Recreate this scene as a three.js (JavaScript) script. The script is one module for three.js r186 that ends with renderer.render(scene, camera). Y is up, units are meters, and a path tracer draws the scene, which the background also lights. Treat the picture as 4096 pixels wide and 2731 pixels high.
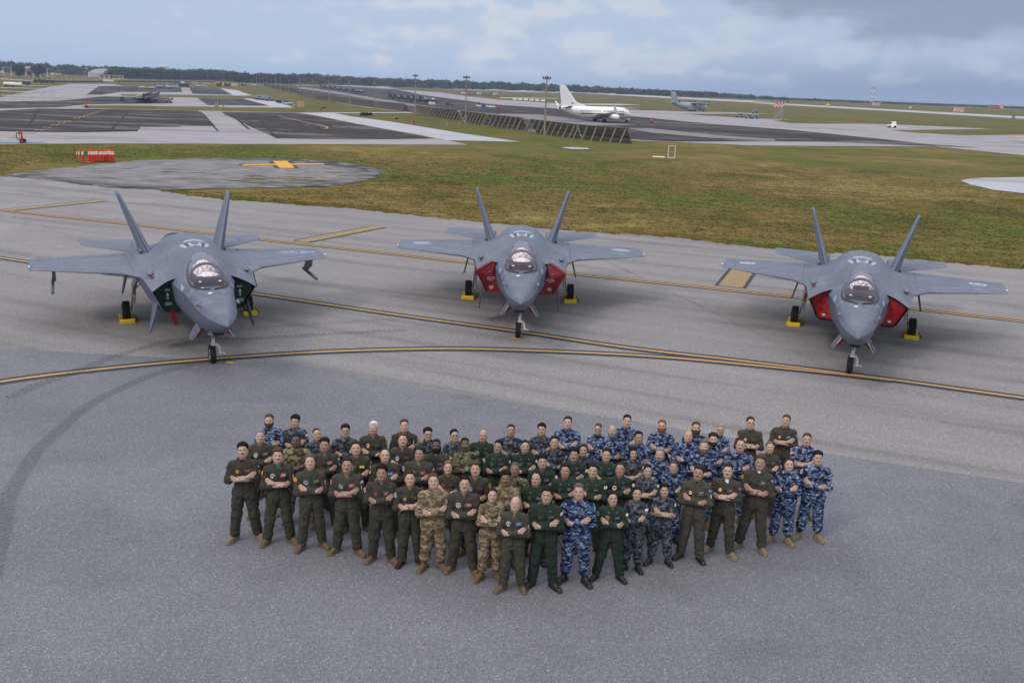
import * as THREE from 'three';
import { mergeGeometries, mergeVertices, toCreasedNormals } from 'three/addons/utils/BufferGeometryUtils.js';
import { RoundedBoxGeometry } from 'three/addons/geometries/RoundedBoxGeometry.js';
import { createNoise2D, createNoise3D } from 'simplex-noise';

// ---------------------------------------------------------------- camera, sky, sun, exposure
const scene = new THREE.Scene();
const camera = new THREE.PerspectiveCamera(40.08, 1024 / 682, 0.1, 12000);
camera.rotation.order = 'YXZ';
camera.position.set(0, 8.9, 0);
camera.rotation.set(-0.26528, 0, 0.03665);
const renderer = new THREE.WebGLRenderer({ antialias: true });
renderer.toneMapping = THREE.LinearToneMapping;
renderer.toneMappingExposure = 0.96;
renderer.shadowMap.enabled = true;

function rngOf(a) { return () => { a |= 0; a = a + 0x6D2B79F5 | 0; let t = Math.imul(a ^ a >>> 15, 1 | a); t = t + Math.imul(t ^ t >>> 7, 61 | t) ^ t; return ((t ^ t >>> 14) >>> 0) / 4294967296; }; }
const rnd = rngOf(7);
const n2 = createNoise2D(rngOf(11)), n3 = createNoise3D(rngOf(12));
const clamp = (x, a = 0, b = 1) => Math.min(b, Math.max(a, x));
const sm = (a, b, x) => { const t = clamp((x - a) / (b - a)); return t * t * (3 - 2 * t); };
const mix = (a, b, t) => a + (b - a) * t;
const mix3 = (a, b, t) => [mix(a[0], b[0], t), mix(a[1], b[1], t), mix(a[2], b[2], t)];
const fbm = (x, y, o = 4) => { let s = 0, a = .5; for (let i = 0; i < o; i++) { s += a * n2(x, y); x = x * 2.03 + 17.1; y = y * 2.03 - 9.7; a *= .5; } return s; };
const lin = (h) => { const c = new THREE.Color(h); return [c.r, c.g, c.b]; };

{ // cloudy evening sky: pale blue air, bright cumulus banks, a slate cloud deck high on one side
  const W = 2048, Hh = 1024, px = new Float32Array(W * Hh * 4);
  for (let j = 0; j < Hh; j++) for (let i = 0; i < W; i++) {
    const el = ((j + .5) / Hh - .5) * Math.PI, th = ((i + .5) / W - .5) * 2 * Math.PI;
    const dx = Math.cos(th) * Math.cos(el), dz = Math.sin(th) * Math.cos(el), dy = Math.sin(el);
    let az = Math.atan2(dx, -dz) * 57.296, e = Math.max(0, el * 57.296);
    let c;
    const side = sm(-6, 26, az) * sm(110, 60, az);          // the rain side of the view
    const low = mix3([.45, .57, .80], [.25, .335, .53], side);
    const high = mix3([.49, .60, .81], [.46, .56, .76], side);
    c = mix3(low, high, sm(0, 3.2, e));
    // banks of cumulus near the horizon
    const u = az * .16, v = e * .42;
    let f = fbm(u + 3, v * 1.1 + 5, 6) + .35 * fbm(u * 3.1, v * 3.3 + 9, 4);
    const bank = sm(-.05, .5, f + .34 * Math.exp(-Math.pow((az - 3) / 15, 2)) - .14 - .35 * sm(-6, -20, az) * sm(-80, -40, az)) * sm(.3, 1.4, e) * sm(40, 7, e);
    c = mix3(c, mix3([.70, .73, .84], [.50, .58, .76], side), bank * .75);
    // streaky veil
    const veil = sm(.0, .6, fbm(az * .05, e * .3 + 40, 5));
    c = mix3(c, [.57, .64, .79], veil * .35);
    // dark deck high up, reaching lower on the right
    const edge = mix(6.2, 2.7, sm(4, 24, az) * sm(75, 32, az)) + 1.5 * fbm(az * .10 + 8, e * .25, 5) + .5 * fbm(az * .5, e * 1.2 + 3, 4);
    const deck = sm(edge - .5, edge + 1.3, e + .35 * fbm(az * .22, e * 2.2, 4)) * sm(-16, 2, az + 5 * fbm(az * .1, e * .5, 3)) * sm(95, 55, az) * sm(26, 12, e);
    c = mix3(c, mix3([.31, .37, .52], [.155, .205, .335], sm(edge, edge + 3, e) * sm(8, 26, az)), deck * (.86 + .25 * fbm(az * .13 + 5, e * 1.1, 4)));
    // overcast above
    const ov = sm(8, 24, e), g = (1 + 2 * Math.max(0, dy)) / 3 * (1 + .2 * fbm(dx * 2.2 + 3, dz * 2.2, 4)) * 1.62; // an overcast sky grows brighter towards the zenith
    c = mix3(c, [.93 * g, .97 * g, 1.10 * g], ov);
    if (el < 0) c = mix3(c, [.2, .21, .23], sm(0, -.12, el));
    const k = (j * W + i) * 4; px[k] = c[0]; px[k + 1] = c[1]; px[k + 2] = c[2] * .965; px[k + 3] = 1;
  }
  const sky = new THREE.DataTexture(px, W, Hh, THREE.RGBAFormat, THREE.FloatType);
  sky.mapping = THREE.EquirectangularReflectionMapping; sky.magFilter = sky.minFilter = THREE.LinearFilter; sky.wrapS = THREE.RepeatWrapping; sky.needsUpdate = true;
  scene.background = sky; scene.environment = sky;
}
scene.backgroundIntensity = 1; scene.environmentIntensity = 1;
const sun = new THREE.DirectionalLight(0xfff0e0, 1.3);
sun.position.set(-46, 62, 18); sun.target.position.set(0, 0, -30);
sun.castShadow = true; sun.shadow.radius = 26; sun.shadow.mapSize.set(4096, 4096);
Object.assign(sun.shadow.camera, { left: -70, right: 70, top: 60, bottom: -60, near: 1, far: 220 });
scene.add(sun, sun.target);
scene.fog = new THREE.FogExp2(0xa9b9d2, 0.00013);

// ---------------------------------------------------------------- helpers
const taken = {};
const numbered = (n) => { const k = taken[n] = (taken[n] ?? -1) + 1; return k ? n + '_' + String(k).padStart(3, '0') : n; };
const V3 = (x, y, z) => new THREE.Vector3(x, y, z);
function M(color, rough = .8, metal = 0, o = {}) { return new THREE.MeshStandardMaterial({ color, roughness: rough, metalness: metal, ...o }); }
function PM(color, rough = .8, metal = 0, o = {}) { return new THREE.MeshPhysicalMaterial({ color, roughness: rough, metalness: metal, ...o }); }
function thing(name, label, category, [x, y, z] = [0, 0, 0], turn = 0, group) {
  const o = new THREE.Group(); o.name = numbered(name); o.position.set(x, y, z); o.rotation.y = turn; o.userData = { label, category };
  if (group) o.userData.group = group; scene.add(o); return o;
}
function part(name, geo, mat, parent, label) {
  const m = new THREE.Mesh(Array.isArray(geo) ? merge(geo) : geo, mat); m.name = name; m.castShadow = m.receiveShadow = true; if (label) m.userData.label = label; parent.add(m); return m;
}
function solo(name, label, category, geo, mat, pos = [0, 0, 0], turn = 0, group) {
  const m = part(numbered(name), geo, mat, scene); m.position.set(...pos); m.rotation.y = turn; m.userData = { label, category }; if (group) m.userData.group = group; return m;
}
function setting(name, geo, mat, kind = 'structure') { const m = part(numbered(name), geo, mat, scene); m.userData.kind = kind; return m; }
function merge(list) {
  const l = list.map((g) => { const q = g.index ? g.toNonIndexed() : g.clone(); if (!q.attributes.uv) q.setAttribute('uv', new THREE.BufferAttribute(new Float32Array(q.attributes.position.count * 2), 2)); return q; });
  const anyC = l.some((g) => g.attributes.color);
  for (const g of l) { if (anyC && !g.attributes.color) g.setAttribute('color', new THREE.BufferAttribute(new Float32Array(g.attributes.position.count * 3).fill(1), 3)); for (const k of Object.keys(g.attributes)) if (!['position', 'normal', 'uv', 'color'].includes(k)) g.deleteAttribute(k); }
  return mergeGeometries(l);
}
function bx(w, h, d, x = 0, y = 0, z = 0, r = null) { const g = new THREE.BoxGeometry(w, h, d); if (r) g.applyMatrix4(new THREE.Matrix4().makeRotationFromEuler(new THREE.Euler(...r))); return g.translate(x, y, z); }
function rb(w, h, d, rad, x = 0, y = 0, z = 0, seg = 2) { return new RoundedBoxGeometry(w, h, d, seg, rad).translate(x, y, z); }
function rod(a, b, r0, r1 = r0, seg = 8) {
  const p = V3(...a), q = V3(...b), d = q.clone().sub(p), g = new THREE.CylinderGeometry(r1, r0, d.length(), seg);
  g.applyQuaternion(new THREE.Quaternion().setFromUnitVectors(V3(0, 1, 0), d.clone().normalize())); const c = p.add(q).multiplyScalar(.5); return g.translate(c.x, c.y, c.z);
}
function cylX(r, w, x, y, z, seg = 20) { return new THREE.CylinderGeometry(r, r, w, seg).rotateZ(Math.PI / 2).translate(x, y, z); }
function geoOf(pos, idx, uv) { const g = new THREE.BufferGeometry(); g.setAttribute('position', new THREE.Float32BufferAttribute(pos, 3)); if (uv) g.setAttribute('uv', new THREE.Float32BufferAttribute(uv, 2)); g.setIndex(idx); g.computeVertexNormals(); return g; }
function tyreGeo(r, w, seg = 28) { // lathe about x
  const pts = [[.58, -.42], [.8, -.5], [.93, -.46], [1, -.28], [1, -.06], [.975, -.05], [.975, .05], [1, .06], [1, .28], [.93, .46], [.8, .5], [.58, .42]].map(([a, b]) => new THREE.Vector2(a * r, b * w));
  return new THREE.LatheGeometry(pts, seg).rotateZ(Math.PI / 2);
}
function prism(poly, depth, bevel = 0) { const s = new THREE.Shape(poly.map(([x, y]) => new THREE.Vector2(x, y))); return new THREE.ExtrudeGeometry(s, { depth, bevelEnabled: bevel > 0, bevelSize: bevel, bevelThickness: bevel, bevelSegments: 2 }); }
function canvasTex(w, h, draw, srgb = true) { const c = document.createElement('canvas'); c.width = w; c.height = h; draw(c.getContext('2d'), w, h); const t = new THREE.CanvasTexture(c); if (srgb) t.colorSpace = THREE.SRGBColorSpace; t.magFilter = THREE.LinearFilter; return t; }
function dataTex(n, fn, srgb = true) { // fn(i,j) -> [r,g,b] 0..1 display values, tiles
  const a = new Uint8Array(n * n * 4); for (let j = 0; j < n; j++) for (let i = 0; i < n; i++) { const c = fn(i, j), k = (j * n + i) * 4; a[k] = clamp(c[0]) * 255; a[k + 1] = clamp(c[1]) * 255; a[k + 2] = clamp(c[2]) * 255; a[k + 3] = 255; }
  const t = new THREE.DataTexture(a, n, n); t.wrapS = t.wrapT = THREE.RepeatWrapping; t.magFilter = THREE.LinearFilter; t.minFilter = THREE.LinearMipmapLinearFilter; t.generateMipmaps = true; if (srgb) t.colorSpace = THREE.SRGBColorSpace; t.needsUpdate = true; return t;
}
// the lie of the land: level apron, a gentle fall to the far field, then a slow rise to the woods
function land(x, z) { const d = -z; let r = clamp(d - 550, 0, 1900); r = r < 150 ? r * r / 300 : r - 75; return -2 * sm(85, 230, d) - 2 * sm(-10, -110, x) * sm(230, 420, d) + .005 * r; }

// ---------------------------------------------------------------- ground sheets
function sheetGeo(flat, off, edge, colour, uvm = 1) {
  const pts = []; for (let i = 0; i < flat.length; i += 2) pts.push(new THREE.Vector2(flat[i], flat[i + 1]));
  let tris = THREE.ShapeUtils.triangulateShape(pts, []), P = pts.map((p) => [p.x, p.y]);
  for (let pass = 0; pass < 9; pass++) {
    const mids = new Map(); let any = false; const key = (a, b) => a < b ? a * 1e7 + b : b * 1e7 + a;
    const mid = (a, b) => { const k = key(a, b); if (mids.has(k)) return mids.get(k); const A = P[a], B = P[b], L = Math.hypot(A[0] - B[0], A[1] - B[1]), m = [(A[0] + B[0]) / 2, (A[1] + B[1]) / 2]; let r = -1; if (L > edge(m[0], m[1])) { P.push(m); r = P.length - 1; any = true; } mids.set(k, r); return r; };
    const out = [];
    for (const [a, b, c] of tris) {
      const ab = mid(a, b), bc = mid(b, c), ca = mid(c, a), n = (ab >= 0) + (bc >= 0) + (ca >= 0);
      if (n === 0) out.push([a, b, c]);
      else if (n === 3) out.push([a, ab, ca], [ab, b, bc], [ca, bc, c], [ab, bc, ca]);
      else if (n === 1) { if (ab >= 0) out.push([a, ab, c], [ab, b, c]); else if (bc >= 0) out.push([b, bc, a], [bc, c, a]); else out.push([c, ca, b], [ca, a, b]); }
      else if (ab < 0) out.push([c, ca, bc], [ca, a, b], [ca, b, bc]); else if (bc < 0) out.push([a, ab, ca], [ab, b, c], [ab, c, ca]); else out.push([b, bc, ab], [bc, c, a], [bc, a, ab]);
    }
    tris = out; if (!any) break;
  }
  const pos = [], uv = [], col = [], idx = [];
  for (const [x, z] of P) { pos.push(x, land(x, z) + off, z); uv.push(x / uvm, z / uvm); if (colour) col.push(...colour(x, z)); }
  for (const [a, b, c] of tris) { const A = P[a], B = P[b], D = P[c]; ((B[0] - A[0]) * (D[1] - A[1]) - (B[1] - A[1]) * (D[0] - A[0]) > 0) ? idx.push(a, c, b) : idx.push(a, b, c); }
  const g = geoOf(pos, idx, uv); if (colour) g.setAttribute('color', new THREE.Float32BufferAttribute(col, 3)); return g;
}
const farEdge = (x, z) => Math.max(2.5, Math.hypot(x, z) * .03);
// ribbon along a path of [x,z,...] (smoothed), width w, lateral shift s
function pathPts(flat, step = .5) { const v = []; for (let i = 0; i < flat.length; i += 2) v.push(V3(flat[i], 0, flat[i + 1])); const c = new THREE.CatmullRomCurve3(v, false, 'centripetal'); return c.getSpacedPoints(Math.ceil(c.getLength() / step)); }
function ribbon(pts, w, s, off, uvm = 1) {
  const pos = [], uv = [], idx = []; let L = 0;
  pts.forEach((p, i) => {
    const a = pts[Math.max(0, i - 1)], b = pts[Math.min(pts.length - 1, i + 1)], t = b.clone().sub(a).normalize(), nx = -t.z, nz = t.x;
    if (i) L += p.distanceTo(pts[i - 1]);
    for (const k of [s - w / 2, s + w / 2]) { const x = p.x + nx * k, z = p.z + nz * k; pos.push(x, land(x, z) + off, z); uv.push(L / uvm, k > s ? 1 : 0); }
    if (i) { const q = i * 2; idx.push(q - 2, q - 1, q, q, q - 1, q + 1); }
  });
  const g = geoOf(pos, idx, uv); if (g.attributes.normal.getY(0) < 0) { const ix = g.index.array; for (let i = 0; i < ix.length; i += 3) { const t = ix[i]; ix[i] = ix[i + 1]; ix[i + 1] = t; } g.computeVertexNormals(); } return g;
}
// ground plan, metres: x to the right, z towards the viewer
const plan = {
  ramp_left: [-68.9,-115.7,-55.1,-130.3,-43.2,-139.9,-26.9,-154.1,-9.1,-169.1,-13.9,-186.6,-17.3,-193.6,-22.6,-209.9,-45.3,-259.7,-68.9,-321.4,-84.2,-361.7,-109,-354.8,-122.8,-342.2,-136.9,-326,-144.3,-319.6,-152.4,-332.9,-163.8,-362.7,-162.7,-387.7,-136.4,-415.4,-128,-416.8,-104.5,-449.1,-107.9,-458.4,-149.7,-577.9,-167.1,-604.9,-174,-603.9,-183.9,-593.9,-207.8,-566.7,-232,-560.2,-240.8,-578.2,-247.7,-598.3,-231.2,-630.6,-200.3,-673.7,-193.1,-693.9,-259.9,-881.9,-291,-937.7,-314,-908.8,-344.7,-902.8,-364.5,-884.3,-407.4,-963.4,-416.8,-890.9,-356,-728.4,-305.1,-598.4,-272.2,-521.2,-250.3,-469.1,-239.2,-442.2,-183.9,-311.3],
  strip_left: [-84.8,-364.2,-70.5,-363,-55.2,-316.2,-37.4,-278.2,-19.3,-237.4,-5.8,-207.9,0.1,-192,-13.9,-186.6,-17.3,-193.6,-22.6,-209.9,-45.3,-259.7,-68.9,-321.4],
  strip_left2: [-174,-603.9,-167.1,-604.9,-149.7,-577.9,-107.9,-458.4,-116.2,-443.6],
  strip_left3: [-291,-937.7,-259.9,-881.9,-193.1,-693.9,-200.3,-673.7],
  dark1: [-135.5,-233.9,-146.1,-291.2,-134.6,-320.5,-115.6,-344.1,-68.5,-215.2,-74,-208.6,-72.6,-204.3,-78.1,-196.8,-69.9,-174.5,-74.2,-161.8,-79.4,-156.4,-88,-151.3],
  dark2: [-106.9,-343.4,-83,-356.6,-68.1,-317.9,-45,-258,-22.5,-208.6,-17.1,-192.3,-30.2,-173,-42.4,-166.3,-48.9,-185.3,-90.4,-293.9],
  dark3: [-174.2,-301.2,-205,-378.6,-205.1,-431.4,-229,-528.2,-204.4,-559.2,-161.8,-448.1,-175.4,-388.6,-152.3,-315.1,-149.7,-276.1,-143.4,-247.5],
  dark4: [-193.7,-576.3,-172.3,-597.3,-121.6,-466.7,-143.5,-440.4],
  dark5: [-365.1,-834.2,-363.8,-876.7,-318.8,-905.2,-252.6,-719.3,-274.3,-660.3,-245.3,-562.2,-251.5,-557.3],
  dark6: [-310.6,-903.8,-289.3,-929.4,-211,-703.6,-231.5,-680.3],
  ramp_right: [-384.8,-1444.3,-322.5,-1389.1,-315.9,-1722.8,-290.8,-1950.2,-165.8,-1350.9,-100.9,-1232.7,-51.7,-932.3,-16.6,-771.6,28,-716.5,71.7,-583.6,102.4,-610.4,138.2,-625.6,161.1,-623.2,89.5,-532.8,96.2,-503.7,125,-473,117.3,-492.6,135.9,-484.4,118.1,-448.6,118.2,-420.8,132.8,-426.9,165.3,-460.1,189.1,-463.9,220.5,-448.9,187.3,-415.8,143.7,-372.7,145.1,-349.8,158.3,-342.5,196.7,-375.5,231,-391.5,181,-306,160,-294.6,156.6,-311.4,155.5,-296.1,154.7,-261,111.3,-186.9,114.9,-217.8,107.5,-247.2,52.3,-217.1,46.4,-218.8,24.6,-221.6,0.6,-254,-19.9,-310.3,-46.3,-389.9,-195.3,-831.1],
  dark_right: [-380.2,-1433.9,-313.4,-1381,-313.7,-1606.4,-180.9,-1398.4,-114.3,-1056.3,-22.1,-624.6,-12.8,-595.6,21.4,-545.7,53.3,-432,72.7,-367.3,90.3,-340.5,83.9,-350.9,93.8,-333,100.1,-308.4,106.2,-284.3,109.9,-260,120.1,-248.3,98.8,-247.8,78.2,-249.4,56.9,-236.5,35.6,-221.5,25,-225.7,0.3,-260,-20.4,-317.5,-47.8,-402.8,-200.6,-853.7],
  runway: [-39.9,-1822.2,102.7,-1639.7,210.7,-1321.6,310.2,-1181.8,269.9,-1140.2,341.8,-956.3,406.4,-780.1,438.4,-746.6,493.2,-840.6,466.5,-896.3,387.7,-1085.5,304.2,-1286,367.8,-1402.3,248.8,-1561.7,124.6,-1992.3,-54.2,-2471.1],
  taxi_far: [-269,-1819.8,-106.8,-1920.8,7.8,-2004.5,-35.4,-1618.5,62,-1610.4,57.5,-1490.8,-31.8,-1456.5,7.1,-1807.6,-97.3,-1750.8,-248.5,-1666.6],
  finger1: [-19.3,-893.5,39,-975.1,34.1,-936.3,-18.2,-842.8],
  finger2: [40.9,-730.2,78,-783.7,98.2,-778.9,71.9,-722.2,38.6,-688.1],
  finger3: [39.3,-619.4,65.5,-657.2,79.2,-648.6,52.2,-595.4,37.1,-583.7],
  strip_l1: [-310.7,-575.1,-294,-576.5,-287.5,-568.5,-301.3,-557.6],
  strip_l2: [-358.2,-663.4,-336.4,-682.5,-330,-672.7,-349,-646.3],
  strip_l3: [-396.1,-762.8,-371.8,-774,-364.9,-765.6,-387.3,-745.8],
  strip_l4: [-262.1,-484.8,-257.5,-487.3,-252.2,-474.6,-255.8,-473],
  road_l: [-569.2,-1056.1,-531,-1020.1,-504.2,-999.4,-499.7,-1090.5,-489.8,-1068.9,-491.5,-974.1,-511.7,-982.9,-543.7,-1008.6],
  road_thin: [-84.5,-371.2,-66.5,-381.4,-43.5,-393.3,-42.4,-383,-64.1,-367.4,-70.5,-360.3],
  circle_right: [54.5,-116.9,56.8,-120.3,60.6,-124,68.6,-129.1,77,-131.3,74.1,-121.2,63,-105.9,57.1,-101.1,53.8,-100.7,52.2,-103.8,52.7,-110.4],
  slab: [7.4,-171.7,9.3,-174.4,12.5,-173.6,12.4,-167.7,8.9,-165.7],
  old_pad: [-46.1,-78.5,-44.6,-81.1,-44,-83.8,-43.7,-87.6,-42.6,-92.3,-41.4,-97.7,-40.5,-101.4,-36.1,-107.1,-36,-107.1,-31.1,-110.2,-27.5,-111.8,-22.9,-111.3,-19.4,-108.7,-16.2,-103.5,-14.2,-99.7,-13.8,-93.5,-14.3,-86.7,-16.5,-82,-19,-80.1,-21,-79.4,-23.5,-78.1,-25.7,-76,-29.1,-75,-31.9,-74.9,-35.4,-76.4,-39.6,-79.2,-44.3,-80.5],
  apron_edge: [-50.4,-82.3,-46.8,-81.5,-44.6,-81.1,-39.7,-79.3,-35.5,-76.6,-32,-75,-29.1,-75,-28.3,-74.3,-26.1,-72.4,-22,-70.2,-17.2,-68.9,-12.1,-67.8,-6.7,-65.1,-3.6,-63.8,-1.8,-63,1.6,-61.2,5.7,-60.3,10.2,-59.5,13.1,-57.6,15.3,-56.3,18.5,-55.6,21.6,-55.2,25,-53.7,28.7,-52.3,31.6,-51.2],
  seam: [-19.1,-29.8,-12.4,-29.2,-7.4,-29.1,-2.3,-26.9,4,-24.5,8.3,-22.8,12.6,-21.3,14,-20.9],
  line_arc: [-17.2,-23.6,-15,-26.1,-12.5,-27.8,-9.7,-29.2,-7,-30.3,-4.1,-31.1,-1.9,-31.5,1.1,-31.6,4.2,-31.5,6.4,-31.2,8.6,-30.7,10.6,-30.2,12.6,-29.6],
  line_mid: [-34.9,-50,-25.1,-44.8,-17.4,-41.6,-10.7,-38.8,-4.8,-36.2,0.4,-34.1,4.3,-32.4,7.9,-31.3,12,-29.9,16.2,-28.2,19,-27.2],
  line_dbl: [-46.1,-66.7,-33.5,-60.6,-23.4,-56.6,-14.5,-52.9,-6.6,-49.8,0.4,-46.9,6.7,-44.7,12.5,-42.6,17.9,-40.8,21.9,-39.1,25.6,-37.6],
  puddle: [-70.6,-126.2,-69.1,-128.3,-68,-130.2,-66.6,-129.6,-64.7,-128,-62.8,-126.1,-63.2,-124.9,-64.7,-123.1,-67.6,-120.9],
  yl_ramp: [-84.8,-364.2,-68.9,-321.4,-45.3,-259.7,-22.6,-209.9,-15.4,-189.9],
  yl_ramp2: [-76.2,-302.2,-68.2,-280.2,-56.4,-252.5,-47.1,-232.2,-45.4,-226,-45.1,-222.3,-45.4,-220.8],
  yl_edge: [-66.1,-140.3,-59,-148.5,-48.2,-161.2,-41.7,-163.6,-30.2,-173,-15.4,-189.9],
  yl_fence: [24.9,-224.5,26.5,-220.3,28.3,-215.6],
  streak1: [-288.1,-1269.6,-184,-982,-93.4,-693.9,-30.4,-444.2,1.8,-358.6,1.7,-338.5,-27.6,-404.6,-83.1,-617.6,-161.3,-860.8,-266.7,-1148.3],
  streak2: [-8.5,-402.5,7.3,-409.2,29.6,-334,39.4,-324.5,23.4,-305.6,5.2,-334,-7.8,-370.3],
  streak3: [32.8,-292.6,41,-298,56,-265.3,68,-255.3,65.2,-244.4,49.4,-248.3,36.9,-267.6],
  dashes: [-72.1,-136.1,-77.6,-150.6,-82.4,-163.4,-87.3,-176.3,-92,-188.9,-96.2,-200.6,-100.3,-211.9,-106.1,-229.1,-108.3,-236.8,-110.8,-244.4,-113.7,-253,-116.7,-261.7,-119.8,-270.5,-123.4,-280.6,-127.5,-292.1,-131.6,-303.7],
};
// ---------------------------------------------------------------- surfaces
const stoneTex = dataTex(1024, (() => { const r = rngOf(21), N = 1024, a = new Float32Array(N * N).fill(.62);
  for (let k = 0; k < 62000; k++) { const x = r() * N | 0, y = r() * N | 0, s = 1 + r() * 3.2, v = r() < .06 ? .75 + .1 * r() : .54 + .18 * r(); for (let j = -4; j <= 4; j++) for (let i = -4; i <= 4; i++) if (i * i + j * j < s * s) a[((y + j + N) % N) * N + (x + i + N) % N] = v; }
  return (i, j) => { const v = a[j * N + i] + .06 * (r() - .5); return [v, v * .995, v * .99]; }; })());
const grassTex = dataTex(1024, (() => { const r = rngOf(22), N = 1024, a = new Float32Array(N * N).fill(.66);
  for (let k = 0; k < 90000; k++) { let x = r() * N, y = r() * N; const v = .30 + .68 * r(), an = r() * 6.28, L = 3 + r() * 8; for (let t = 0; t < L; t++) a[(((y + Math.sin(an) * t) | 0) + N) % N * N + (((x + Math.cos(an) * t) | 0) + N) % N] = v; }
  return (i, j) => { const v = a[j * N + i]; return [v * (.97 + .05 * r()), v, v * .93]; }; })());
const fineTex = dataTex(512, (() => { const r = rngOf(23); return () => { const v = .80 + .2 * r(); return [v, v, v]; }; })());
const G = new THREE.MeshPhysicalMaterial({ color: 0xffffff, vertexColors: true, map: grassTex, roughness: 1, specularIntensity: .1 });
const asphaltM = new THREE.MeshPhysicalMaterial({ vertexColors: true, map: stoneTex, roughness: .95, specularIntensity: .35, bumpMap: stoneTex, bumpScale: .004 });
const paveM = new THREE.MeshPhysicalMaterial({ vertexColors: true, map: fineTex, roughness: .95, specularIntensity: .2 });
const darkPaveM = new THREE.MeshPhysicalMaterial({ vertexColors: true, map: fineTex, roughness: .95, specularIntensity: .15 });

// grass: green and sun-dried patches
const GREEN = [.178, .192, .048], LUSH = [.168, .232, .038], DRY = [.275, .205, .075], STRAW = [.42, .33, .135], DARKG = [.085, .10, .026];
function bump2(x, z, cx, cz, rx, rz) { const a = (x - cx) / rx, b = (z - cz) / rz; return Math.exp(-(a * a + b * b)); }
function grassC(x, z) {
  const d = Math.hypot(x, z), f = fbm(x * .018 + 4, z * .012 + 2, 5), h = fbm(x * .11, z * .06 + 30, 4), q = n2(x * .7, z * .4);
  const st = fbm(x * .09 + 20, z * .30, 4); let dry = .70 + .8 * f + .55 * h + .25 * q + .62 * st;
  dry += .45 * bump2(x, z, 4, -66, 14, 6) + .35 * bump2(x, z, 22, -72, 16, 7) - .55 * bump2(x, z, -4, -92, 16, 6) - .4 * bump2(x, z, 36, -70, 14, 9) - .35 * bump2(x, z, -45, -110, 26, 12) + .35 * bump2(x, z, 34, -96, 26, 8) - .45 * bump2(x, z, 70, -195, 30, 12) - .5 * bump2(x, z, -20, -285, 26, 14) - .5 * bump2(x, z, -90, -470, 40, 40);
  let c = mix3(GREEN, DRY, sm(.2, .85, dry)); c = mix3(c, LUSH, sm(.15, -.35, dry) * .8); c = mix3(c, STRAW, sm(.95, 1.5, dry) * .8);
  c = mix3(c, DARKG, sm(.15, .5, fbm(x * .05 + 70, z * .035, 4)) * .45);
  if (d > 250) c = mix3(c, [.19, .17, .075], .35);
  const k = 1 + (.26 * n2(x * .9 + 5, z * .8) + .16 * n2(x * .3 + 5, z * .5)) * (d < 140 ? 1 : .4); return [c[0] * k * 1.32, c[1] * k * 1.32, c[2] * k * 1.32];
}
{ // terrain sheet: fine near, coarse to the horizon
  const zs = []; for (let z = 30; z > -130; z -= z < -50 ? .8 : 4) zs.push(z); for (let z = -130; z > -300; z -= 2.5) zs.push(z); for (let z = -300; z > -1000; z *= 1.012) zs.push(z); for (let z = -1000; z > -9000; z *= 1.05) zs.push(z);
  const pos = [], col = [], uv = [], idx = [], NX = 380;
  zs.forEach((z, j) => { for (let i = 0; i <= NX; i++) { const t = i / NX * 2 - 1, w = 110 + Math.max(0, -z) * 1.15, x = w * (t * .8 + t * t * t * .2); pos.push(x, land(x, z) - .03 - (z < -2600 ? (-z - 2600) * .004 : 0), z); uv.push(x / 9, z / 9); col.push(...grassC(x, z)); if (i && j) { const a = (j - 1) * (NX + 1) + i - 1; idx.push(a, a + 1, a + NX + 1, a + 1, a + NX + 2, a + NX + 1); } } });
  const g = geoOf(pos, idx, uv); g.setAttribute('color', new THREE.Float32BufferAttribute(col, 3)); setting('grass_field', g, G);
}
// foreground apron: two pours of asphalt meeting along a long seam
const TX = .921, TZ = .389; // taxi direction
function stains(x, z) { const u = x * TX + z * TZ, v = -x * TZ + z * TX; return n2(u * .03 + 3, v * .55) * .6 + n2(u * .06, v * 1.3 + 9) * .4; }
function nearC(x, z) { const k = 1 + .16 * fbm(x * .10, z * .13, 5) + .06 * fbm(x * .7 + 8, z * .7, 3) - .10 * sm(.25, .6, fbm(x * .2 + 30, z * .3, 4)); return [.445 * k, .445 * k, .505 * k]; }
function farC(x, z) { const s = stains(x, z), k = 1 + .06 * fbm(x * .1 + 4, z * .1, 4) - .24 * sm(.05, .7, s) + .09 * sm(.1, .7, -s); let c = [.62 * k, .595 * k, .595 * k]; const pale = sm(.18, .3, fbm(x * .09 + 2.2, z * .14 + 1.3, 3)) * sm(-18, -24, x) * sm(-48, -54, z); c = mix3(c, [.76, .73, .73], pale * .6); return c; }
const rough = (flat, amp, f) => { const o = []; for (let i = 0; i < flat.length; i += 2) { const x0 = flat[i], z0 = flat[i + 1], x1 = flat[i + 2] ?? x0, z1 = flat[i + 3] ?? z0, n = Math.max(1, Math.ceil(Math.hypot(x1 - x0, z1 - z0) / f)); for (let k = 0; k < n; k++) { const t = k / n, x = mix(x0, x1, t), z = mix(z0, z1, t); o.push(x + amp * n2(x * 1.1, z * 1.1 + 40), z + amp * (n2(x * 1.2 + 90, z * 1.2) + .6 * n2(x * 4, z * 4))); } } return o; };
const edgeLine = rough(plan.apron_edge, .34, .3);
{
  const e1 = (x, z) => .45 + Math.max(0, -z - 20) * .014;
  setting('apron_far', sheetGeo([-62, -83, -62, -29, ...plan.seam.slice(0), 40, -14, 60, -30, 60, -42, ...[]].concat([...revPairs(edgeLine)]), 0, e1, farC, 4), asphaltM);
  setting('apron_near', sheetGeo([-62, -30.2, -62, 12, 62, 12, 62, -13.5, 40, -13.7, ...revPairs(plan.seam)], .004, e1, nearC, 4), asphaltM);
}
function revPairs(f) { const o = []; for (let i = f.length - 2; i >= 0; i -= 2) o.push(f[i], f[i + 1]); return o; }
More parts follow.
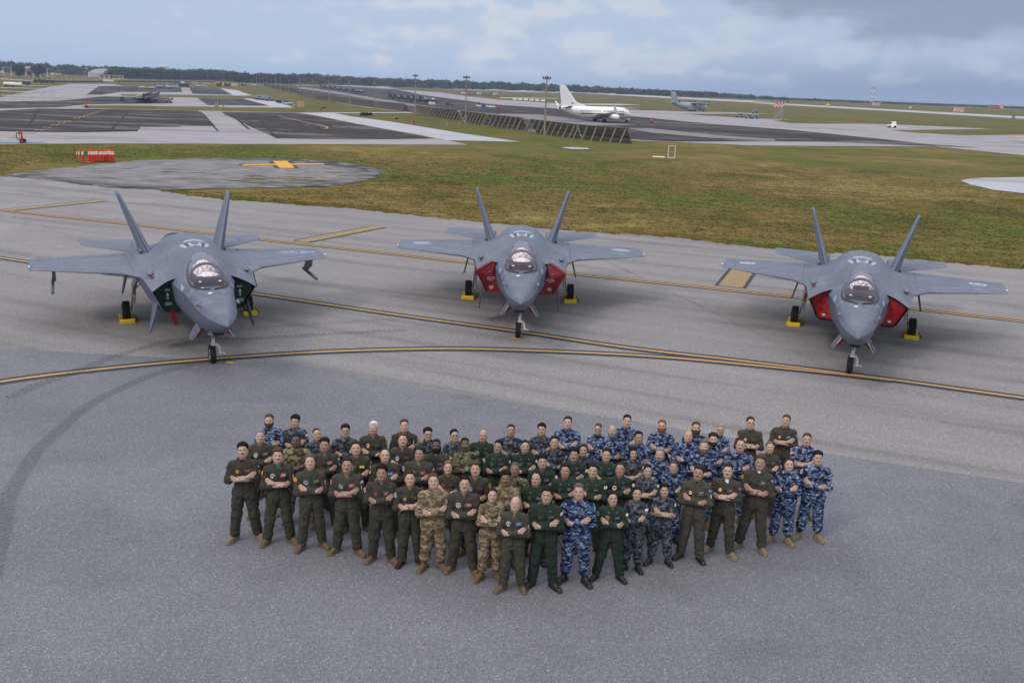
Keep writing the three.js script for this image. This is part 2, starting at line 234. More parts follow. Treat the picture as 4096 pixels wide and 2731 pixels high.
// old turning pad, weathered, with tufts breaking through
function padC(x, z) { const s = fbm(x * .3 + z * .1, z * .35 - x * .1, 5), k = 1 + .38 * s; let c = [.56 * k, .535 * k, .55 * k]; const r = Math.hypot((x + 30) / 17, (z + 92) / 17); const dk = Math.max(sm(.74, 1.0, r) * sm(-.2, .4, fbm(x * .3 + 6, z * .3, 4) + .22), .8 * bump2(x, z, -17.5, -84.5, 5, 3.2) * sm(-.3, .3, fbm(x * .4, z * .5, 3)), .6 * bump2(x, z, -23, -83, 6, 2.5) * sm(-.2, .3, fbm(x * .4, z * .6 + 9, 3))); c = mix3(c, [.12, .112, .115], Math.min(1, dk * 1.1)); c = mix3(c, [.27, .255, .255], .6 * sm(.08, .4, fbm(x * .16 + 40, z * .7, 5))); return c; }
setting('old_pad', sheetGeo(rough(plan.old_pad, .6, .6), .006, () => .7, padC, 4), asphaltM);
{ // moss and grass patches on the pad
  const list = []; const r = rngOf(5);
  for (const [x, z, a, b] of [[-33.6, -92, 1.3, .6], [-33, -89.3, 1.6, .7], [-30.5, -89.5, 1.2, .5], [-28.4, -84.2, 1.8, .5], [-24.7, -88.4, 1.3, 1], [-24, -86, 1.6, .8], [-22, -87, 2.2, .7], [-20.5, -88.6, 1.8, .7], [-18.4, -86.4, 2.4, .7], [-24.8, -83.8, 1.8, .6], [-22.5, -82.5, 2.6, .6], [-20.5, -83.6, 2.4, .6], [-18.2, -95, 1.3, .5], [-16.9, -92, 1.1, .5], [-17.6, -96, 1.9, .35], [-20.1, -99.7, .9, .6], [-22.8, -95.2, .9, .4], [-31.3, -81.5, 1.3, .35], [-35.5, -82.2, 1.2, .35], [-27.4, -110, 1.6, .4], [-33, -106.5, 1.3, .4], [-38, -99, .9, .3], [-37.6, -91, 1.0, .3], [-23.4, -103.3, 1.7, .6], [-19.4, -103.2, 1.6, .5]]) {
    const p = []; for (let k = 0; k < 26; k++) { const t = k / 26 * 6.283, q = .7 + .5 * n2(Math.cos(t) * 1.6 + x, Math.sin(t) * 1.6 + z); p.push(x + a * q * Math.cos(t), z + b * q * Math.sin(t)); } list.push(sheetGeo(p, .012, () => .8, (x, z) => grassC(x, z).map((v, i) => v * [.85, .95, .9][i]), 9));
  }
  const m = setting('grass_patches', list, G, 'stuff'); m.userData.label = 'moss and grass growing through the old pad'; m.userData.category = 'grass';
}
{ // tufts of grass, thickest along the pavement edges
  const pos = [], idx = [], rr = rngOf(91); for (let k = 0; k < 7; k++) { const a = rr() * 3.14, cx = (rr() - .5) * .3, cz = (rr() - .5) * .3, w = .10 + .1 * rr(), h = .10 + .12 * rr(), lx = (rr() - .5) * .1, b = pos.length / 3; pos.push(cx - w * Math.cos(a), 0, cz - w * Math.sin(a), cx + w * Math.cos(a), 0, cz + w * Math.sin(a), cx + lx + w * .5 * Math.cos(a), h, cz + w * .5 * Math.sin(a), cx + lx - w * .6 * Math.cos(a), h * .8, cz - w * .6 * Math.sin(a)); idx.push(b, b + 1, b + 2, b, b + 2, b + 3); }
  const tg = geoOf(pos, idx), list = [], o = new THREE.Object3D(), c = new THREE.Color(); const E = plan.apron_edge;
  for (let k = 0; k < 9000; k++) { const i = 2 * Math.floor(rr() * (E.length / 2 - 1)), t = rr(), x = mix(E[i], E[i + 2], t), z = mix(E[i + 1], E[i + 3], t) - .15 - Math.pow(rr(), 2) * 2.5 + .3; if (x > -29 && x < 33) list.push([x, z]); }
  for (let k = 0; k < 90000; k++) { const z = -50 - Math.pow(rr(), .9) * 100, x = (rr() * 2 - 1) * (-z * .58); if (z < -114.5 - (x + 68.9) * .893) continue; const a = Math.hypot((x + 30) / 17.5, (z + 92) / 18); if (a < 1) continue; let yz = -47; for (let i = 0; i < E.length - 2; i += 2) if (x >= E[i] && x < E[i + 2]) yz = mix(E[i + 1], E[i + 3], (x - E[i]) / (E[i + 2] - E[i])); if (z > yz - .2) continue; if (Math.hypot((x - 66) / 15, (z + 116) / 17.5) < 1) continue; if (rr() < sm(-95, -147, z)) continue; list.push([x, z]); }
  const im = new THREE.InstancedMesh(tg, new THREE.MeshPhysicalMaterial({ roughness: 1, specularIntensity: .1, side: THREE.DoubleSide }), list.length); list.forEach(([x, z], i) => { const s = .7 + .7 * rr(); o.position.set(x, land(x, z) - .03, z); o.rotation.y = rr() * 6; o.scale.set(s * .5, s * .11, s * .5); o.updateMatrix(); im.setMatrixAt(i, o.matrix); const q = grassC(x, z), v = .54 + .12 * rr(); c.setRGB(q[0] * v, q[1] * v, q[2] * v); im.setColorAt(i, c); });
  im.name = numbered('grass_tufts'); im.userData = { kind: 'stuff', label: 'short tufts of grass behind the jets', category: 'grass' }; im.castShadow = im.receiveShadow = true; scene.add(im);
}
// far pavements
const conc = (b, dk, f = .03) => (x, z) => { const k = 1 + .10 * fbm(x * f, z * f * 2 + 3, 4) + .06 * n2(x * .1, z * .3); const s = sm(.05, .5, fbm(x * .008 + 5, z * .04 + dk, 5)); return mix3(b.map((v) => v * k), [.22, .205, .215], s * .62 * dk); };
const darkC = (b) => (x, z) => { const k = 1 + .55 * fbm(x * .03, z * .07 + 8, 5) + .15 * n2(x * .05, z * .3), s = sm(.12, .42, fbm(x * .012 + 50, z * .055, 5)); return mix3(b.map((v) => v * k), [.26, .24, .25], s * .55); };
for (const k of ['ramp_left', 'ramp_right']) setting('concrete_ramp', sheetGeo(plan[k], 0, farEdge, conc([.385, .36, .38], 1), 6), paveM);
for (const k of ['strip_left', 'strip_left2', 'strip_left3']) setting('concrete_shoulder', sheetGeo(plan[k], .012, farEdge, conc([.50, .50, .53], .2), 6), paveM);
for (const k of ['dark1', 'dark2', 'dark3', 'dark4', 'dark5', 'dark6', 'dark_right']) setting('asphalt_pad', sheetGeo(plan[k], .025, farEdge, darkC([.060, .053, .053]), 6), darkPaveM);
for (const k of ['runway', 'taxi_far', 'finger1', 'finger2', 'finger3', 'strip_l1', 'strip_l2', 'strip_l3', 'strip_l4', 'road_l', 'road_thin']) setting('taxiway', sheetGeo(plan[k], .02, farEdge, conc([.49, .48, .505], .3), 6), paveM);
setting('circular_pad', sheetGeo(plan.circle_right, .01, farEdge, conc([.50, .50, .545], .7, .15), 5), paveM);
setting('concrete_slab', sheetGeo(plan.slab, .05, farEdge, conc([.5, .5, .52], .5, .3), 5), paveM);
for (const k of ['streak1', 'streak2', 'streak3']) setting('pale_strip', sheetGeo(plan[k], .036, farEdge, conc([.27, .25, .255], .8), 6), darkPaveM);
{ const m = setting('puddle', sheetGeo(plan.puddle, .05, farEdge, null, 4), PM(0x2c3036, .04, 0, { ior: 1.33, specularIntensity: 1 })); }
// joints between the far slabs
{ const l = []; const jm = PM(0x3c3a3b, 1, 0, { specularIntensity: .1 }); const P = (a) => pathPts(a, 6);
  for (const [w, p] of [[.5, [-146, -291, -88, -170]], [.5, [-126, -310, -77, -180]], [.4, [-110, -330, -60, -190]], [.5, [-96, -344, -42, -166]], [.6, [-88, -292, -58, -205]], [.5, [-360, -720, -250, -440]], [.5, [-380, -860, -262, -500]], [.5, [-330, -600, -190, -330]], [.5, [-280, -500, -150, -260]]]) l.push(ribbon(P(p), w, 0, .045)); 
  setting('slab_joints', l, jm); }
// ---------------------------------------------------------------- painted markings
const yellowP = M(0xd6ad70, .8, 0, { map: fineTex }), brightY = M(0xe8a80c, .75, 0, { map: fineTex }), blackP = M(0x343842, .85, 0, { map: fineTex }), tanP = M(0xa8936c, .85, 0, { map: fineTex });
const paintRub = dataTex(256, (() => { const r = rngOf(31); return (i, j) => { const v = .78 + .2 * r() - .25 * sm(.35, .7, n2(i * .02, j * .05)); return [v, v * .97, v * .93]; }; })()); yellowP.map = tanP.map = paintRub;
function marking(base, ...l) { setting(base, l.length === 1 ? l[0] : l, base.includes('black') ? blackP : yellowP); }
{
  const arc = pathPts(plan.line_arc), mid = pathPts(plan.line_mid), dbl = pathPts(plan.line_dbl);
  setting('line_border', [ribbon(arc, .60, 0, .010)], blackP); setting('line_border', [ribbon(mid, .60, 0, .014)], blackP); setting('line_border', [ribbon(dbl, .78, 0, .010)], blackP);
  setting('taxi_line', [ribbon(arc, .17, 0, .018)], yellowP); setting('taxi_line', [ribbon(mid, .17, 0, .019)], yellowP);
  setting('taxi_line', [ribbon(dbl, .15, -.18, .018), ribbon(dbl, .15, .18, .018)], yellowP);
  for (const [a, w] of [[[-33.2, -60.7, -29.8, -67], .9], [[-12.2, -52.7, -8.8, -59.4], .9], [[10.4, -44.2, 12.1, -48.9], 1.15]]) { const p = pathPts(a); setting('bar_border', [ribbon(p, w + .36, 0, .015)], blackP); setting('holding_bar', [ribbon(p, w, 0, .021)], tanP); }
  // closed-pad cross
  const quad = (f, o) => sheetGeo(f, o, () => 9, null, 3);
  setting('cross_border', [quad([-29.9, -101.3, -21.5, -106.7, -20.9, -104.3, -29.4, -99.1], .016), quad([-28.3, -107.0, -25.9, -108.5, -22.8, -98.4, -25.1, -97.5], .018)], blackP);
  setting('cross_marking', [quad([-29.4, -100.9, -21.9, -106.2, -21.4, -104.6, -29.0, -99.5], .022), quad([-27.8, -107.2, -26.4, -108.1, -23.3, -98.6, -24.7, -97.9], .024)], brightY);
  setting('worn_line', [ribbon(pathPts([-29.9, -98.6, -26.2, -97.3]), .35, 0, .02), ribbon(pathPts([-20.8, -92.2, -16.6, -88.2]), .3, 0, .02)], M(0xb8864a, .9, 0, { map: paintRub }));
  setting('ramp_line', [ribbon(pathPts(plan.yl_ramp, 4), .55, 0, .06)], yellowP); setting('ramp_line', [ribbon(pathPts(plan.yl_ramp2, 2), .45, 0, .06)], yellowP); setting('ramp_line', [ribbon(pathPts(plan.yl_edge, 4), .2, 0, .06)], yellowP); setting('ramp_line', [ribbon(pathPts(plan.yl_fence, 4), .3, 0, .06)], yellowP);
  const ds = []; for (let i = 0; i < plan.dashes.length; i += 2) { const x = plan.dashes[i], z = plan.dashes[i + 1], u = -.30, v = -.954; for (const s of [-.45, .45]) ds.push(ribbon([V3(x + s - u * 1.6, 0, z - v * 1.6), V3(x + s, 0, z), V3(x + s + u * 1.6, 0, z + v * 1.6)], .42, 0, .06)); } setting('dashed_line', ds, yellowP);
  setting('stop_mark', [ribbon(pathPts([-9.2, -28.85, -8.95, -28.78]), .12, 0, .022)], brightY); setting('stop_mark', [ribbon(pathPts([-.1, -33.1, .35, -33.05]), .12, 0, .022)], brightY);
  // tyre tracks: ribbed rubber on the asphalt
  const tr = new Uint8Array(128 * 64 * 4); { const r = rngOf(41); for (let j = 0; j < 64; j++) for (let i = 0; i < 128; i++) { const y = j / 63, ch = ((i / 16 + Math.abs(y - .5) * 1.2) % 1) < .5 ? 1 : .35, e = sm(0, .12, y) * sm(1, .88, y), w = .4 + .6 * r(); const v = 80 * ch * e * w, k = (j * 128 + i) * 4; tr[k] = tr[k + 1] = tr[k + 2] = v; tr[k + 3] = 255; } }
  const ta = new THREE.DataTexture(tr, 128, 64); ta.wrapS = ta.wrapT = THREE.RepeatWrapping; ta.magFilter = ta.minFilter = THREE.LinearFilter; ta.needsUpdate = true;
  const trackM = M(0x3a3733, 1, 0, { transparent: true, alphaMap: ta, depthWrite: false }), faintM = M(0x3a3733, 1, 0, { transparent: true, alphaMap: ta, opacity: .6, depthWrite: false });
  setting('tyre_track', [ribbon(pathPts([-6.9, -30.4, -8.6, -29.6, -10, -28.7, -10.9, -27.4, -11.3, -26.1, -11.6, -24.8, -11.6, -23.4, -11.5, -22.3, -11.4, -21.1, -11, -19.5, -10.7, -18.4, -10.1, -17.1, -9.6, -15.9, -9.2, -15]), .42, 0, .026, 1.2)], trackM);
  setting('tyre_track', [ribbon(pathPts([-4, -33.8, -5.9, -33.1, -7.9, -32.3, -9.7, -31.7, -11.2, -31.7, -12.1, -30.7, -12.6, -29.7, -13, -28.7, -13.4, -27, -13.8, -26, -14, -24.7]), .45, 0, .027, 1.6)], trackM);
  setting('tyre_track', [ribbon(pathPts([-4.5, -35.4, -7, -34.4, -9.5, -33.2, -11.4, -32.0]), .45, 0, .028, 1.6)], faintM);
}
// ---------------------------------------------------------------- parked stealth fighters
// local frame of a fighter: nose towards +z, s = metres aft of the nose tip (z = -s), y up from the ground
function catmull(keys, n) { // keys [[x,y,s],...] -> n+1 points
  const v = keys.map((k) => V3(k[0], k[1], k[2])), c = new THREE.CatmullRomCurve3(v, false, 'centripetal'), o = []; for (let i = 0; i <= n; i++) o.push(c.getPoint(i / n)); return o;
}
// stations: list of {up:[[x,y,s]..] top centre -> edge, lo:[[x,y,s]..] edge -> bottom centre}; lofted smoothly along, mirrored
function loftBody(st, nu, nl, sub) {
  const rows = [], ups = st.map((q) => q.up), los = st.map((q) => q.lo), N = st.length;
  const cr = (a, b, c, d, t) => .5 * (2 * b + (c - a) * t + (2 * a - 5 * b + 4 * c - d) * t * t + (3 * b - a - 3 * c + d) * t * t * t);
  const at = (L, i, t) => L[i].map((_, k) => [0, 1, 2].map((ax) => { const g = (j) => L[clamp(j, 0, N - 1)][k][ax]; const b = g(i), c = g(i + 1), lo = Math.min(b, c), hi = Math.max(b, c), m = (hi - lo) * .15 + .005; return clamp(cr(g(i - 1), b, c, g(i + 2), t), lo - m, hi + m); }));
  for (let i = 0; i < N - 1; i++) for (let k = 0; k < sub; k++) { const t = k / sub; rows.push([at(ups, i, t), at(los, i, t)]); }
  rows.push([ups[N - 1], los[N - 1]]);
  const curves = rows.map(([u, l]) => [catmull(u, nu), catmull(l, nl)]);
  const mk = (sel, n, flip) => { const pos = [], idx = [], uv = []; curves.forEach((c, j) => { c[sel].forEach((p, i) => { pos.push(p.x * flip, p.y, -p.z); uv.push(p.x * flip, p.z); if (i && j) { const a = (j - 1) * (n + 1) + i - 1, b = a + n + 1; flip > 0 ? idx.push(a, b, a + 1, a + 1, b, b + 1) : idx.push(a, a + 1, b, a + 1, b + 1, b); } }); }); return geoOf(pos, idx, uv); };
  // weld the mirrored halves along the centre line so that shading runs across
  const weld = (sel, n) => { const g = mergeGeometries([mk(sel, n, 1), mk(sel, n, -1)]); g.deleteAttribute('normal'); const w = mergeVertices(g, 1e-4); w.computeVertexNormals(); return w; };
  return [weld(0, nu), weld(1, nl)];
}
// flat lifting surface: root and tip chords given as LE/TE points, lens section
function surface(rootLE, rootTE, tipLE, tipTE, t0, t1, n = 10, m = 8, normal = [0, 1, 0]) {
  const pos = [], idx = [], uv = [], N = V3(...normal);
  const prof = (u) => 1.9 * Math.sqrt(u) * (1 - u) * .92 + .03 * (1 - u) + .012;
  for (const side of [1, -1]) { const base = pos.length / 3; for (let j = 0; j <= m; j++) { const v = j / m; for (let i = 0; i <= n; i++) { const u = Math.pow(i / n, 1.4); const le = V3(...rootLE).lerp(V3(...tipLE), v), te = V3(...rootTE).lerp(V3(...tipTE), v), p = le.lerp(te, u), th = mix(t0, t1, v) * .5 * prof(u) * side; p.addScaledVector(N, th); pos.push(p.x, p.y, -p.z); uv.push(p.x, p.z); if (i && j) { const a = base + (j - 1) * (n + 1) + i - 1, b = a + n + 1; side > 0 ? idx.push(a, b, a + 1, a + 1, b, b + 1) : idx.push(a, a + 1, b, a + 1, b + 1, b); } } }
    if (side < 0) { const top = 0, bot = base, R = n + 1; for (let i = 0; i < n; i++) { const a = m * R + i; idx.push(top + a, bot + a, top + a + 1, top + a + 1, bot + a, bot + a + 1); } for (let j = 0; j < m; j++) for (const c of [0, n]) { const a = j * R + c, b = a + R; idx.push(top + a, top + b, bot + a, bot + a, top + b, bot + b); } } }
  return geoOf(pos, idx, uv);
}
const mirrorX = (g) => { const q = g.clone().scale(-1, 1, 1); const ix = q.index; if (ix) { const a = ix.array; for (let i = 0; i < a.length; i += 3) { const t = a[i]; a[i] = a[i + 1]; a[i + 1] = t; } } else { for (const k of Object.keys(q.attributes)) { const at = q.attributes[k], n = at.itemSize, A = at.array; for (let i = 0; i < at.count; i += 3) for (let c = 0; c < n; c++) { const t = A[i * n + c]; A[i * n + c] = A[(i + 1) * n + c]; A[(i + 1) * n + c] = t; } } } q.computeVertexNormals(); return q; };

const S = (up, lo) => ({ up, lo });
const fore = [
  S([[0, 2.05, 0], [.004, 2.05, 0], [.006, 2.05, 0], [.008, 2.05, 0]], [[.008, 2.05, 0], [.006, 2.045, 0], [.003, 2.04, 0], [0, 2.04, 0]]),
  S([[0, 2.185, .45], [.10, 2.165, .45], [.155, 2.115, .45], [.20, 2.05, .45]], [[.20, 2.05, .45], [.155, 1.93, .45], [.08, 1.85, .45], [0, 1.835, .45]]),
  S([[0, 2.31, 1], [.2, 2.275, 1], [.31, 2.18, 1], [.385, 2.06, 1]], [[.385, 2.06, 1], [.30, 1.84, 1], [.15, 1.68, 1], [0, 1.64, 1]]),
  S([[0, 2.41, 1.6], [.27, 2.36, 1.6], [.42, 2.25, 1.6], [.52, 2.09, 1.6]], [[.52, 2.09, 1.6], [.42, 1.75, 1.6], [.23, 1.51, 1.6], [0, 1.46, 1.6]]),
  S([[0, 2.47, 2.3], [.32, 2.42, 2.3], [.51, 2.32, 2.3], [.64, 2.14, 2.3]], [[.64, 2.14, 2.3], [.51, 1.67, 2.3], [.29, 1.37, 2.3], [0, 1.31, 2.3]]),
  S([[0, 2.51, 3], [.40, 2.49, 3], [.61, 2.40, 3], [.745, 2.21, 3]], [[.745, 2.21, 3], [.60, 1.63, 3], [.36, 1.27, 3], [0, 1.19, 3]]),
  S([[0, 2.56, 3.7], [.45, 2.56, 3.7], [.70, 2.49, 3.7], [.84, 2.27, 3.7]], [[.84, 2.27, 3.7], [.70, 1.63, 3.7], [.42, 1.22, 3.7], [0, 1.13, 3.7]]),
  S([[0, 2.64, 4.4], [.45, 2.64, 4.4], [.80, 2.54, 4.4], [.98, 2.31, 4.4]], [[.98, 2.31, 4.4], [.90, 1.66, 4.4], [.5, 1.22, 4.4], [0, 1.11, 4.4]]),
  S([[0, 2.76, 5], [.45, 2.75, 5], [.84, 2.58, 5], [1.05, 2.34, 5]], [[1.05, 2.34, 5], [.95, 1.68, 5], [.5, 1.22, 5], [0, 1.11, 5]]),
  S([[0, 3.0, 5.6], [.45, 2.90, 5.6], [.84, 2.60, 5.6], [1.05, 2.33, 5.6]], [[1.05, 2.33, 5.6], [.92, 1.66, 5.6], [.5, 1.22, 5.6], [0, 1.12, 5.6]]),
  S([[0, 3.15, 6.2], [.4, 2.98, 6.2], [.8, 2.58, 6.2], [1.0, 2.3, 6.2]], [[1.0, 2.3, 6.2], [.85, 1.66, 6.2], [.5, 1.25, 6.2], [0, 1.15, 6.2]]),
];
const aft = [
  S([[0, 2.66, 5.02], [.5, 2.60, 5.02], [1.06, 2.45, 5.0], [1.35, 2.33, 4.82], [1.63, 2.17, 4.66]], [[1.63, 2.17, 4.66], [1.45, 1.80, 4.85], [1.26, 1.42, 5.02], [.7, 1.44, 4.80], [0, 1.3, 4.9]]),
  S([[0, 2.92, 5.35], [.5, 2.78, 5.32], [1.1, 2.49, 5.25], [1.42, 2.38, 5.2], [1.69, 2.22, 5.1]], [[1.69, 2.22, 5.1], [1.5, 1.76, 5.2], [1.27, 1.32, 5.3], [.7, 1.26, 5.2], [0, 1.18, 5.2]]),
  S([[0, 3.16, 5.75], [.5, 2.99, 5.75], [1.1, 2.58, 5.7], [1.47, 2.45, 5.7], [1.75, 2.29, 5.7]], [[1.75, 2.29, 5.7], [1.55, 1.74, 5.7], [1.28, 1.22, 5.7], [.7, 1.12, 5.7], [0, 1.08, 5.7]]),
  S([[0, 3.26, 6.3], [.5, 3.11, 6.3], [1.1, 2.72, 6.3], [1.5, 2.52, 6.3], [1.82, 2.30, 6.3]], [[1.82, 2.30, 6.3], [1.62, 1.74, 6.3], [1.31, 1.16, 6.3], [.7, 1.05, 6.3], [0, 1.02, 6.3]]),
  S([[0, 3.37, 7.3], [.52, 3.25, 7.3], [1.12, 2.80, 7.3], [1.58, 2.50, 7.3], [1.98, 2.25, 7.3]], [[1.98, 2.25, 7.3], [1.74, 1.74, 7.3], [1.36, 1.12, 7.3], [.7, 1.0, 7.3], [0, .98, 7.3]]),
  S([[0, 3.41, 8.3], [.55, 3.29, 8.3], [1.12, 2.77, 8.3], [1.6, 2.44, 8.3], [2.08, 2.22, 8.3]], [[2.08, 2.22, 8.3], [1.8, 1.76, 8.3], [1.38, 1.12, 8.3], [.7, 1.0, 8.3], [0, .98, 8.3]]),
  S([[0, 3.34, 9.3], [.58, 3.2, 9.3], [1.1, 2.70, 9.3], [1.6, 2.39, 9.3], [2.1, 2.20, 9.3]], [[2.1, 2.20, 9.3], [1.8, 1.78, 9.3], [1.38, 1.16, 9.3], [.7, 1.03, 9.3], [0, 1.0, 9.3]]),
  S([[0, 3.15, 10.4], [.6, 2.95, 10.4], [1.08, 2.60, 10.4], [1.55, 2.38, 10.4], [2.05, 2.19, 10.4]], [[2.05, 2.19, 10.4], [1.75, 1.8, 10.4], [1.3, 1.25, 10.4], [.7, 1.12, 10.4], [0, 1.1, 10.4]]),
  S([[0, 2.93, 11.6], [.55, 2.77, 11.6], [.98, 2.48, 11.6], [1.45, 2.34, 11.6], [1.95, 2.19, 11.6]], [[1.95, 2.19, 11.6], [1.6, 1.82, 11.6], [1.1, 1.4, 11.6], [.6, 1.28, 11.6], [0, 1.25, 11.6]]),
  S([[0, 2.75, 12.8], [.45, 2.62, 12.8], [.8, 2.38, 12.8], [1.3, 2.26, 12.8], [1.78, 2.18, 12.8]], [[1.78, 2.18, 12.8], [1.35, 1.9, 12.8], [.85, 1.55, 12.8], [.5, 1.4, 12.8], [0, 1.36, 12.8]]),
  S([[0, 2.64, 13.5], [.36, 2.55, 13.5], [.56, 2.36, 13.5], [.9, 2.2, 13.5], [1.3, 2.16, 13.5]], [[1.3, 2.16, 13.5], [.9, 2.0, 13.5], [.6, 1.7, 13.5], [.35, 1.52, 13.5], [0, 1.45, 13.5]]),
];
for (const q of fore) for (const k of ['up', 'lo']) for (const p of q[k]) p[0] *= 1 - .10 * sm(1.0, 3.4, p[2]) * sm(5.6, 4.5, p[2]);
// paint: one print seen from above, u across the span, v along the body
function jetPrint(kind) {
  return canvasTex(1536, 2048, (c, w, h) => {
    const k = w / 12, X = (x) => (x + 6) * k, Y = (s) => s * (h / 16.4), ky = h / 16.4; // metres to pixels
    c.fillStyle = '#5b6272'; c.fillRect(0, 0, w, h);
    const r = rngOf(51 + kind); // uneven coat
    for (let i = 0; i < 2600; i++) { const x = r() * w, y = r() * h, v = r() < .5 ? 0 : 255; c.fillStyle = `rgba(${v},${v},${v + (v ? 0 : 8)},${.012 + .015 * r()})`; c.beginPath(); c.ellipse(x, y, 6 + 40 * r(), 6 + 60 * r(), r() * 3, 0, 6.3); c.fill(); }
    const line = (pts, col = 'rgba(112,118,132,.75)', lw = 3) => { for (const m of [1, -1]) { c.strokeStyle = col; c.lineWidth = lw; c.beginPath(); pts.forEach(([x, s], i) => i ? c.lineTo(X(x * m), Y(s)) : c.moveTo(X(x * m), Y(s))); c.stroke(); } };
    const dk = 'rgba(48,52,61,.8)';
    // radome seam, forward panels
    line([[0, 1.95], [.3, 2.0], [.62, 2.25], [.75, 2.2]], 'rgba(70,75,87,.9)', 4); line([[0, 2.35], [.32, 2.45], [.45, 2.9]], dk, 2); line([[.62, 2.7], [.66, 3.6], [.7, 4.6], [.55, 5.6]], 'rgba(70,75,87,.8)', 3);
    line([[1.15, 5.2], [1.3, 6.0], [1.62, 6.2], [1.55, 7.0]]); line([[.9, 6.1], [1.02, 7.4], [1.4, 7.6], [1.5, 8.8]]); line([[.4, 6.6], [.55, 7.2], [.5, 9.6]], 'rgba(70,75,87,.7)', 2); line([[.95, 6.2], [.95, 7.3]], dk, 2);
    for (let q = 0; q < 5; q++) line([[.6 + q * .09, 6.4 + q * .15], [.72 + q * .09, 7.5 + q * .12]], 'rgba(112,118,132,.5)', 2);
    line([[2.0, 7.3], [2.1, 11.5]], dk, 3); line([[2.4, 8.3], [5.3, 10.25]], 'rgba(116,122,136,.85)', 4); line([[2.4, 8.5], [5.3, 10.4]], 'rgba(66,71,82,.8)', 3); line([[2.1, 11.1], [5.3, 11.2]], dk, 3); line([[4.35, 11.0], [4.35, 12.1]], dk, 3);
    for (let q = 0; q < 4; q++) line([[2.7 + q * .72, 8.55 + q * .47], [2.95 + q * .72, 8.72 + q * .47]], 'rgba(175,180,190,.7)', 3);
    line([[0, 9.9], [.7, 10.05], [1.1, 10.6]], 'rgba(70,75,87,.7)', 2); line([[0, 11.4], [.9, 11.5]], dk, 2); line([[1.7, 12.9], [3.4, 14.6]], 'rgba(112,118,132,.6)', 2); line([[3.2, 14.2], [3.5, 14.25]], 'rgba(190,195,205,.6)', 3);
    line([[1.15, 6.4], [1.5, 6.5], [1.58, 7.6], [1.3, 7.7], [1.15, 6.4]], 'rgba(96,99,110,.8)', 3); // side bay door
    for (let q = 0; q < 160; q++) { const x = (r() - .5) * 10, s = 7 + r() * 8; c.fillStyle = 'rgba(165,170,180,.35)'; c.fillRect(X(x), Y(s), 2 + 8 * r(), 2); }
    // receptacle guide marks on the spine
    const poly = (pts, col) => { c.fillStyle = col; c.beginPath(); pts.forEach(([x, s], i) => i ? c.lineTo(X(x), Y(s)) : c.moveTo(X(x), Y(s))); c.fill(); };
    const W = '#9aa3b3', D = '#3b3f49', Mid = '#8b909c';
    for (const m of [1, -1]) { poly([[m * .52, 6.72], [m * .37, 6.28], [m * .25, 6.28], [m * .33, 6.72]].map(([a, b]) => [a, b + .35]), W); poly([[m * .37, 6.72], [m * .27, 6.28], [m * .19, 6.28], [m * .22, 6.72]].map(([a, b]) => [a, b + .35]), D); poly([[m * .22, 6.72], [m * .19, 6.28], [m * .02, 6.28], [m * .02, 6.36], [m * .1, 6.45], [m * .14, 6.72]].map(([a, b]) => [a, b + .35]), W); }
    poly([[-.36, 7.25], [.36, 7.25], [.28, 7.45], [-.28, 7.45]], W); c.strokeStyle = 'rgba(112,118,132,.7)'; c.lineWidth = 3; c.strokeRect(X(-.42), Y(8.05), .84 * k, .5 * ky);
    // nose sensors
    c.fillStyle = '#d8dbe0'; c.beginPath(); c.arc(X(-.11), Y(2.62), 9, 0, 7); c.fill(); poly([[.1, 2.55], [.2, 2.55], [.24, 2.68], [.06, 2.68]], '#39507a');
    // cautions beside the canopy
    for (const m of [1, -1]) { poly([[m * .72, 3.9], [m * .78, 4.35], [m * .83, 4.0]], '#949daf'); c.fillStyle = 'rgba(175,180,192,.8)'; c.fillRect(X(m * .62) - 14, Y(3.2), 28, 3); c.fillRect(X(m * .62) - 14, Y(3.3), 28, 3); }
    // national marks on the wings
    const mark = (x, s, star) => {
      if (kind === 1) { c.fillStyle = '#8b96a8'; c.beginPath(); c.ellipse(X(x), Y(s), .40 * k, .40 * ky, 0, 0, 7); c.fill(); }
      if (kind === 2) { c.lineWidth = 13; c.strokeStyle = '#b9c0cd'; c.beginPath(); c.ellipse(X(x), Y(s), .27 * k, .27 * ky, 0, 0, 7); c.stroke(); c.fillStyle = '#c6ccd8'; c.beginPath(); c.ellipse(X(x), Y(s), .13 * k, .07 * ky, .4, 0, 7); c.fill(); }
      if (kind === 0 && star) { c.fillStyle = '#8d95a5'; c.fillRect(X(x) - .68 * k, Y(s) - .12 * ky, 1.36 * k, .24 * ky); c.beginPath(); c.ellipse(X(x), Y(s), .33 * k, .33 * ky, 0, 0, 7); c.fill(); c.fillStyle = '#454a56'; c.beginPath(); for (let q = 0; q < 10; q++) { const a = -Math.PI / 2 + q * .6283, rr = q % 2 ? .12 : .29; const px = X(x) + rr * k * Math.cos(a), py = Y(s) + rr * ky * Math.sin(a); q ? c.lineTo(px, py) : c.moveTo(px, py); } c.fill(); }
    };
    mark(-4.35, 10.6, false); mark(4.35, 10.6, true);
  });
}
const MJ = {
  white: M(0xd6d4cd, .5), tyre: M(0x17171a, .85), dark: M(0x2a2b30, .7), steel: M(0x9a9a9c, .35, .8), inner: M(0xcfccc2, .6), red: M(0x8e1220, .7), tag: M(0xc01c18, .8), yellow: M(0xe0b80c, .65), rope: M(0x24221e, .9),
  glass: PM(0xf4ecf2, .02, 0, { transmission: 1, thickness: 0, ior: 1.45, specularIntensity: 1, specularColor: new THREE.Color(1, .92, .8), iridescence: .6, iridescenceIOR: 1.6 }),
  foil: M(0xf0ebe2, .34, .8), tub: M(0x2f2238, .8), frame: M(0x4a3a58, .5), gold: M(0x4a4030, .45, .5),
};
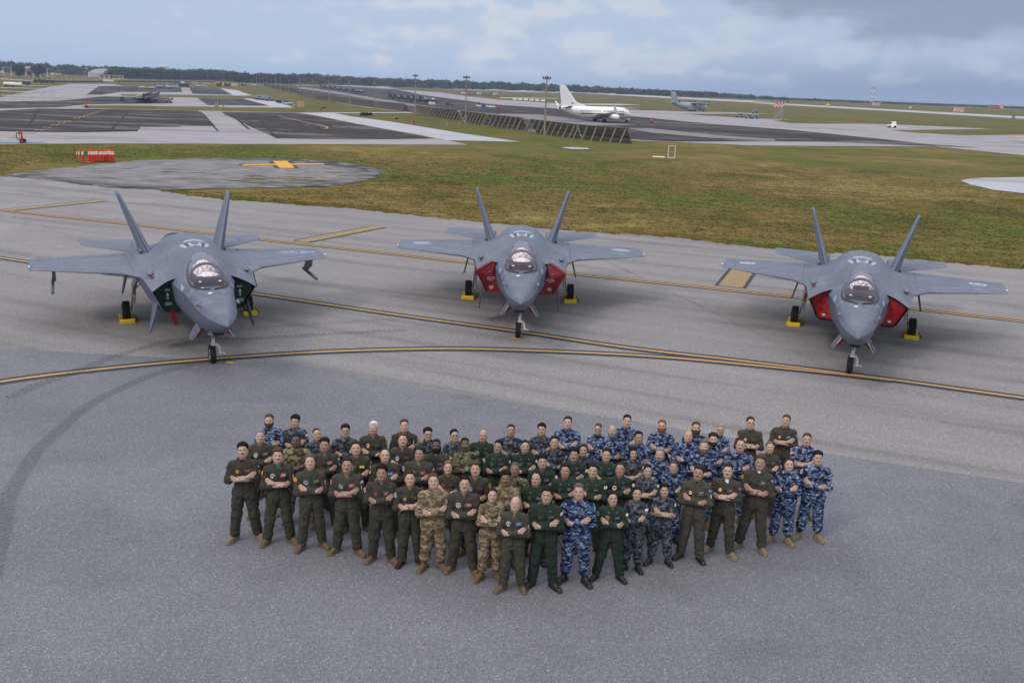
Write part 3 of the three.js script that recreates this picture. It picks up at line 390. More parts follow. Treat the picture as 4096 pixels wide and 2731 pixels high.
const coverGreen = M(0x12302c, .8), coverRed = M(0x700f1a, .6), coverBright = M(0x980e15, .6);
function jetGeos() {
  const [fu, fl] = loftBody(fore, 14, 12, 5), [au, al] = loftBody(aft, 20, 18, 5);
  // wing: inner glove + outer panel, leading-edge flap as its own piece
  const wing = surface([1.6, 2.24, 7.0], [1.6, 2.2, 12.1], [5.30, 2.145, 10.1], [5.33, 2.13, 11.8], .34, .09, 14, 10);
  const flapLE = surface([2.37, 2.225, 7.62], [2.37, 2.235, 8.25], [5.30, 2.10, 9.68], [5.30, 2.145, 10.2], .17, .06, 8, 6);
  const glove = surface([1.5, 2.3, 5.9], [1.5, 2.22, 8.6], [2.40, 2.235, 7.62], [2.40, 2.235, 8.3], .26, .18, 8, 4);
  const flapTE = surface([2.1, 2.235, 11.15], [2.1, 2.19, 12.02], [4.3, 2.175, 11.15], [4.3, 2.15, 11.88], .12, .07, 6, 4);
  const fin = surface([1.25, 2.35, 10.0], [1.45, 2.32, 13.3], [2.09, 4.38, 12.65], [2.13, 4.38, 13.75], .55, .2, 10, 8, [.93, -.37, 0]);
  const stab = surface([1.45, 2.11, 12.25], [1.45, 2.2, 15.2], [3.55, 2.19, 14.1], [3.58, 2.18, 15.75], .20, .06, 10, 6);
  const boom = rb(.5, .34, 2.9, .12, 1.42, 2.14, -13.1);
  const finBlister = new THREE.SphereGeometry(1, 12, 8).scale(.09, .1, .28).translate(1.52, 2.46, -10.9);
  const nozzle = new THREE.LatheGeometry([[.60, 0], [.62, .2], [.56, .7], [.47, 1.15], [.44, 1.15], [.5, .5], [.46, 0]].map(([a, b]) => new THREE.Vector2(a, b)), 30).rotateX(-Math.PI / 2).translate(0, 2.05, -13.4);
  // canopy
  const cs = [[2.92, .02, 2.515, 2.52], [3.1, .32, 2.53, 2.63], [3.35, .53, 2.55, 2.82], [3.7, .585, 2.57, 3.02], [4.1, .585, 2.61, 3.17], [4.5, .56, 2.66, 3.25], [4.9, .51, 2.73, 3.285], [5.3, .43, 2.83, 3.28], [5.7, .30, 2.97, 3.235], [6.0, .13, 3.12, 3.19], [6.1, .02, 3.16, 3.17]];
  const cp = [], ci = [], cu = []; const NA = 22;
  const crow = (s) => { let i = 0; while (i < cs.length - 2 && cs[i + 1][0] < s) i++; const t = clamp((s - cs[i][0]) / (cs[i + 1][0] - cs[i][0])); return cs[i].map((v, k) => mix(v, cs[i + 1][k], t)); };
  const ss = []; for (let q = 0; q <= 40; q++) ss.push(2.92 + 3.18 * (q / 40));
  ss.forEach((s, j) => { const [, w, b, t] = crow(s); for (let i = 0; i <= NA; i++) { const a = Math.PI * i / NA; const x = -w * Math.cos(a) * (1 + .06 * Math.sin(a)), y = b + (t - b) * Math.pow(Math.sin(a), 1.05); cp.push(x, y, -s); cu.push(x, s); if (i && j) { const p = (j - 1) * (NA + 1) + i - 1, q = p + NA + 1; ci.push(p, p + 1, q, p + 1, q + 1, q); } } });
  const canopy = geoOf(cp, ci, cu);
  // canopy edge trim, dull gold, following the sill
  const trim = []; for (const m of [1, -1]) { const pts = []; for (let s = 2.95; s <= 6.05; s += .15) { const [, w, b] = crow(s); pts.push(V3(m * (w + .012), b + .012, -s)); } trim.push(new THREE.TubeGeometry(new THREE.CatmullRomCurve3(pts), 40, .02, 6)); }
  // sill plate around the glass
  const bow = new THREE.TubeGeometry(new THREE.CatmullRomCurve3([...Array(13)].map((_, i) => { const a = Math.PI * i / 12; return V3(-.52 * Math.cos(a), 2.62 + .48 * Math.sin(a), -4.12 - .12 * Math.sin(a)); })), 30, .05, 6);
  // crumpled foil sunshade over seat and coaming
  const foil = new THREE.SphereGeometry(1, 60, 40); { const p = foil.attributes.position; for (let i = 0; i < p.count; i++) { const x = p.getX(i), y = p.getY(i), z = p.getZ(i); const f = 1 + .16 * Math.abs(n3(x * 2.6, y * 2.6, z * 2.6)) - .10 * Math.abs(n3(x * 6, y * 6 + 4, z * 6)); p.setXYZ(i, x * f, y * f, z * f); } }
  const f2 = toCreasedNormals(foil, .35);
  const foilA = f2.clone().scale(.34, .42, .58).translate(0, 2.66, -4.85), foilB = f2.clone().scale(.36, .22, .30).rotateX(.25).translate(.02, 2.66, -3.85);
  return { fu, fl, au, al, wing, flapLE, glove, flapTE, fin, stab, boom, finBlister, nozzle, canopy, trim, bow, foilA, foilB };
}
const JG = jetGeos();
const jetUV = (g) => { const q = g.clone(), p = q.attributes.position, uv = new Float32Array(p.count * 2); for (let i = 0; i < p.count; i++) { uv[i * 2] = (p.getX(i) + 6) / 12; uv[i * 2 + 1] = 1 + p.getZ(i) / 16.4; } q.setAttribute('uv', new THREE.BufferAttribute(uv, 2)); return q; };
function gearWheel(parent, name, r, w, x, z) { // one wheel, axle along x
  const t = part(name, tyreGeo(r, w), MJ.tyre, parent); t.position.set(x, r, z);
  part('rim', [new THREE.CylinderGeometry(r * .6, r * .6, w * .78, 24).rotateZ(Math.PI / 2), ...[...Array(8)].map((_, i) => { const a = i * .785; return cylX(r * .1, w * .82, 0, r * .38 * Math.cos(a), r * .38 * Math.sin(a), 8); })], MJ.white, t);
  part('hub', cylX(r * .17, w * .95, 0, 0, 0, 12), MJ.steel, t); return t;
}
function stealthJet(pos, turn, kind, label, opt) {
  const root = thing('fighter_jet', label, 'fighter jet', pos, turn, 'fighter jets behind the group'); const Y = 0;
  const print = jetPrint(kind), paint = M(0xffffff, .52, .05, { map: print }), under = M(0x5b6272, .52, .05);
  const body = part('fuselage', [jetUV(JG.fu), jetUV(JG.au)], paint, root); part('belly', [JG.fl, JG.al], under, root);
  for (const m of [1, -1]) {
    const f = (g) => jetUV(m > 0 ? g : mirrorX(g));
    const w = part('wing', [f(JG.wing), f(JG.glove)], paint, root); part('leading_edge_flap', f(JG.flapLE), paint, w); part('trailing_edge_flap', f(JG.flapTE), paint, w);
    part('wingtip_light', rb(.06, .04, .16, .015, m * 5.29, 2.17, -10.0), M(0xd8dde2, .3), w);
    const fn = part('tail_fin', f(JG.fin), M(0x5b6272, .52, .05), root); part('rudder_hinge', rod([m * 2.03, 4.2, -13.2], [m * 1.45, 2.6, -12.6], .012, .012, 5), under, fn);
    part('horizontal_stabilizer', f(JG.stab), paint, root); part('tail_boom', f(JG.boom), paint, root); part('fin_root_blister', f(JG.finBlister), paint, root);
    // main gear: strut, drag brace, wheel, doors
    const mx = m * 2.22, mz = -10.0;
    const leg = part('main_gear', [rod([m * 1.72, 1.95, -9.7], [m * 1.90, 1.3, -9.93], .11), rod([m * 1.90, 1.3, -9.93], [m * 1.96, .62, -10], .09), rod([m * 1.96, .66, -10], [m * 1.99, .36, -10], .065), cylX(.055, .3, m * 2.08, .37, -10, 12), rod([m * 1.85, 1.2, -9.95], [m * 1.45, 1.75, -9.3], .03), rod([m * 1.95, .95, -9.9], [m * 1.95, .5, -9.82], .02), bx(.16, .12, .14, m * 1.95, .98, -9.9)], MJ.white, root);
    gearWheel(leg, 'wheel', .37, .28, mx, mz); part('brake_line', rod([m * 1.9, 1.35, -9.8], [m * 2.04, .45, -9.9], .015), MJ.dark, leg); part('warning_streamer', bx(.035, .55, .012, m * 1.86, 1.25, -9.78, [0, 0, m * .15]), MJ.tag, leg);
    part('gear_door', prism([[0, 0], [.75, 0], [.62, -.55], [.5, -.72], [.32, -.6], [.18, -.35]], .04, .01).rotateY(-Math.PI / 2).rotateZ(m * .25).translate(m * 2.16, 2.03, -9.1), under, root);
    // weapon bay door, a curved blade hanging below the belly
    if (opt.bay) { const g = prism([[0, 0], [.5, .1], [.95, 0], [.9, -.5], [.72, -.95], [.5, -1.05], [.28, -.7]], .035, .008).rotateY(-Math.PI / 2); part('bay_door', g.scale(1, 1.1, 1.25).rotateZ(m * (.1 + opt.bay)).translate(m * 1.42, 1.66, -6.4), under, root); }
    // nose gear doors, white inside
    const nd = part('nose_gear_door', prism([[0, 0], [.62, 0], [.62, -.2], [.5, -.46], [.12, -.46], [0, -.25]], .03, .006).rotateY(-Math.PI / 2).rotateZ(m * .55).translate(m * .40, 1.30, -3.62), MJ.inner, root); part('door_rim', prism([[-.03, .02], [.65, .02], [.65, -.22], [.52, -.5], [.1, -.5], [-.03, -.27]], .014, .003).rotateY(-Math.PI / 2).rotateZ(m * .55).translate(m * .435, 1.31, -3.64), under, nd);
    part('actuator', [rod([m * .18, 1.32, -3.2], [m * .48, 1.12, -3.3], .028), rod([m * .25, 1.25, -3.1], [m * .5, .98, -3.2], .02), bx(.14, .1, .12, m * .5, 1.12, -3.25)], MJ.red, root);
    part('probe_cover', [rb(.09, .07, .34, .025, m * .60, 2.32, -1.9)], under, root);
    part('side_blister', new THREE.SphereGeometry(1, 16, 10).scale(.16, .09, .7).rotateY(m * .12).translate(m * 1.5, 2.5, -6.5), under, root);
  }
  part('sensor_cover', rb(.12, .10, .42, .03, -1.52, 2.42, -5.85).rotateY(0), coverRed, root);
  part('nozzle', JG.nozzle, MJ.dark, root);
  // nose gear: oleo, one-sided fork, wheel
  const ng = part('nose_gear', [rod([0, 1.25, -3.55], [.02, .92, -3.5], .10), rod([.02, .95, -3.5], [.02, .6, -3.47], .055), bx(.2, .07, .16, .04, .62, -3.47), rod([.14, .62, -3.47], [.17, .30, -3.47], .045), bx(.06, .26, .12, .19, .42, -3.44), rod([.14, .3, -3.47], [-.1, .3, -3.47], .04), rod([.05, .9, -3.55], [.05, 1.2, -4.2], .035), rod([.2, .35, -3.4], [.34, .32, -3.33], .02), bx(.26, .07, .12, 0, .97, -3.48)], MJ.white, root);
  gearWheel(ng, 'wheel', .30, .20, -.03, -3.47); part('oleo', rod([.02, .84, -3.5], [.02, .62, -3.475], .04), MJ.steel, ng); part('taxi_light', cylX(.05, .06, .0, .88, -3.37, 12).rotateY(0), MJ.steel, ng);
  part('chin_sensor', rb(.34, .16, .55, .05, 0, 1.36, -2.2), MJ.dark, root);
  // cockpit
  part('cockpit_tub', [bx(.94, .05, 2.0, 0, 2.66, -4.35), rb(.82, .34, .5, .1, 0, 2.62, -3.62), rb(.7, .2, .5, .06, 0, 2.68, -5.2)], MJ.tub, root);
  const can = part('canopy', JG.canopy, MJ.glass, root); part('canopy_trim', JG.trim, MJ.gold, can); part('canopy_bow', JG.bow, MJ.frame, can);
  part('sunshade', opt.foil === 2 ? [JG.foilA] : [JG.foilA, JG.foilB], MJ.foil, root); if (opt.foil === 2) part('head_up_unit', [rb(.5, .42, .1, .05, 0, 2.72, -3.95)], MJ.tub, root);
  for (const q of [-.3, .3]) part('coaming_tag', bx(.09, .01, .09, q, 2.70, -3.36, [.5, 0, 0]), MJ.inner, root);
  if (opt.pylons) for (const m of [1, -1]) { const py = part('outboard_pylon', [prism([[0, 0], [.9, 0], [.95, -.45], [.7, -.5], [.1, -.25]], .07, .015).rotateY(Math.PI / 2).translate(m * 4.55, 2.12, -9.3)], under, root); part('launch_rail', [rb(.10, .12, 2.3, .03, m * 4.58, 1.52, -9.6), bx(.03, .2, .5, m * 4.58, 1.62, -10.3)], under, py); }
  // intake covers: stood in the lips, lifted out before flight
  return root;
}
function intakeCover(jet, m, mat, label, style) {
  const g = thing('intake_cover', label, 'intake cover', jet.position.toArray(), jet.rotation.y, 'intake covers of the fighter jets');
  const pts = style === 'flush' ? [[.98, 2.50, 4.95], [1.10, 2.52, 4.92], [1.66, 2.22, 4.58], [1.28, 1.36, 4.95], [.62, 1.36, 4.74], [.88, 1.7, 4.80], [1.0, 2.2, 4.9]] : [[1.0, 2.44, 5.22], [1.12, 2.44, 5.22], [1.60, 2.18, 4.98], [1.24, 1.42, 5.2], [.68, 1.42, 5.05], [.86, 1.75, 5.1], [.97, 2.2, 5.15]];
  const c = pts.reduce((a, p) => [a[0] + p[0] / pts.length, a[1] + p[1] / pts.length, a[2] + p[2] / pts.length], [0, 0, 0]); if (style === 'flush') c[2] -= .06; else c[2] += .05;
  const pos = [], idx = [], N = 8; // fan of rings so the cloth can billow
  for (let r = 0; r <= N; r++) for (let k = 0; k <= 42; k++) { const t = (k % 42) / 42 * pts.length, i = Math.floor(t), f = t - i, p = pts[i % pts.length].map((v, a) => mix(v, pts[(i + 1) % pts.length][a], f)), u = r / N; const q = p.map((v, a) => mix(c[a], v, u)); const b = (style === 'flush' ? .010 : .035) * n3(q[0] * 5 + m, q[1] * 5, style === 'flush' ? 2 : 5) * (1 - u * u); pos.push(q[0] * m, q[1], -(q[2] + b)); if (r && k) { const a = (r - 1) * 43 + k - 1, d = a + 43; m > 0 ? idx.push(a, d, a + 1, a + 1, d, d + 1) : idx.push(a, a + 1, d, a + 1, d + 1, d); } }
  part('cloth', geoOf(pos, idx), mat, g);
  if (style === 'flush') { const rim = []; for (let i = 0; i < 4; i++) { const a = pts[i + 1 > 6 ? 0 : i], b = pts[i + 1]; rim.push(rod([a[0] * m, a[1], -a[2]], [b[0] * m, b[1], -b[2]], .035, .035, 6)); } for (const [i, j] of [[1, 2], [2, 3]]) { const a = pts[i], b = pts[j]; const P = [...[a, b].map((p) => [p[0] * m, p[1], -p[2]]), ...[b, a].map((p) => [(p[0] + .02) * m, p[1] + .03, -(p[2] + .28)])].flat(); rim.push(geoOf(P, m > 0 ? [0, 1, 2, 0, 2, 3] : [0, 2, 1, 0, 3, 2])); } part('hem', rim, mat, g); }
  return g;
}
// lettering on the covers: flat print on thin patches
function printPatch(jet, parent, name, tex, w, h, x, y, s, ry, rx = 0) { const p = part(name, new THREE.PlaneGeometry(w, h), M(0xffffff, .8, 0, { map: tex, transparent: true, alphaTest: .4 }), parent); p.position.set(x, y, -s); p.rotation.set(rx, ry, 0, 'YXZ'); return p; }
const inkTex = (w, h, lines, col, size) => canvasTex(w, h, (c) => { c.clearRect(0, 0, w, h); c.fillStyle = col; c.textAlign = 'center'; lines.forEach(([t, y, s]) => { c.font = `bold ${s || size}px sans-serif`; c.fillText(t, w / 2, y); }); });

const jetL = stealthJet([-8.09, 0, -25.68], .445, 0, 'stealth fighter jet with star marking, outboard rails and dark green intake covers', { pylons: true, bay: .15, foil: 1 });
const jetM = stealthJet([.24, 0, -29.9], 0, 1, 'stealth fighter jet with flush red intake covers and pale wing discs', { bay: .02, foil: 1 });
const jetR = stealthJet([10.28, 0, -26.97], -.335, 2, 'stealth fighter jet with recessed red intake covers and ringed wing roundels', { bay: 0, foil: 2 });
for (const [j, mat, st, w] of [[jetL, coverGreen, 'in', 'dark green cloth cover in the %s intake of the pylon-carrying jet'], [jetM, coverRed, 'flush', 'red padded cover over the %s intake lip of the middle jet'], [jetR, coverBright, 'in', 'bright red cloth cover in the %s intake of the ring-roundel jet']])
  for (const m of [-1, 1]) {
    const g = intakeCover(j, m, mat, w.replace('%s', m < 0 ? 'left-hand' : 'right-hand'), st);
    if (j === jetM) { printPatch(j, g, 'lettering', inkTex(128, 128, [['PROTECTION', 30, 18], ['ENGINE AIR INLET', 52, 14], ['IN USE', 72, 16]], '#d8b8b8'), .34, .34, m * 1.12, 1.86, 4.70, -m * .25); printPatch(j, g, 'lettering', inkTex(128, 128, [['REMOVE', 40, 28], ['BEFORE', 72, 28], ['FLIGHT', 104, 28]], '#f0e6e6'), .18, .18, m * 1.10, 1.58, 4.72, -m * .25); printPatch(j, g, 'lettering', inkTex(64, 128, [['\u2191', 60, 60], ['UP', 100, 26]], '#e8dada'), .10, .2, m * 1.18, 2.22, 4.71, -m * .25); }
    if (j === jetL) { printPatch(j, g, 'lettering', inkTex(256, 256, [['-5265', 236, 60], ['SEVEN', 30, 34]], '#9fb0ac'), .42, .6, m * 1.14, 1.88, 5.0, -m * .2); printPatch(j, g, 'emblem', canvasTex(64, 96, (c) => { c.clearRect(0, 0, 64, 96); c.fillStyle = '#c9c4b4'; c.beginPath(); c.arc(32, 14, 9, 0, 7); c.fill(); c.fillRect(22, 24, 20, 34); c.fillRect(23, 58, 7, 34); c.fillRect(35, 58, 7, 34); c.fillRect(10, 28, 10, 6); c.fillRect(42, 28, 12, 6); c.fillStyle = '#7a3a30'; c.fillRect(24, 40, 16, 14); }), .16, .24, m * 1.15, 1.93, 4.985, -m * .2); if (m < 0) { const st2 = part('warning_streamer', [bx(.14, .6, .01, -.98, 1.2, -5.0, [.3, 0, .25])], MJ.red, g); } }
    if (j === jetR) part('care_label', [bx(.1, .07, .006, m * 1.08, 1.58, -5.02)], MJ.inner, g);
  }
// wheel chocks: pairs of yellow blocks joined by a rope, one pair per main wheel
{
  const build = (t) => { for (const s of [1, -1]) { const b = part('chock_block', prism([[-.09, 0], [.09, 0], [.09, .09], [.04, .14], [-.04, .14], [-.09, .09]], .5, .01).rotateY(Math.PI / 2).translate(-.25, 0, s * .44), MJ.yellow, t); part('grip_pad', bx(.2, .012, .08, 0, .152, s * .44), M(0x8a5a16, .9), b); } part('rope', new THREE.TubeGeometry(new THREE.CatmullRomCurve3([V3(.28, .1, .42), V3(.36, .03, .2), V3(.38, .02, -.15), V3(.28, .1, -.42)]), 20, .014, 5), MJ.rope, t); };
  const where = ['dark-covered pylon jet', 'middle jet', 'ring-roundel jet'];
  [jetL, jetM, jetR].forEach((j, q) => { for (const m of [-1, 1]) { const p = V3(m * 2.22, 0, -10).applyAxisAngle(V3(0, 1, 0), j.rotation.y).add(j.position); build(thing('wheel_chock', `yellow wheel chocks at the ${m < 0 ? 'left-hand' : 'right-hand'} main wheel of the ${where[q]}`, 'wheel chock', [p.x, .004, p.z], j.rotation.y, 'yellow chocks under the jets')); } });
}
// ---------------------------------------------------------------- people
// surface nets over a distance field; blocks far from the surface are skipped
function netMesh(f, lo, hi, h) {
  const nx = Math.ceil((hi[0] - lo[0]) / h) + 1, ny = Math.ceil((hi[1] - lo[1]) / h) + 1, nz = Math.ceil((hi[2] - lo[2]) / h) + 1, F = new Float32Array(nx * ny * nz), B = 5;
  const id = (i, j, k) => i + nx * (j + ny * k);
  for (let k0 = 0; k0 < nz; k0 += B) for (let j0 = 0; j0 < ny; j0 += B) for (let i0 = 0; i0 < nx; i0 += B) {
    const c = f(lo[0] + (i0 + B / 2) * h, lo[1] + (j0 + B / 2) * h, lo[2] + (k0 + B / 2) * h), far = Math.abs(c) > B * h * 1.35;
    for (let k = k0; k < Math.min(nz, k0 + B); k++) for (let j = j0; j < Math.min(ny, j0 + B); j++) for (let i = i0; i < Math.min(nx, i0 + B); i++) F[id(i, j, k)] = far ? c : f(lo[0] + i * h, lo[1] + j * h, lo[2] + k * h);
  }
  const vi = new Int32Array(nx * ny * nz).fill(-1), pos = [], idx = [], off = [0, 1, nx, nx + 1, nx * ny, nx * ny + 1, nx * ny + nx, nx * ny + nx + 1];
  for (let k = 0; k < nz - 1; k++) for (let j = 0; j < ny - 1; j++) for (let i = 0; i < nx - 1; i++) {
    const o = id(i, j, k); let m = 0; for (let q = 0; q < 8; q++) if (F[o + off[q]] < 0) m |= 1 << q; if (m === 0 || m === 255) continue;
    let x = 0, y = 0, z = 0, n = 0;
    const e = (a, b, ax) => { if (((m >> a) & 1) === ((m >> b) & 1)) return; const fa = F[o + off[a]], fb = F[o + off[b]], t = fa / (fa - fb); x += (a & 1) + (ax === 0 ? t : 0); y += ((a >> 1) & 1) + (ax === 1 ? t : 0); z += (a >> 2) + (ax === 2 ? t : 0); n++; };
    e(0, 1, 0); e(2, 3, 0); e(4, 5, 0); e(6, 7, 0); e(0, 2, 1); e(1, 3, 1); e(4, 6, 1); e(5, 7, 1); e(0, 4, 2); e(1, 5, 2); e(2, 6, 2); e(3, 7, 2);
    vi[o] = pos.length / 3; pos.push(lo[0] + (i + x / n) * h, lo[1] + (j + y / n) * h, lo[2] + (k + z / n) * h);
  }
  const quad = (a, b, c, d, s) => { if (a < 0 || b < 0 || c < 0 || d < 0) return; s ? idx.push(a, b, c, a, c, d) : idx.push(a, c, b, a, d, c); };
  for (let k = 1; k < nz - 1; k++) for (let j = 1; j < ny - 1; j++) for (let i = 1; i < nx - 1; i++) {
    const o = id(i, j, k), s = F[o] < 0;
    if (s !== F[o + 1] < 0) quad(vi[o], vi[o - nx], vi[o - nx - nx * ny], vi[o - nx * ny], !s);
    if (s !== F[o + nx] < 0) quad(vi[o], vi[o - nx * ny], vi[o - 1 - nx * ny], vi[o - 1], !s);
    if (s !== F[o + nx * ny] < 0) quad(vi[o], vi[o - 1], vi[o - 1 - nx], vi[o - nx], !s);
  }
  return geoOf(pos, idx);
}
const cap = (x, y, z, a, b, ra, rb2) => { const bx_ = b[0] - a[0], by = b[1] - a[1], bz = b[2] - a[2], t = clamp(((x - a[0]) * bx_ + (y - a[1]) * by + (z - a[2]) * bz) / (bx_ * bx_ + by * by + bz * bz)), dx = x - a[0] - bx_ * t, dy = y - a[1] - by * t, dz = z - a[2] - bz * t; return Math.sqrt(dx * dx + dy * dy + dz * dz) - (ra + (rb2 - ra) * t); };
const ell = (x, y, z, c, r) => { const a = (x - c[0]) / r[0], b = (y - c[1]) / r[1], d = (z - c[2]) / r[2], k = Math.sqrt(a * a + b * b + d * d); return (k - 1) * Math.min(r[0], r[1], r[2]); };
const smin = (a, b, k) => { const h = Math.max(k - Math.abs(a - b), 0) / k; return Math.min(a, b) - h * h * k * .25; };
const smax = (a, b, k) => -smin(-a, -b, k);
function lerpTab(t, y) { if (y <= t[0][0]) return t[0]; for (let i = 1; i < t.length; i++) if (y <= t[i][0]) { const u = (y - t[i - 1][0]) / (t[i][0] - t[i - 1][0]), s = u * u * (3 - 2 * u); return t[i].map((v, k) => mix(t[i - 1][k], v, k ? s : u)); } return t[t.length - 1]; }

const KIT = { // cloth, in linear reflectance
  sage: { suit: [.049, .047, .036] }, ausuit: { suit: [.056, .052, .040] }, jsuit: { suit: [.022, .036, .026] },
  blue: { camo: [[.047, .074, .145], [.011, .018, .050], [.29, .335, .43], [.085, .122, .215]], sx: 26, sy: 46 },
  grey: { camo: [[.066, .074, .092], [.022, .025, .031], [.15, .162, .19], [.042, .052, .064]], sx: 30, sy: 30 },
  tan: { camo: [[.235, .175, .112], [.11, .08, .048], [.33, .265, .19], [.13, .122, .066]], sx: 22, sy: 44 },
  forest: { camo: [[.125, .125, .072], [.03, .032, .024], [.25, .225, .15], [.075, .085, .045]], sx: 28, sy: 28 },
  desert: { camo: [[.22, .165, .10], [.055, .045, .03], [.33, .26, .18], [.11, .095, .055]], sx: 30, sy: 30 },
};
function camoAt(K, x, y, z, sd) {
  const q = K.sx > 26 ? (v) => Math.round(v * 55) / 55 : (v) => v, X = q(x) * K.sx * .6, Y = q(y) * K.sy * .6, Z = q(z) * K.sx * .6;
  const a = n3(X * .45 + sd, Y * .5, Z * .45), b = n3(X * .8, Y * .9 + sd, Z * .8 + 7), c = n3(X + 31, Y * 1.1, Z + sd);
  if (a > .18) return K.camo[1]; if (b > .36) return K.camo[2]; if (c > .15) return K.camo[3]; return K.camo[0];
}
const SKIN = { fair: [.46, .29, .222], light: [.41, .26, .19], tan: [.33, .20, .138], gold: [.39, .255, .175], olive: [.30, .185, .12], brown: [.20, .115, .07], dark: [.095, .055, .038] };
const HAIRC = { black: [.012, .011, .011], dark: [.03, .022, .016], brown: [.075, .045, .026], light: [.16, .10, .055], red: [.17, .07, .03], grey: [.20, .19, .18], white: [.62, .61, .60], blonde: [.32, .23, .13], pepper: [.09, .085, .08] };
const BOOT = { tan: [.145, .095, .052], sand: [.22, .16, .10], black: [.016, .015, .015], maroon: [.06, .022, .018] };
const matCache = {}; const cm = (c, r, o = {}) => { const k = c.join() + r + JSON.stringify(o); return matCache[k] ??= new THREE.MeshPhysicalMaterial({ color: new THREE.Color().setRGB(...c), roughness: r, specularIntensity: r > .6 ? .3 : 1, ...o }); };
const vcMat = new THREE.MeshPhysicalMaterial({ vertexColors: true, roughness: .92, specularIntensity: .3 });

// prints for patches
const flagTex = {
  us: canvasTex(64, 40, (c) => { for (let i = 0; i < 7; i++) { c.fillStyle = i % 2 ? '#d8d4cc' : '#a8343a'; c.fillRect(0, i * 5.7, 64, 6); } c.fillStyle = '#2a3a66'; c.fillRect(0, 0, 28, 22); c.fillStyle = '#d8d8d8'; for (let i = 0; i < 12; i++) c.fillRect(3 + (i % 4) * 7, 3 + Math.floor(i / 4) * 7, 2, 2); }),
  jp: canvasTex(64, 44, (c) => { c.fillStyle = '#f0f0ee'; c.fillRect(0, 0, 64, 44); c.fillStyle = '#c01426'; c.beginPath(); c.arc(32, 22, 12, 0, 7); c.fill(); }),
  au: canvasTex(64, 40, (c) => { c.fillStyle = '#1f3a86'; c.fillRect(0, 0, 64, 40); c.strokeStyle = '#e8e8e8'; c.lineWidth = 4; c.beginPath(); c.moveTo(0, 0); c.lineTo(30, 20); c.moveTo(30, 0); c.lineTo(0, 20); c.moveTo(15, 0); c.lineTo(15, 20); c.moveTo(0, 10); c.lineTo(30, 10); c.stroke(); c.strokeStyle = '#b01c2c'; c.lineWidth = 2; c.beginPath(); c.moveTo(15, 0); c.lineTo(15, 20); c.moveTo(0, 10); c.lineTo(30, 10); c.stroke(); c.fillStyle = '#eee'; for (const [x, y] of [[15, 31], [48, 8], [48, 33], [40, 20], [56, 18]]) { c.beginPath(); c.arc(x, y, 2.6, 0, 7); c.fill(); } }),
};
const tagTex = (bg, fg, text) => canvasTex(96, 44, (c) => { c.fillStyle = bg; c.fillRect(0, 0, 96, 44); c.strokeStyle = fg; c.lineWidth = 3; c.strokeRect(2, 2, 92, 40); c.fillStyle = fg; c.beginPath(); c.moveTo(14, 14); c.lineTo(42, 18); c.lineTo(48, 12); c.lineTo(54, 18); c.lineTo(82, 14); c.lineTo(54, 25); c.lineTo(48, 22); c.lineTo(42, 25); c.fill(); if (text) { c.font = 'bold 12px sans-serif'; c.textAlign = 'center'; c.fillText(text, 48, 38); } });
const tapeTex = (t) => canvasTex(96, 20, (c) => { c.fillStyle = '#16213c'; c.fillRect(0, 0, 96, 20); c.fillStyle = '#dfe4ee'; c.font = 'bold 15px sans-serif'; c.textAlign = 'center'; c.fillText(t, 48, 15); });
const discTex = (ring, field, fig, fig2) => canvasTex(64, 64, (c) => { c.fillStyle = ring; c.fillRect(0, 0, 64, 64); c.fillStyle = field; c.beginPath(); c.arc(32, 32, 24, 0, 7); c.fill(); c.fillStyle = fig; c.beginPath(); c.moveTo(32, 12); c.lineTo(46, 40); c.lineTo(32, 34); c.lineTo(18, 40); c.fill(); c.fillStyle = fig2; c.fillRect(22, 42, 20, 7); });
const PM_ = (t) => M(0xffffff, .85, 0, { map: t });
const TAG = { red: PM_(tagTex('#a3121f', '#eee8e4')), redblue: PM_(tagTex('#2a2c48', '#d04a54')), yellow: PM_(tagTex('#d8c22a', '#3a3416')), blue: PM_(tagTex('#1f4f9a', '#cfe0f0')), black: PM_(tagTex('#17170f', '#c8a848')), grey: PM_(tagTex('#5b6064', '#1c2022')), white: PM_(tagTex('#24261f', '#e8e8e4')), green: PM_(tagTex('#8fa03a', '#2c3a18')), stripe: PM_(tagTex('#b8202e', '#f2f2f0')) };
const DISC = { blue: PM_(discTex('#d8d6ce', '#22408a', '#c8b88a', '#e8e4da')), gold: PM_(discTex('#22201a', '#c8a03a', '#1f2a4a', '#8a1c20')), red: PM_(discTex('#7a2430', '#2a2a30', '#b85a68', '#8a3a44')), sun: PM_(discTex('#c8681c', '#f0b41e', '#2a1c16', '#b8321a')), cyan: PM_(discTex('#d8dad4', '#3f8ab4', '#d8c23a', '#3a8a4a')), navy: PM_(discTex('#cfd4da', '#1c2c52', '#a8b4c4', '#c87a3a')), multi: PM_(discTex('#ddd6c4', '#c84a32', '#28509a', '#e8b83a')), sub: PM_(discTex('#2c3830', '#4c5a52', '#20281f', '#39443c')), yblk: PM_(discTex('#e0c01e', '#1c1c1a', '#e0c01e', '#e0c01e')), crest: PM_(discTex('#1a1a18', '#d8c48a', '#c03a2a', '#e8e2d2')), cheq: PM_(discTex('#d8d8d4', '#d0521c', '#f0c01e', '#1c1c1c')) };
const FLAG = { us: PM_(flagTex.us), jp: PM_(flagTex.jp), au: PM_(flagTex.au) };
const TAPE = { force: PM_(tapeTex('AIR FORCE')), a: PM_(tapeTex('PORTER')), b: PM_(tapeTex('NELSON')), c: PM_(tapeTex('GRAY')), d: PM_(tapeTex('GLOVER')), e: PM_(tapeTex('MCCOY')) };
const rankM = M(0x11172a, .9);
const discG = new THREE.CircleGeometry(1, 18), rectG = new THREE.PlaneGeometry(1, 1);

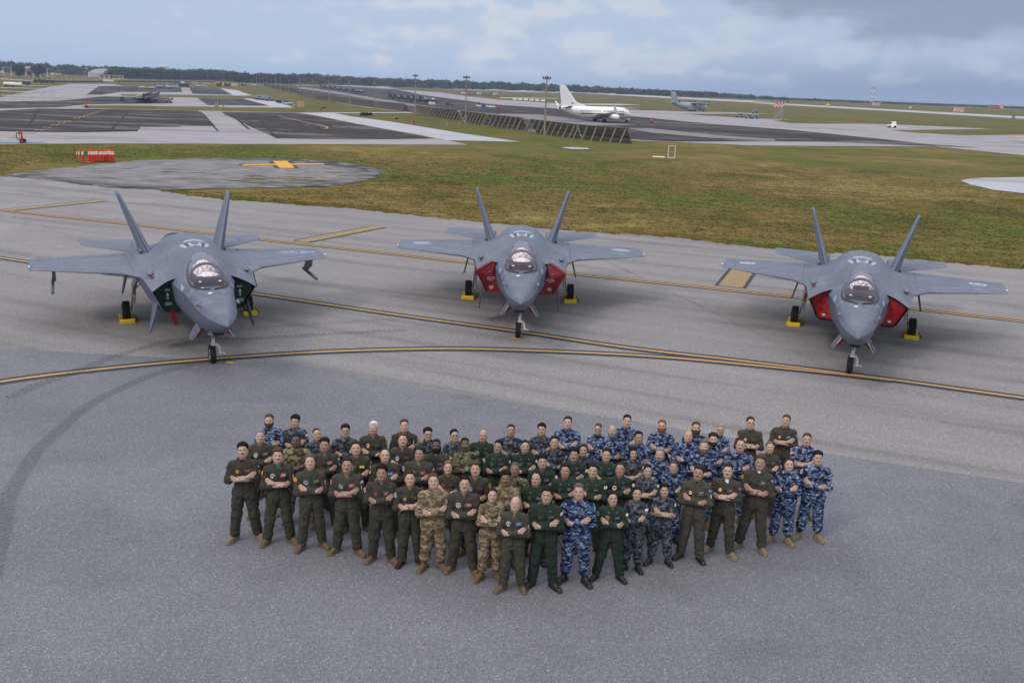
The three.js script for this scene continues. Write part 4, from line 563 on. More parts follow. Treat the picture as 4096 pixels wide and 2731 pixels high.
function buildPerson(P) {
  const { x, z, h, kit, hair, hc, face = '', skin, sleeve = 'long', boots = 'tan', fem = false, build = .4, spread = .1, top = 1, shirt = [.2, .16, .1], yaw = 0, front = false, seed } = P;
  const R = rngOf(1000 + seed), jit = (a) => (R() - .5) * 2 * a, K = KIT[kit], suitKit = !!K.suit;
  const root = thing('person', P.label, 'person', [x, .004, z], Math.atan2(-x, -z) + yaw + jit(.13), 'people posed on the apron');
  const sc = h / 1.772; root.scale.setScalar(sc);
  const W = fem ? .90 : 1, bw = .94 + .20 * build, shY = 1.432, sx = fem ? .156 : .186 + .012 * build;
  const tab = fem ? [[.86, .135, .105], [.95, .172, .122], [1.10, .132, .098], [1.22, .140, .118], [1.32, .150, .125], [1.42, .130, .095], [1.475, .085, .078], [1.52, .06, .062]]
    : [[.86, .145, .11], [.95, .165, .122], [1.08, .150 + .02 * build, .112 + .03 * build], [1.22, .168, .122 + .012 * build], [1.33, .186, .130], [1.42, .160, .106], [1.48, .100, .088], [1.525, .068, .070]];
  for (const t of tab) { t[1] *= bw * (fem ? .98 : 1); t[2] *= bw; }
  const torso = (px, py, pz) => { const [, a, b] = lerpTab(tab, py); const r = Math.hypot(px / a, (pz + .005) / b); let d = (r - 1) * b; const c = Math.max(py - 1.495, .86 - py); return c > 0 ? Math.hypot(Math.max(d, 0), c) : d; };
  // limbs
  const spL = spread - .045 + jit(.025), spR = spread - .045 + jit(.025), fL = jit(.05), fR = jit(.05), toeL = .07 + R() * .06, toeR = .07 + R() * .06;
  const leg = (s) => { const sp = s > 0 ? spL : spR; const fz = s > 0 ? fL : fR; return { hip: [s * .092, .90, 0], knee: [s * (.105 + sp * .5), .50, .022 + fz * .5], ank: [s * (.115 + sp), .09, -.015 + fz] }; };
  const L = [leg(1), leg(-1)];
  const ey = 1.14 + jit(.035), oz = .012 * build + (fem ? .012 : 0), el = (s) => [s * (sx + .058 + .01 * build), ey + jit(.012), .05];
  const eO = el(top), eU = el(-top), sh = (s) => [s * sx, shY - .012, -.008];
  const wO = [-top * .075, ey + .055, .205 + oz], hO = [-top * .165, ey + .075, .165 + oz], wU = [top * .085, ey + .088, .168 + oz], hU = [top * (sx + .005), ey + .150, .140 + oz];
  const lr = suitKit ? 1 : 1.06, aF = sleeve === 'short' ? 0 : sleeve === 'rolled' ? .42 : .93;
  const along = (a, b, t) => a.map((v, i) => mix(v, b[i], t));
  const sd = seed * 3.7;
  const cloth = (px, py, pz) => {
    let d = torso(px, py, pz);
    for (const l of L) { let q = cap(px, py, pz, l.hip, l.knee, .114 * lr * bw, .090 * lr); if (suitKit) q = smin(q, cap(px, py, pz, l.knee, [l.ank[0], .12, l.ank[2]], .090, .083), .04); else { q = smin(q, cap(px, py, pz, l.knee, along(l.knee, l.ank, .62), .093, .091), .04); q = smin(q, cap(px, py, pz, along(l.knee, l.ank, .62), along(l.knee, l.ank, .76), .090, .062), .02); } d = smin(d, q, py > .80 ? .07 : .012); }
    d = smin(d, cap(Math.abs(px), py, pz, [.045, 1.478, -.02], [sx * .93, shY - .008, -.01], .054, .066), .05);
    for (const [s, e, w] of [[top, eO, wO], [-top, eU, wU]]) { const a = sh(s); let q = sleeve === 'short' ? cap(px, py, pz, a, along(a, e, .62), .072 * bw, .076) : cap(px, py, pz, a, e, .071 * bw, .063); if (aF) q = smin(q, cap(px, py, pz, e, along(e, w, aF), .063, sleeve === 'rolled' ? .060 : .048), .03); d = smin(d, q, .022); }
    if (!suitKit) { const c = Math.abs(py - .90); if (c < .05) d = Math.min(d, d - .012 * (1 - c / .05)); }
    // collar with an open front
    const cy = py - 1.508 - .18 * (.02 - pz), rr = Math.hypot(px, pz + .012); if (Math.abs(cy) < .08) { const front_ = Math.atan2(Math.abs(px), pz + .012); let q = Math.hypot(Math.max(Math.abs(cy) - .02, 0), rr - .078) - .012; if (front_ < .42) q += (.42 - front_) * .12; d = smin(d, q, .014); }
    const v = cap(px, py, pz, [0, 1.53, .09], [0, 1.395, .145], .040, .012); d = smax(d, -v, .012);
    const fold = .011 * n3(px * 10 + sd, py * 7, pz * 10) + .0075 * n3(px * 24, py * 15 + sd, pz * 24) * (.5 + .8 * Math.exp(-Math.pow((py - 1.05) / .12, 2)) + .8 * Math.exp(-Math.pow((py - .2) / .16, 2)) + .5 * Math.exp(-Math.pow((py - .5) / .1, 2)));
    return d + fold + .0065 * n3(px * 30, py * 4.5 + sd, pz * 34) * sm(1.15, .95, py) + .004 * Math.sin(py * 95 + n3(px * 8, py * 3, pz * 8) * 3) * Math.exp(-Math.pow((py - .19) / .12, 2));
  };
  const cell = front ? .0155 : .019;
  const cg = netMesh(cloth, [-.42, .07, -.22], [.42, 1.58, .32], cell);
  if (!suitKit) { const p = cg.attributes.position, c = new Float32Array(p.count * 3); for (let i = 0; i < p.count; i++) c.set(camoAt(K, p.getX(i), p.getY(i), p.getZ(i), sd), i * 3); cg.setAttribute('color', new THREE.BufferAttribute(c, 3)); }
  const body = new THREE.Group();
  const v = .9 + .22 * R();
  part(suitKit ? 'flight_suit' : 'uniform', cg, suitKit ? cm(K.suit.map((q) => +(q * v).toFixed(4)), .9) : vcMat, root);
  // undershirt at the throat
  part('undershirt', netMesh((px, py, pz) => { let q = torso(px, py, pz) + .010; q = smin(q, cap(px, py, pz, [0, 1.44, -.01], [0, 1.505, .0], .068, .062), .02); return Math.max(q, Math.hypot(px, py - 1.44, pz - .09) - .105); }, [-.13, 1.32, -.03], [.13, 1.56, .21], .014), cm(shirt, .95), root);
  // boots
  for (const s of [0, 1]) { const l = L[s], sg = s ? -1 : 1, a = [l.ank[0], 0, l.ank[2]], t = (s ? toeR : toeL), to = [a[0] + sg * t, .042, a[2] + .145], hl = [a[0] - sg * t * .25, .045, a[2] - .045];
    const bf = (px, py, pz) => { let q = cap(px, py * 1.02, pz, hl, to, .043, .044); q = smin(q, cap(px, py, pz, [a[0], .07, a[2] - .01], [a[0], suitKit ? .19 : .26, a[2]], .051, .055), .045); q = smin(q, cap(px, py, pz, [mix(a[0], to[0], .3), .085, mix(a[2], to[2], .3)], [mix(a[0], to[0], .6), .06, mix(a[2], to[2], .6)], .042, .04), .03); q = Math.max(q, -py); const sole = Math.max(cap(px, .04, pz, [hl[0], .04, hl[2]], [to[0], .04, to[2]], .053, .055), py - .026, -py); return Math.min(q, sole); };
    part('boot', netMesh(bf, [Math.min(hl[0], to[0]) - .08, -.02, hl[2] - .08], [Math.max(hl[0], to[0]) + .08, suitKit ? .26 : .33, to[2] + .08], .0135), cm(BOOT[boots], boots === 'black' ? .45 : .85), root); }
  // head, in its own frame: pivot at the neck, tipped back to look up at the viewer
  const tilt = -.36 + jit(.05), roll = jit(.05), hyaw = jit(.14), PV = [0, 1.545, -.012], DR = .03;
  const mt = new THREE.Matrix4().makeTranslation(PV[0], PV[1] - DR, PV[2]).multiply(new THREE.Matrix4().makeRotationFromEuler(new THREE.Euler(tilt, hyaw, roll, 'YXZ'))).multiply(new THREE.Matrix4().makeScale(1.03, 1.03, 1.03)).multiply(new THREE.Matrix4().makeTranslation(-PV[0], -PV[1], -PV[2])), me = mt.clone().invert().elements;
  const loc = (px, py, pz) => [me[0] * px + me[4] * py + me[8] * pz + me[12], me[1] * px + me[5] * py + me[9] * pz + me[13], me[2] * px + me[6] * py + me[10] * pz + me[14]];
  const fw = (fem ? .93 : 1) + jit(.03), jw = fem ? .90 : 1 + .08 * build;
  const skull = (a, b, c) => ell(a, b, c, [0, 1.715, -.012], [.0765 * fw, .088, .097]);
  const headD = (a, b, c) => {
    let d = skull(a, b, c); d = smin(d, ell(a, b, c, [0, 1.662, .026], [.064 * fw, .098, .072]), .04); d = smin(d, cap(Math.abs(a), b, c, [.030 * jw, 1.598, .030], [.050 * jw, 1.625, -.012], .027, .026), .035); d = smin(d, ell(a, b, c, [0, 1.588, .062], [.027 * jw, .022, .026]), .03);
    d = smin(d, cap(a, b, c, [0, 1.686, .088], [0, 1.648, .113], .0085, .0135), .012); d = smin(d, cap(Math.abs(a), b, c, [.004, 1.642, .104], [.014, 1.643, .097], .010, .0085), .010);
    d = smin(d, cap(Math.abs(a), b, c, [.008, 1.694, .089], [.046, 1.694, .070], .011, .010), .016); d = smin(d, ell(Math.abs(a), b, c, [.042, 1.648, .066], [.022, .024, .020]), .02);
    d = smax(d, -ell(Math.abs(a), b, c, [.031, 1.674, .100], [.017, .0095, .016]), .012); d = smin(d, ell(Math.abs(a), b, c, [.031, 1.674, .080], [.0125, .0105, .0115]), .004);
    d = smin(d, cap(Math.abs(a), b, c, [0, 1.6175, .0955], [.018, 1.6165, .088], .0085, .006), .008);
    d = smin(d, ell(Math.abs(a), b, c, [.078 * fw, 1.665, -.008], [.012, .031, .019]), .01); return d;
  };
  const neckD = (px, py, pz) => cap(px, py, pz, [0, 1.40, -.025], [0, 1.60, -.002], fem ? .056 : .064, fem ? .046 : .055);
  const hg = netMesh((px, py, pz) => { const [a, b, c] = loc(px, py, pz); return smin(headD(a, b, c), neckD(px, py, pz), .03); }, [-.115, 1.40, -.16], [.115, 1.85, .16], front ? .0072 : .0085);
  // arms and hands
  const hand = (w, tip, s, up) => { // w wrist, tip palm end; s side; up: palm lies against this direction
    const f = V3(...tip).sub(V3(...w)).normalize(), n = V3(...up), sd_ = f.clone().cross(n).normalize(), nn = sd_.clone().cross(f).normalize(), at = (a, b, c) => V3(...w).addScaledVector(f, a).addScaledVector(sd_, b).addScaledVector(nn, c).toArray(); const seg = [];
    seg.push([w, at(.025, 0, 0), .028, .028], [at(.02, -.018, 0), at(.078, -.026, 0), .018, .014], [at(.02, 0, .002), at(.085, 0, .002), .019, .014], [at(.02, .018, 0), at(.076, .026, 0), .018, .013]);
    [[-.028, .072, .9], [-.010, .082, 1], [.010, .080, .97], [.028, .070, .8]].forEach(([b, a0, k]) => { const p1 = at(a0, b, 0), p2 = at(a0 + .034 * k, b * 1.15, .004), p3 = at(a0 + .062 * k, b * 1.2, .016), p4 = at(a0 + .078 * k, b * 1.2, .028); seg.push([p1, p2, .0098, .0092], [p2, p3, .0092, .0085], [p3, p4, .0085, .0076]); });
    seg.push([at(.025, -s * .026, 0), at(.058, -s * .050, .004), .0125, .0105], [at(.058, -s * .050, .004), at(.088, -s * .056, .010), .0105, .0085]); return seg;
  };
  const segs = [...hand(wU, hU, top, [0, -.25, -1]), ...hand(wO, hO, -top, [0, -.1, -1])], bare = [];
  for (const [e, w] of [[eO, wO], [eU, wU]]) bare.push([e, along(e, w, .5), .047, .043], [along(e, w, .5), w, .043, .029]); if (sleeve === 'short') for (const [s, e] of [[top, eO], [-top, eU]]) bare.push([along(sh(s), e, .4), e, .052, .045]);
  const armD = (px, py, pz) => { let d = 9, q = 9; for (const g of bare) d = smin(d, cap(px, py, pz, ...g), .012); for (const g of segs) { const c = cap(px, py, pz, ...g); q = smin(q, c, .006); } return smin(d, q, .015); };
  const ag = netMesh(armD, [-.36, ey - .09, -.03], [.36, ey + .27, .31], front ? .0065 : .008);
  // a slim core joins head and arms under the clothes, so the body is one figure
  const core = netMesh((px, py, pz) => { let d = torso(px, py, pz) + .035; d = smin(d, cap(px, py, pz, sh(1), sh(-1), .04, .04), .03); for (const [s, e] of [[top, eO], [-top, eU]]) d = Math.min(d, cap(px, py, pz, sh(s), e, .042, .042)); for (const l of L) d = Math.min(d, cap(px, py, pz, l.hip, l.knee, .06, .05), cap(px, py, pz, l.knee, l.ank, .05, .04)); return d; }, [-.34, .04, -.14], [.34, 1.54, .16], .04);
  const sk = SKIN[skin], tint = (g, fn) => { const p = g.attributes.position, c = new Float32Array(p.count * 3); for (let i = 0; i < p.count; i++) c.set(fn(p.getX(i), p.getY(i), p.getZ(i)), i * 3); g.setAttribute('color', new THREE.BufferAttribute(c, 3)); return g; };
  const HC = HAIRC[hc], lip = [sk[0] * .78, sk[1] * .55, sk[2] * .55], brow = mix3(HC, sk, hc === 'white' || hc === 'blonde' ? .45 : .15);
  tint(hg, (px, py, pz) => { const [a, b, c] = loc(px, py, pz), A = Math.abs(a); if (c > .06) { if (Math.abs(b - 1.617) < .009 && A < .021 && c > .08) return lip; if (Math.hypot((A - .031) / 1.35, b - 1.674) < .0072) return A > .022 && A < .040 ? [.035, .025, .02] : [.33, .28, .25]; if (b > 1.690 && b < 1.7035 && A > .012 && A < .052) return brow; } const n = 1 + .06 * n3(a * 30, b * 30, c * 30), red = Math.exp(-(Math.pow((A - .042) / .02, 2) + Math.pow((b - 1.645) / .02, 2))) * .5 + Math.exp(-(a * a / .0002 + Math.pow((b - 1.645) / .012, 2))) * .5; return [sk[0] * n, sk[1] * n * (1 - .14 * red), sk[2] * n * (1 - .16 * red)]; });
  tint(ag, (a, b, c) => { const n = 1 + .05 * n3(a * 40, b * 40, c * 40); return sk.map((q) => q * n); }); tint(core, () => sk);
  part('body', mergeGeometries([hg, ag, core].map((g) => { const q = g.toNonIndexed(); q.deleteAttribute('uv'); return q; })), new THREE.MeshStandardMaterial({ vertexColors: true, roughness: .58 }), root);
  // hair
  const hm = cm(HC, .85), lo = [-.15, 1.50, -.19], hi = [.15, 1.90, .17];
  const hairMesh = (fn, cell = .0095) => netMesh((px, py, pz) => { const [a, b, c] = loc(px, py, pz); return fn(a, b, c) + .0035 * n3(a * 38 + sd, b * 26, c * 38); }, lo, hi, cell);
  const HS = { short: [.015, 1.762, .024], crop: [.010, 1.764, .022], thick: [.022, 1.752, .028], spiky: [.025, 1.756, .026], recede: [.011, 1.786, .004], side: [.020, 1.758, .024], bun: [.012, 1.760, .028], bob: [.019, 1.746, .03], pony: [.014, 1.758, .028], curly: [.026, 1.758, .026], buzz: [.006, 1.766, .022] };
  if (HS[hair]) { const [th, y0, k] = HS[hair];
    part('hair', hairMesh((a, b, c) => { const line = (c > -.02 ? mix(1.652, y0, sm(k, k + .036, c)) : mix(1.652, 1.60, sm(-.02, -.07, c))) + .006 * n3(a * 40 + sd, c * 40, 3) + (hair === 'recede' ? .02 * sm(.02, .0, Math.abs(Math.abs(a) - .04)) : 0); let d = skull(a, b, c) + .003 - (th + .004) * sm(-.006, .022, b - line) * (.30 + .70 * sm(1.69, 1.77, b)) - th * .5 * sm(1.74, 1.80, b); if (hair === 'spiky' || hair === 'curly') d += .009 * n3(a * 55, b * 55, c * 55); if (hair === 'side') d -= .008 * sm(-.06, .06, a) * sm(1.73, 1.78, b); const fade = (hair === 'short' || hair === 'crop' || hair === 'spiky' || hair === 'thick') ? .003 * sm(1.70, 1.65, b) : 0; d += fade; d = smax(d, line - b, .004);
      if (hair === 'bob') { let q = Math.max(ell(a, b, c, [0, 1.655, -.03], [.098, .115, .095]), c - .052 + .35 * Math.max(0, 1.60 - b)); d = smin(d, smax(q, 1.565 - b, .02), .015); }
      if (hair === 'bun') d = smin(d, ell(a, b, c, [0, 1.745, -.118], [.036, .036, .030]), .012); if (hair === 'pony') d = smin(d, cap(a, b, c, [0, 1.70, -.115], [.01, 1.60, -.12], .028, .018), .015); return d; }), hm, root); }
  if (face.includes('m')) part('moustache', netMesh((px, py, pz) => { const [a, b, c] = loc(px, py, pz); return cap(Math.abs(a), b, c, [.002, 1.631, .101], [.026, 1.622, .088], .0085, .0055) + .002 * n3(a * 90, b * 90, c * 90); }, [-.06, 1.55, .02], [.06, 1.70, .15], .0062), hm, root);
  if (face.includes('b')) part('beard', netMesh((px, py, pz) => { const [a, b, c] = loc(px, py, pz), A = Math.abs(a); let d = headD(a, b, c) - .009; d = smax(d, b - 1.632 - .55 * Math.max(0, A - .040), .006); d = smax(d, -(c + .012), .006); d = smax(d, -(Math.hypot(a / 1.9, b - 1.617, (c - .095) * .5) - .0105), .004); return d + .003 * n3(a * 80, b * 80, c * 80); }, [-.1, 1.50, -.06], [.1, 1.70, .16], .0078), hm, root);
  const put = (g, m, name, p = [0, 0, 0]) => { const o = part(name, g, m, root); o.applyMatrix4(mt); return o; };
  if (face.includes('g')) { const fr = []; for (const s of [1, -1]) { fr.push(new THREE.TorusGeometry(.021, .0024, 5, 18).scale(1.15, .85, 1).translate(s * .031, 1.673, .106)); fr.push(rod([s * .054, 1.677, .102], [s * .078, 1.678, .0], .0022, .0022, 5)); } fr.push(rod([-.009, 1.677, .107], [.009, 1.677, .107], .0022, .0022, 5)); put(merge(fr), M(face.includes('w') ? 0xb9b4a8 : 0x151518, .4), 'glasses'); }
  // patches, tapes and flags lie on the cloth
  const ray = (o, d) => { const p = V3(...o), v = V3(...d); for (let i = 0; i < 60; i++) { const q = cloth(p.x, p.y, p.z); if (q < .0008) break; p.addScaledVector(v, Math.max(.001, q * .7)); } const e = .012, g = V3(cloth(p.x + e, p.y, p.z) - cloth(p.x - e, p.y, p.z), cloth(p.x, p.y + e, p.z) - cloth(p.x, p.y - e, p.z), cloth(p.x, p.y, p.z + e) - cloth(p.x, p.y, p.z - e)).normalize(); return [p, g]; };
  const badge = (name, o, d, geo, w, hh, mat) => { const [p, g] = ray(o, d), m = part(name, geo, mat, root); m.position.copy(p).addScaledVector(g, .0075); const up = V3(0, 1, 0), xx = up.clone().cross(g).normalize(), yy = g.clone().cross(xx); m.quaternion.setFromRotationMatrix(new THREE.Matrix4().makeBasis(xx, yy, g)); m.scale.set(w, hh, 1); return m; };
  const cy2 = 1.335, F = [0, 0, -1];
  if (P.disc) badge('patch', [-.088, cy2, .4], F, discG, .040, .044, DISC[P.disc]); if (P.tag) badge('name_patch', [.088, cy2 + .01, .4], F, rectG, .092, .048, TAG[P.tag]);
  if (P.tape) { badge('name_tape', [.085, cy2 + .035, .4], F, rectG, .10, .024, TAPE[P.tape]); badge('service_tape', [-.085, cy2 + .035, .4], F, rectG, .10, .024, TAPE.force); badge('rank_slide', [0, cy2 - .03, .4], F, rectG, .045, .07, rankM); }
  if (P.sh) badge('shoulder_patch', [-.5, 1.375, .05], [1, 0, -.06], discG, .044, .044, DISC[P.sh]); if (P.sh2) badge('shoulder_patch', [.5, 1.375, .05], [-1, 0, -.06], discG, .044, .044, DISC[P.sh2]); if (P.hold) part('pen', rod([hU[0], hU[1] + .02, hU[2] + .03], [hU[0] + .015, hU[1] + .15, hU[2] + .05], .006, .006, 6), cm([.75, .75, .75], .4), root); if (P.flag) badge('flag_patch', [.5, 1.385, .06], [-1, 0, -.06], rectG, .074, .05, FLAG[P.flag]);
  if (P.bars) for (const s of [1, -1]) badge('collar_badge', [s * .075, 1.432, .4], F, rectG, .034, .034, TAG.grey);
  if (suitKit) { // front zip
    const pts = []; for (let q = 0; q <= 12; q++) { const [p] = ray([0, mix(1.40, .90, q / 12), .45], F); pts.push(p.add(V3(0, 0, .004))); } part('zip', new THREE.TubeGeometry(new THREE.CatmullRomCurve3(pts), 24, .0042, 4), cm(K.suit.map((q) => +(q * .45).toFixed(4)), .7), root);
    for (const s of [1, -1]) { badge('thigh_pocket', [s * .16, .66, .45], F, rectG, .085, .012, cm(K.suit.map((q) => +(q * .5).toFixed(4)), .9)); }
    if (P.pen) badge('pen', [.5, 1.30, .10], [-1, 0, -.1], rectG, .012, .07, cm([.75, .75, .75], .4)); }
  if (P.watch) { const c = along(eO, wO, .88), d = V3(...wO).sub(V3(...eO)).normalize(), g = new THREE.TorusGeometry(.037, .008, 6, 18); const o = part('watch', g, M(P.watch === 'w' ? 0xd8d4cc : 0x141416, .4), root); o.quaternion.setFromUnitVectors(V3(0, 0, 1), d); o.position.set(...c); }
  return root;
}
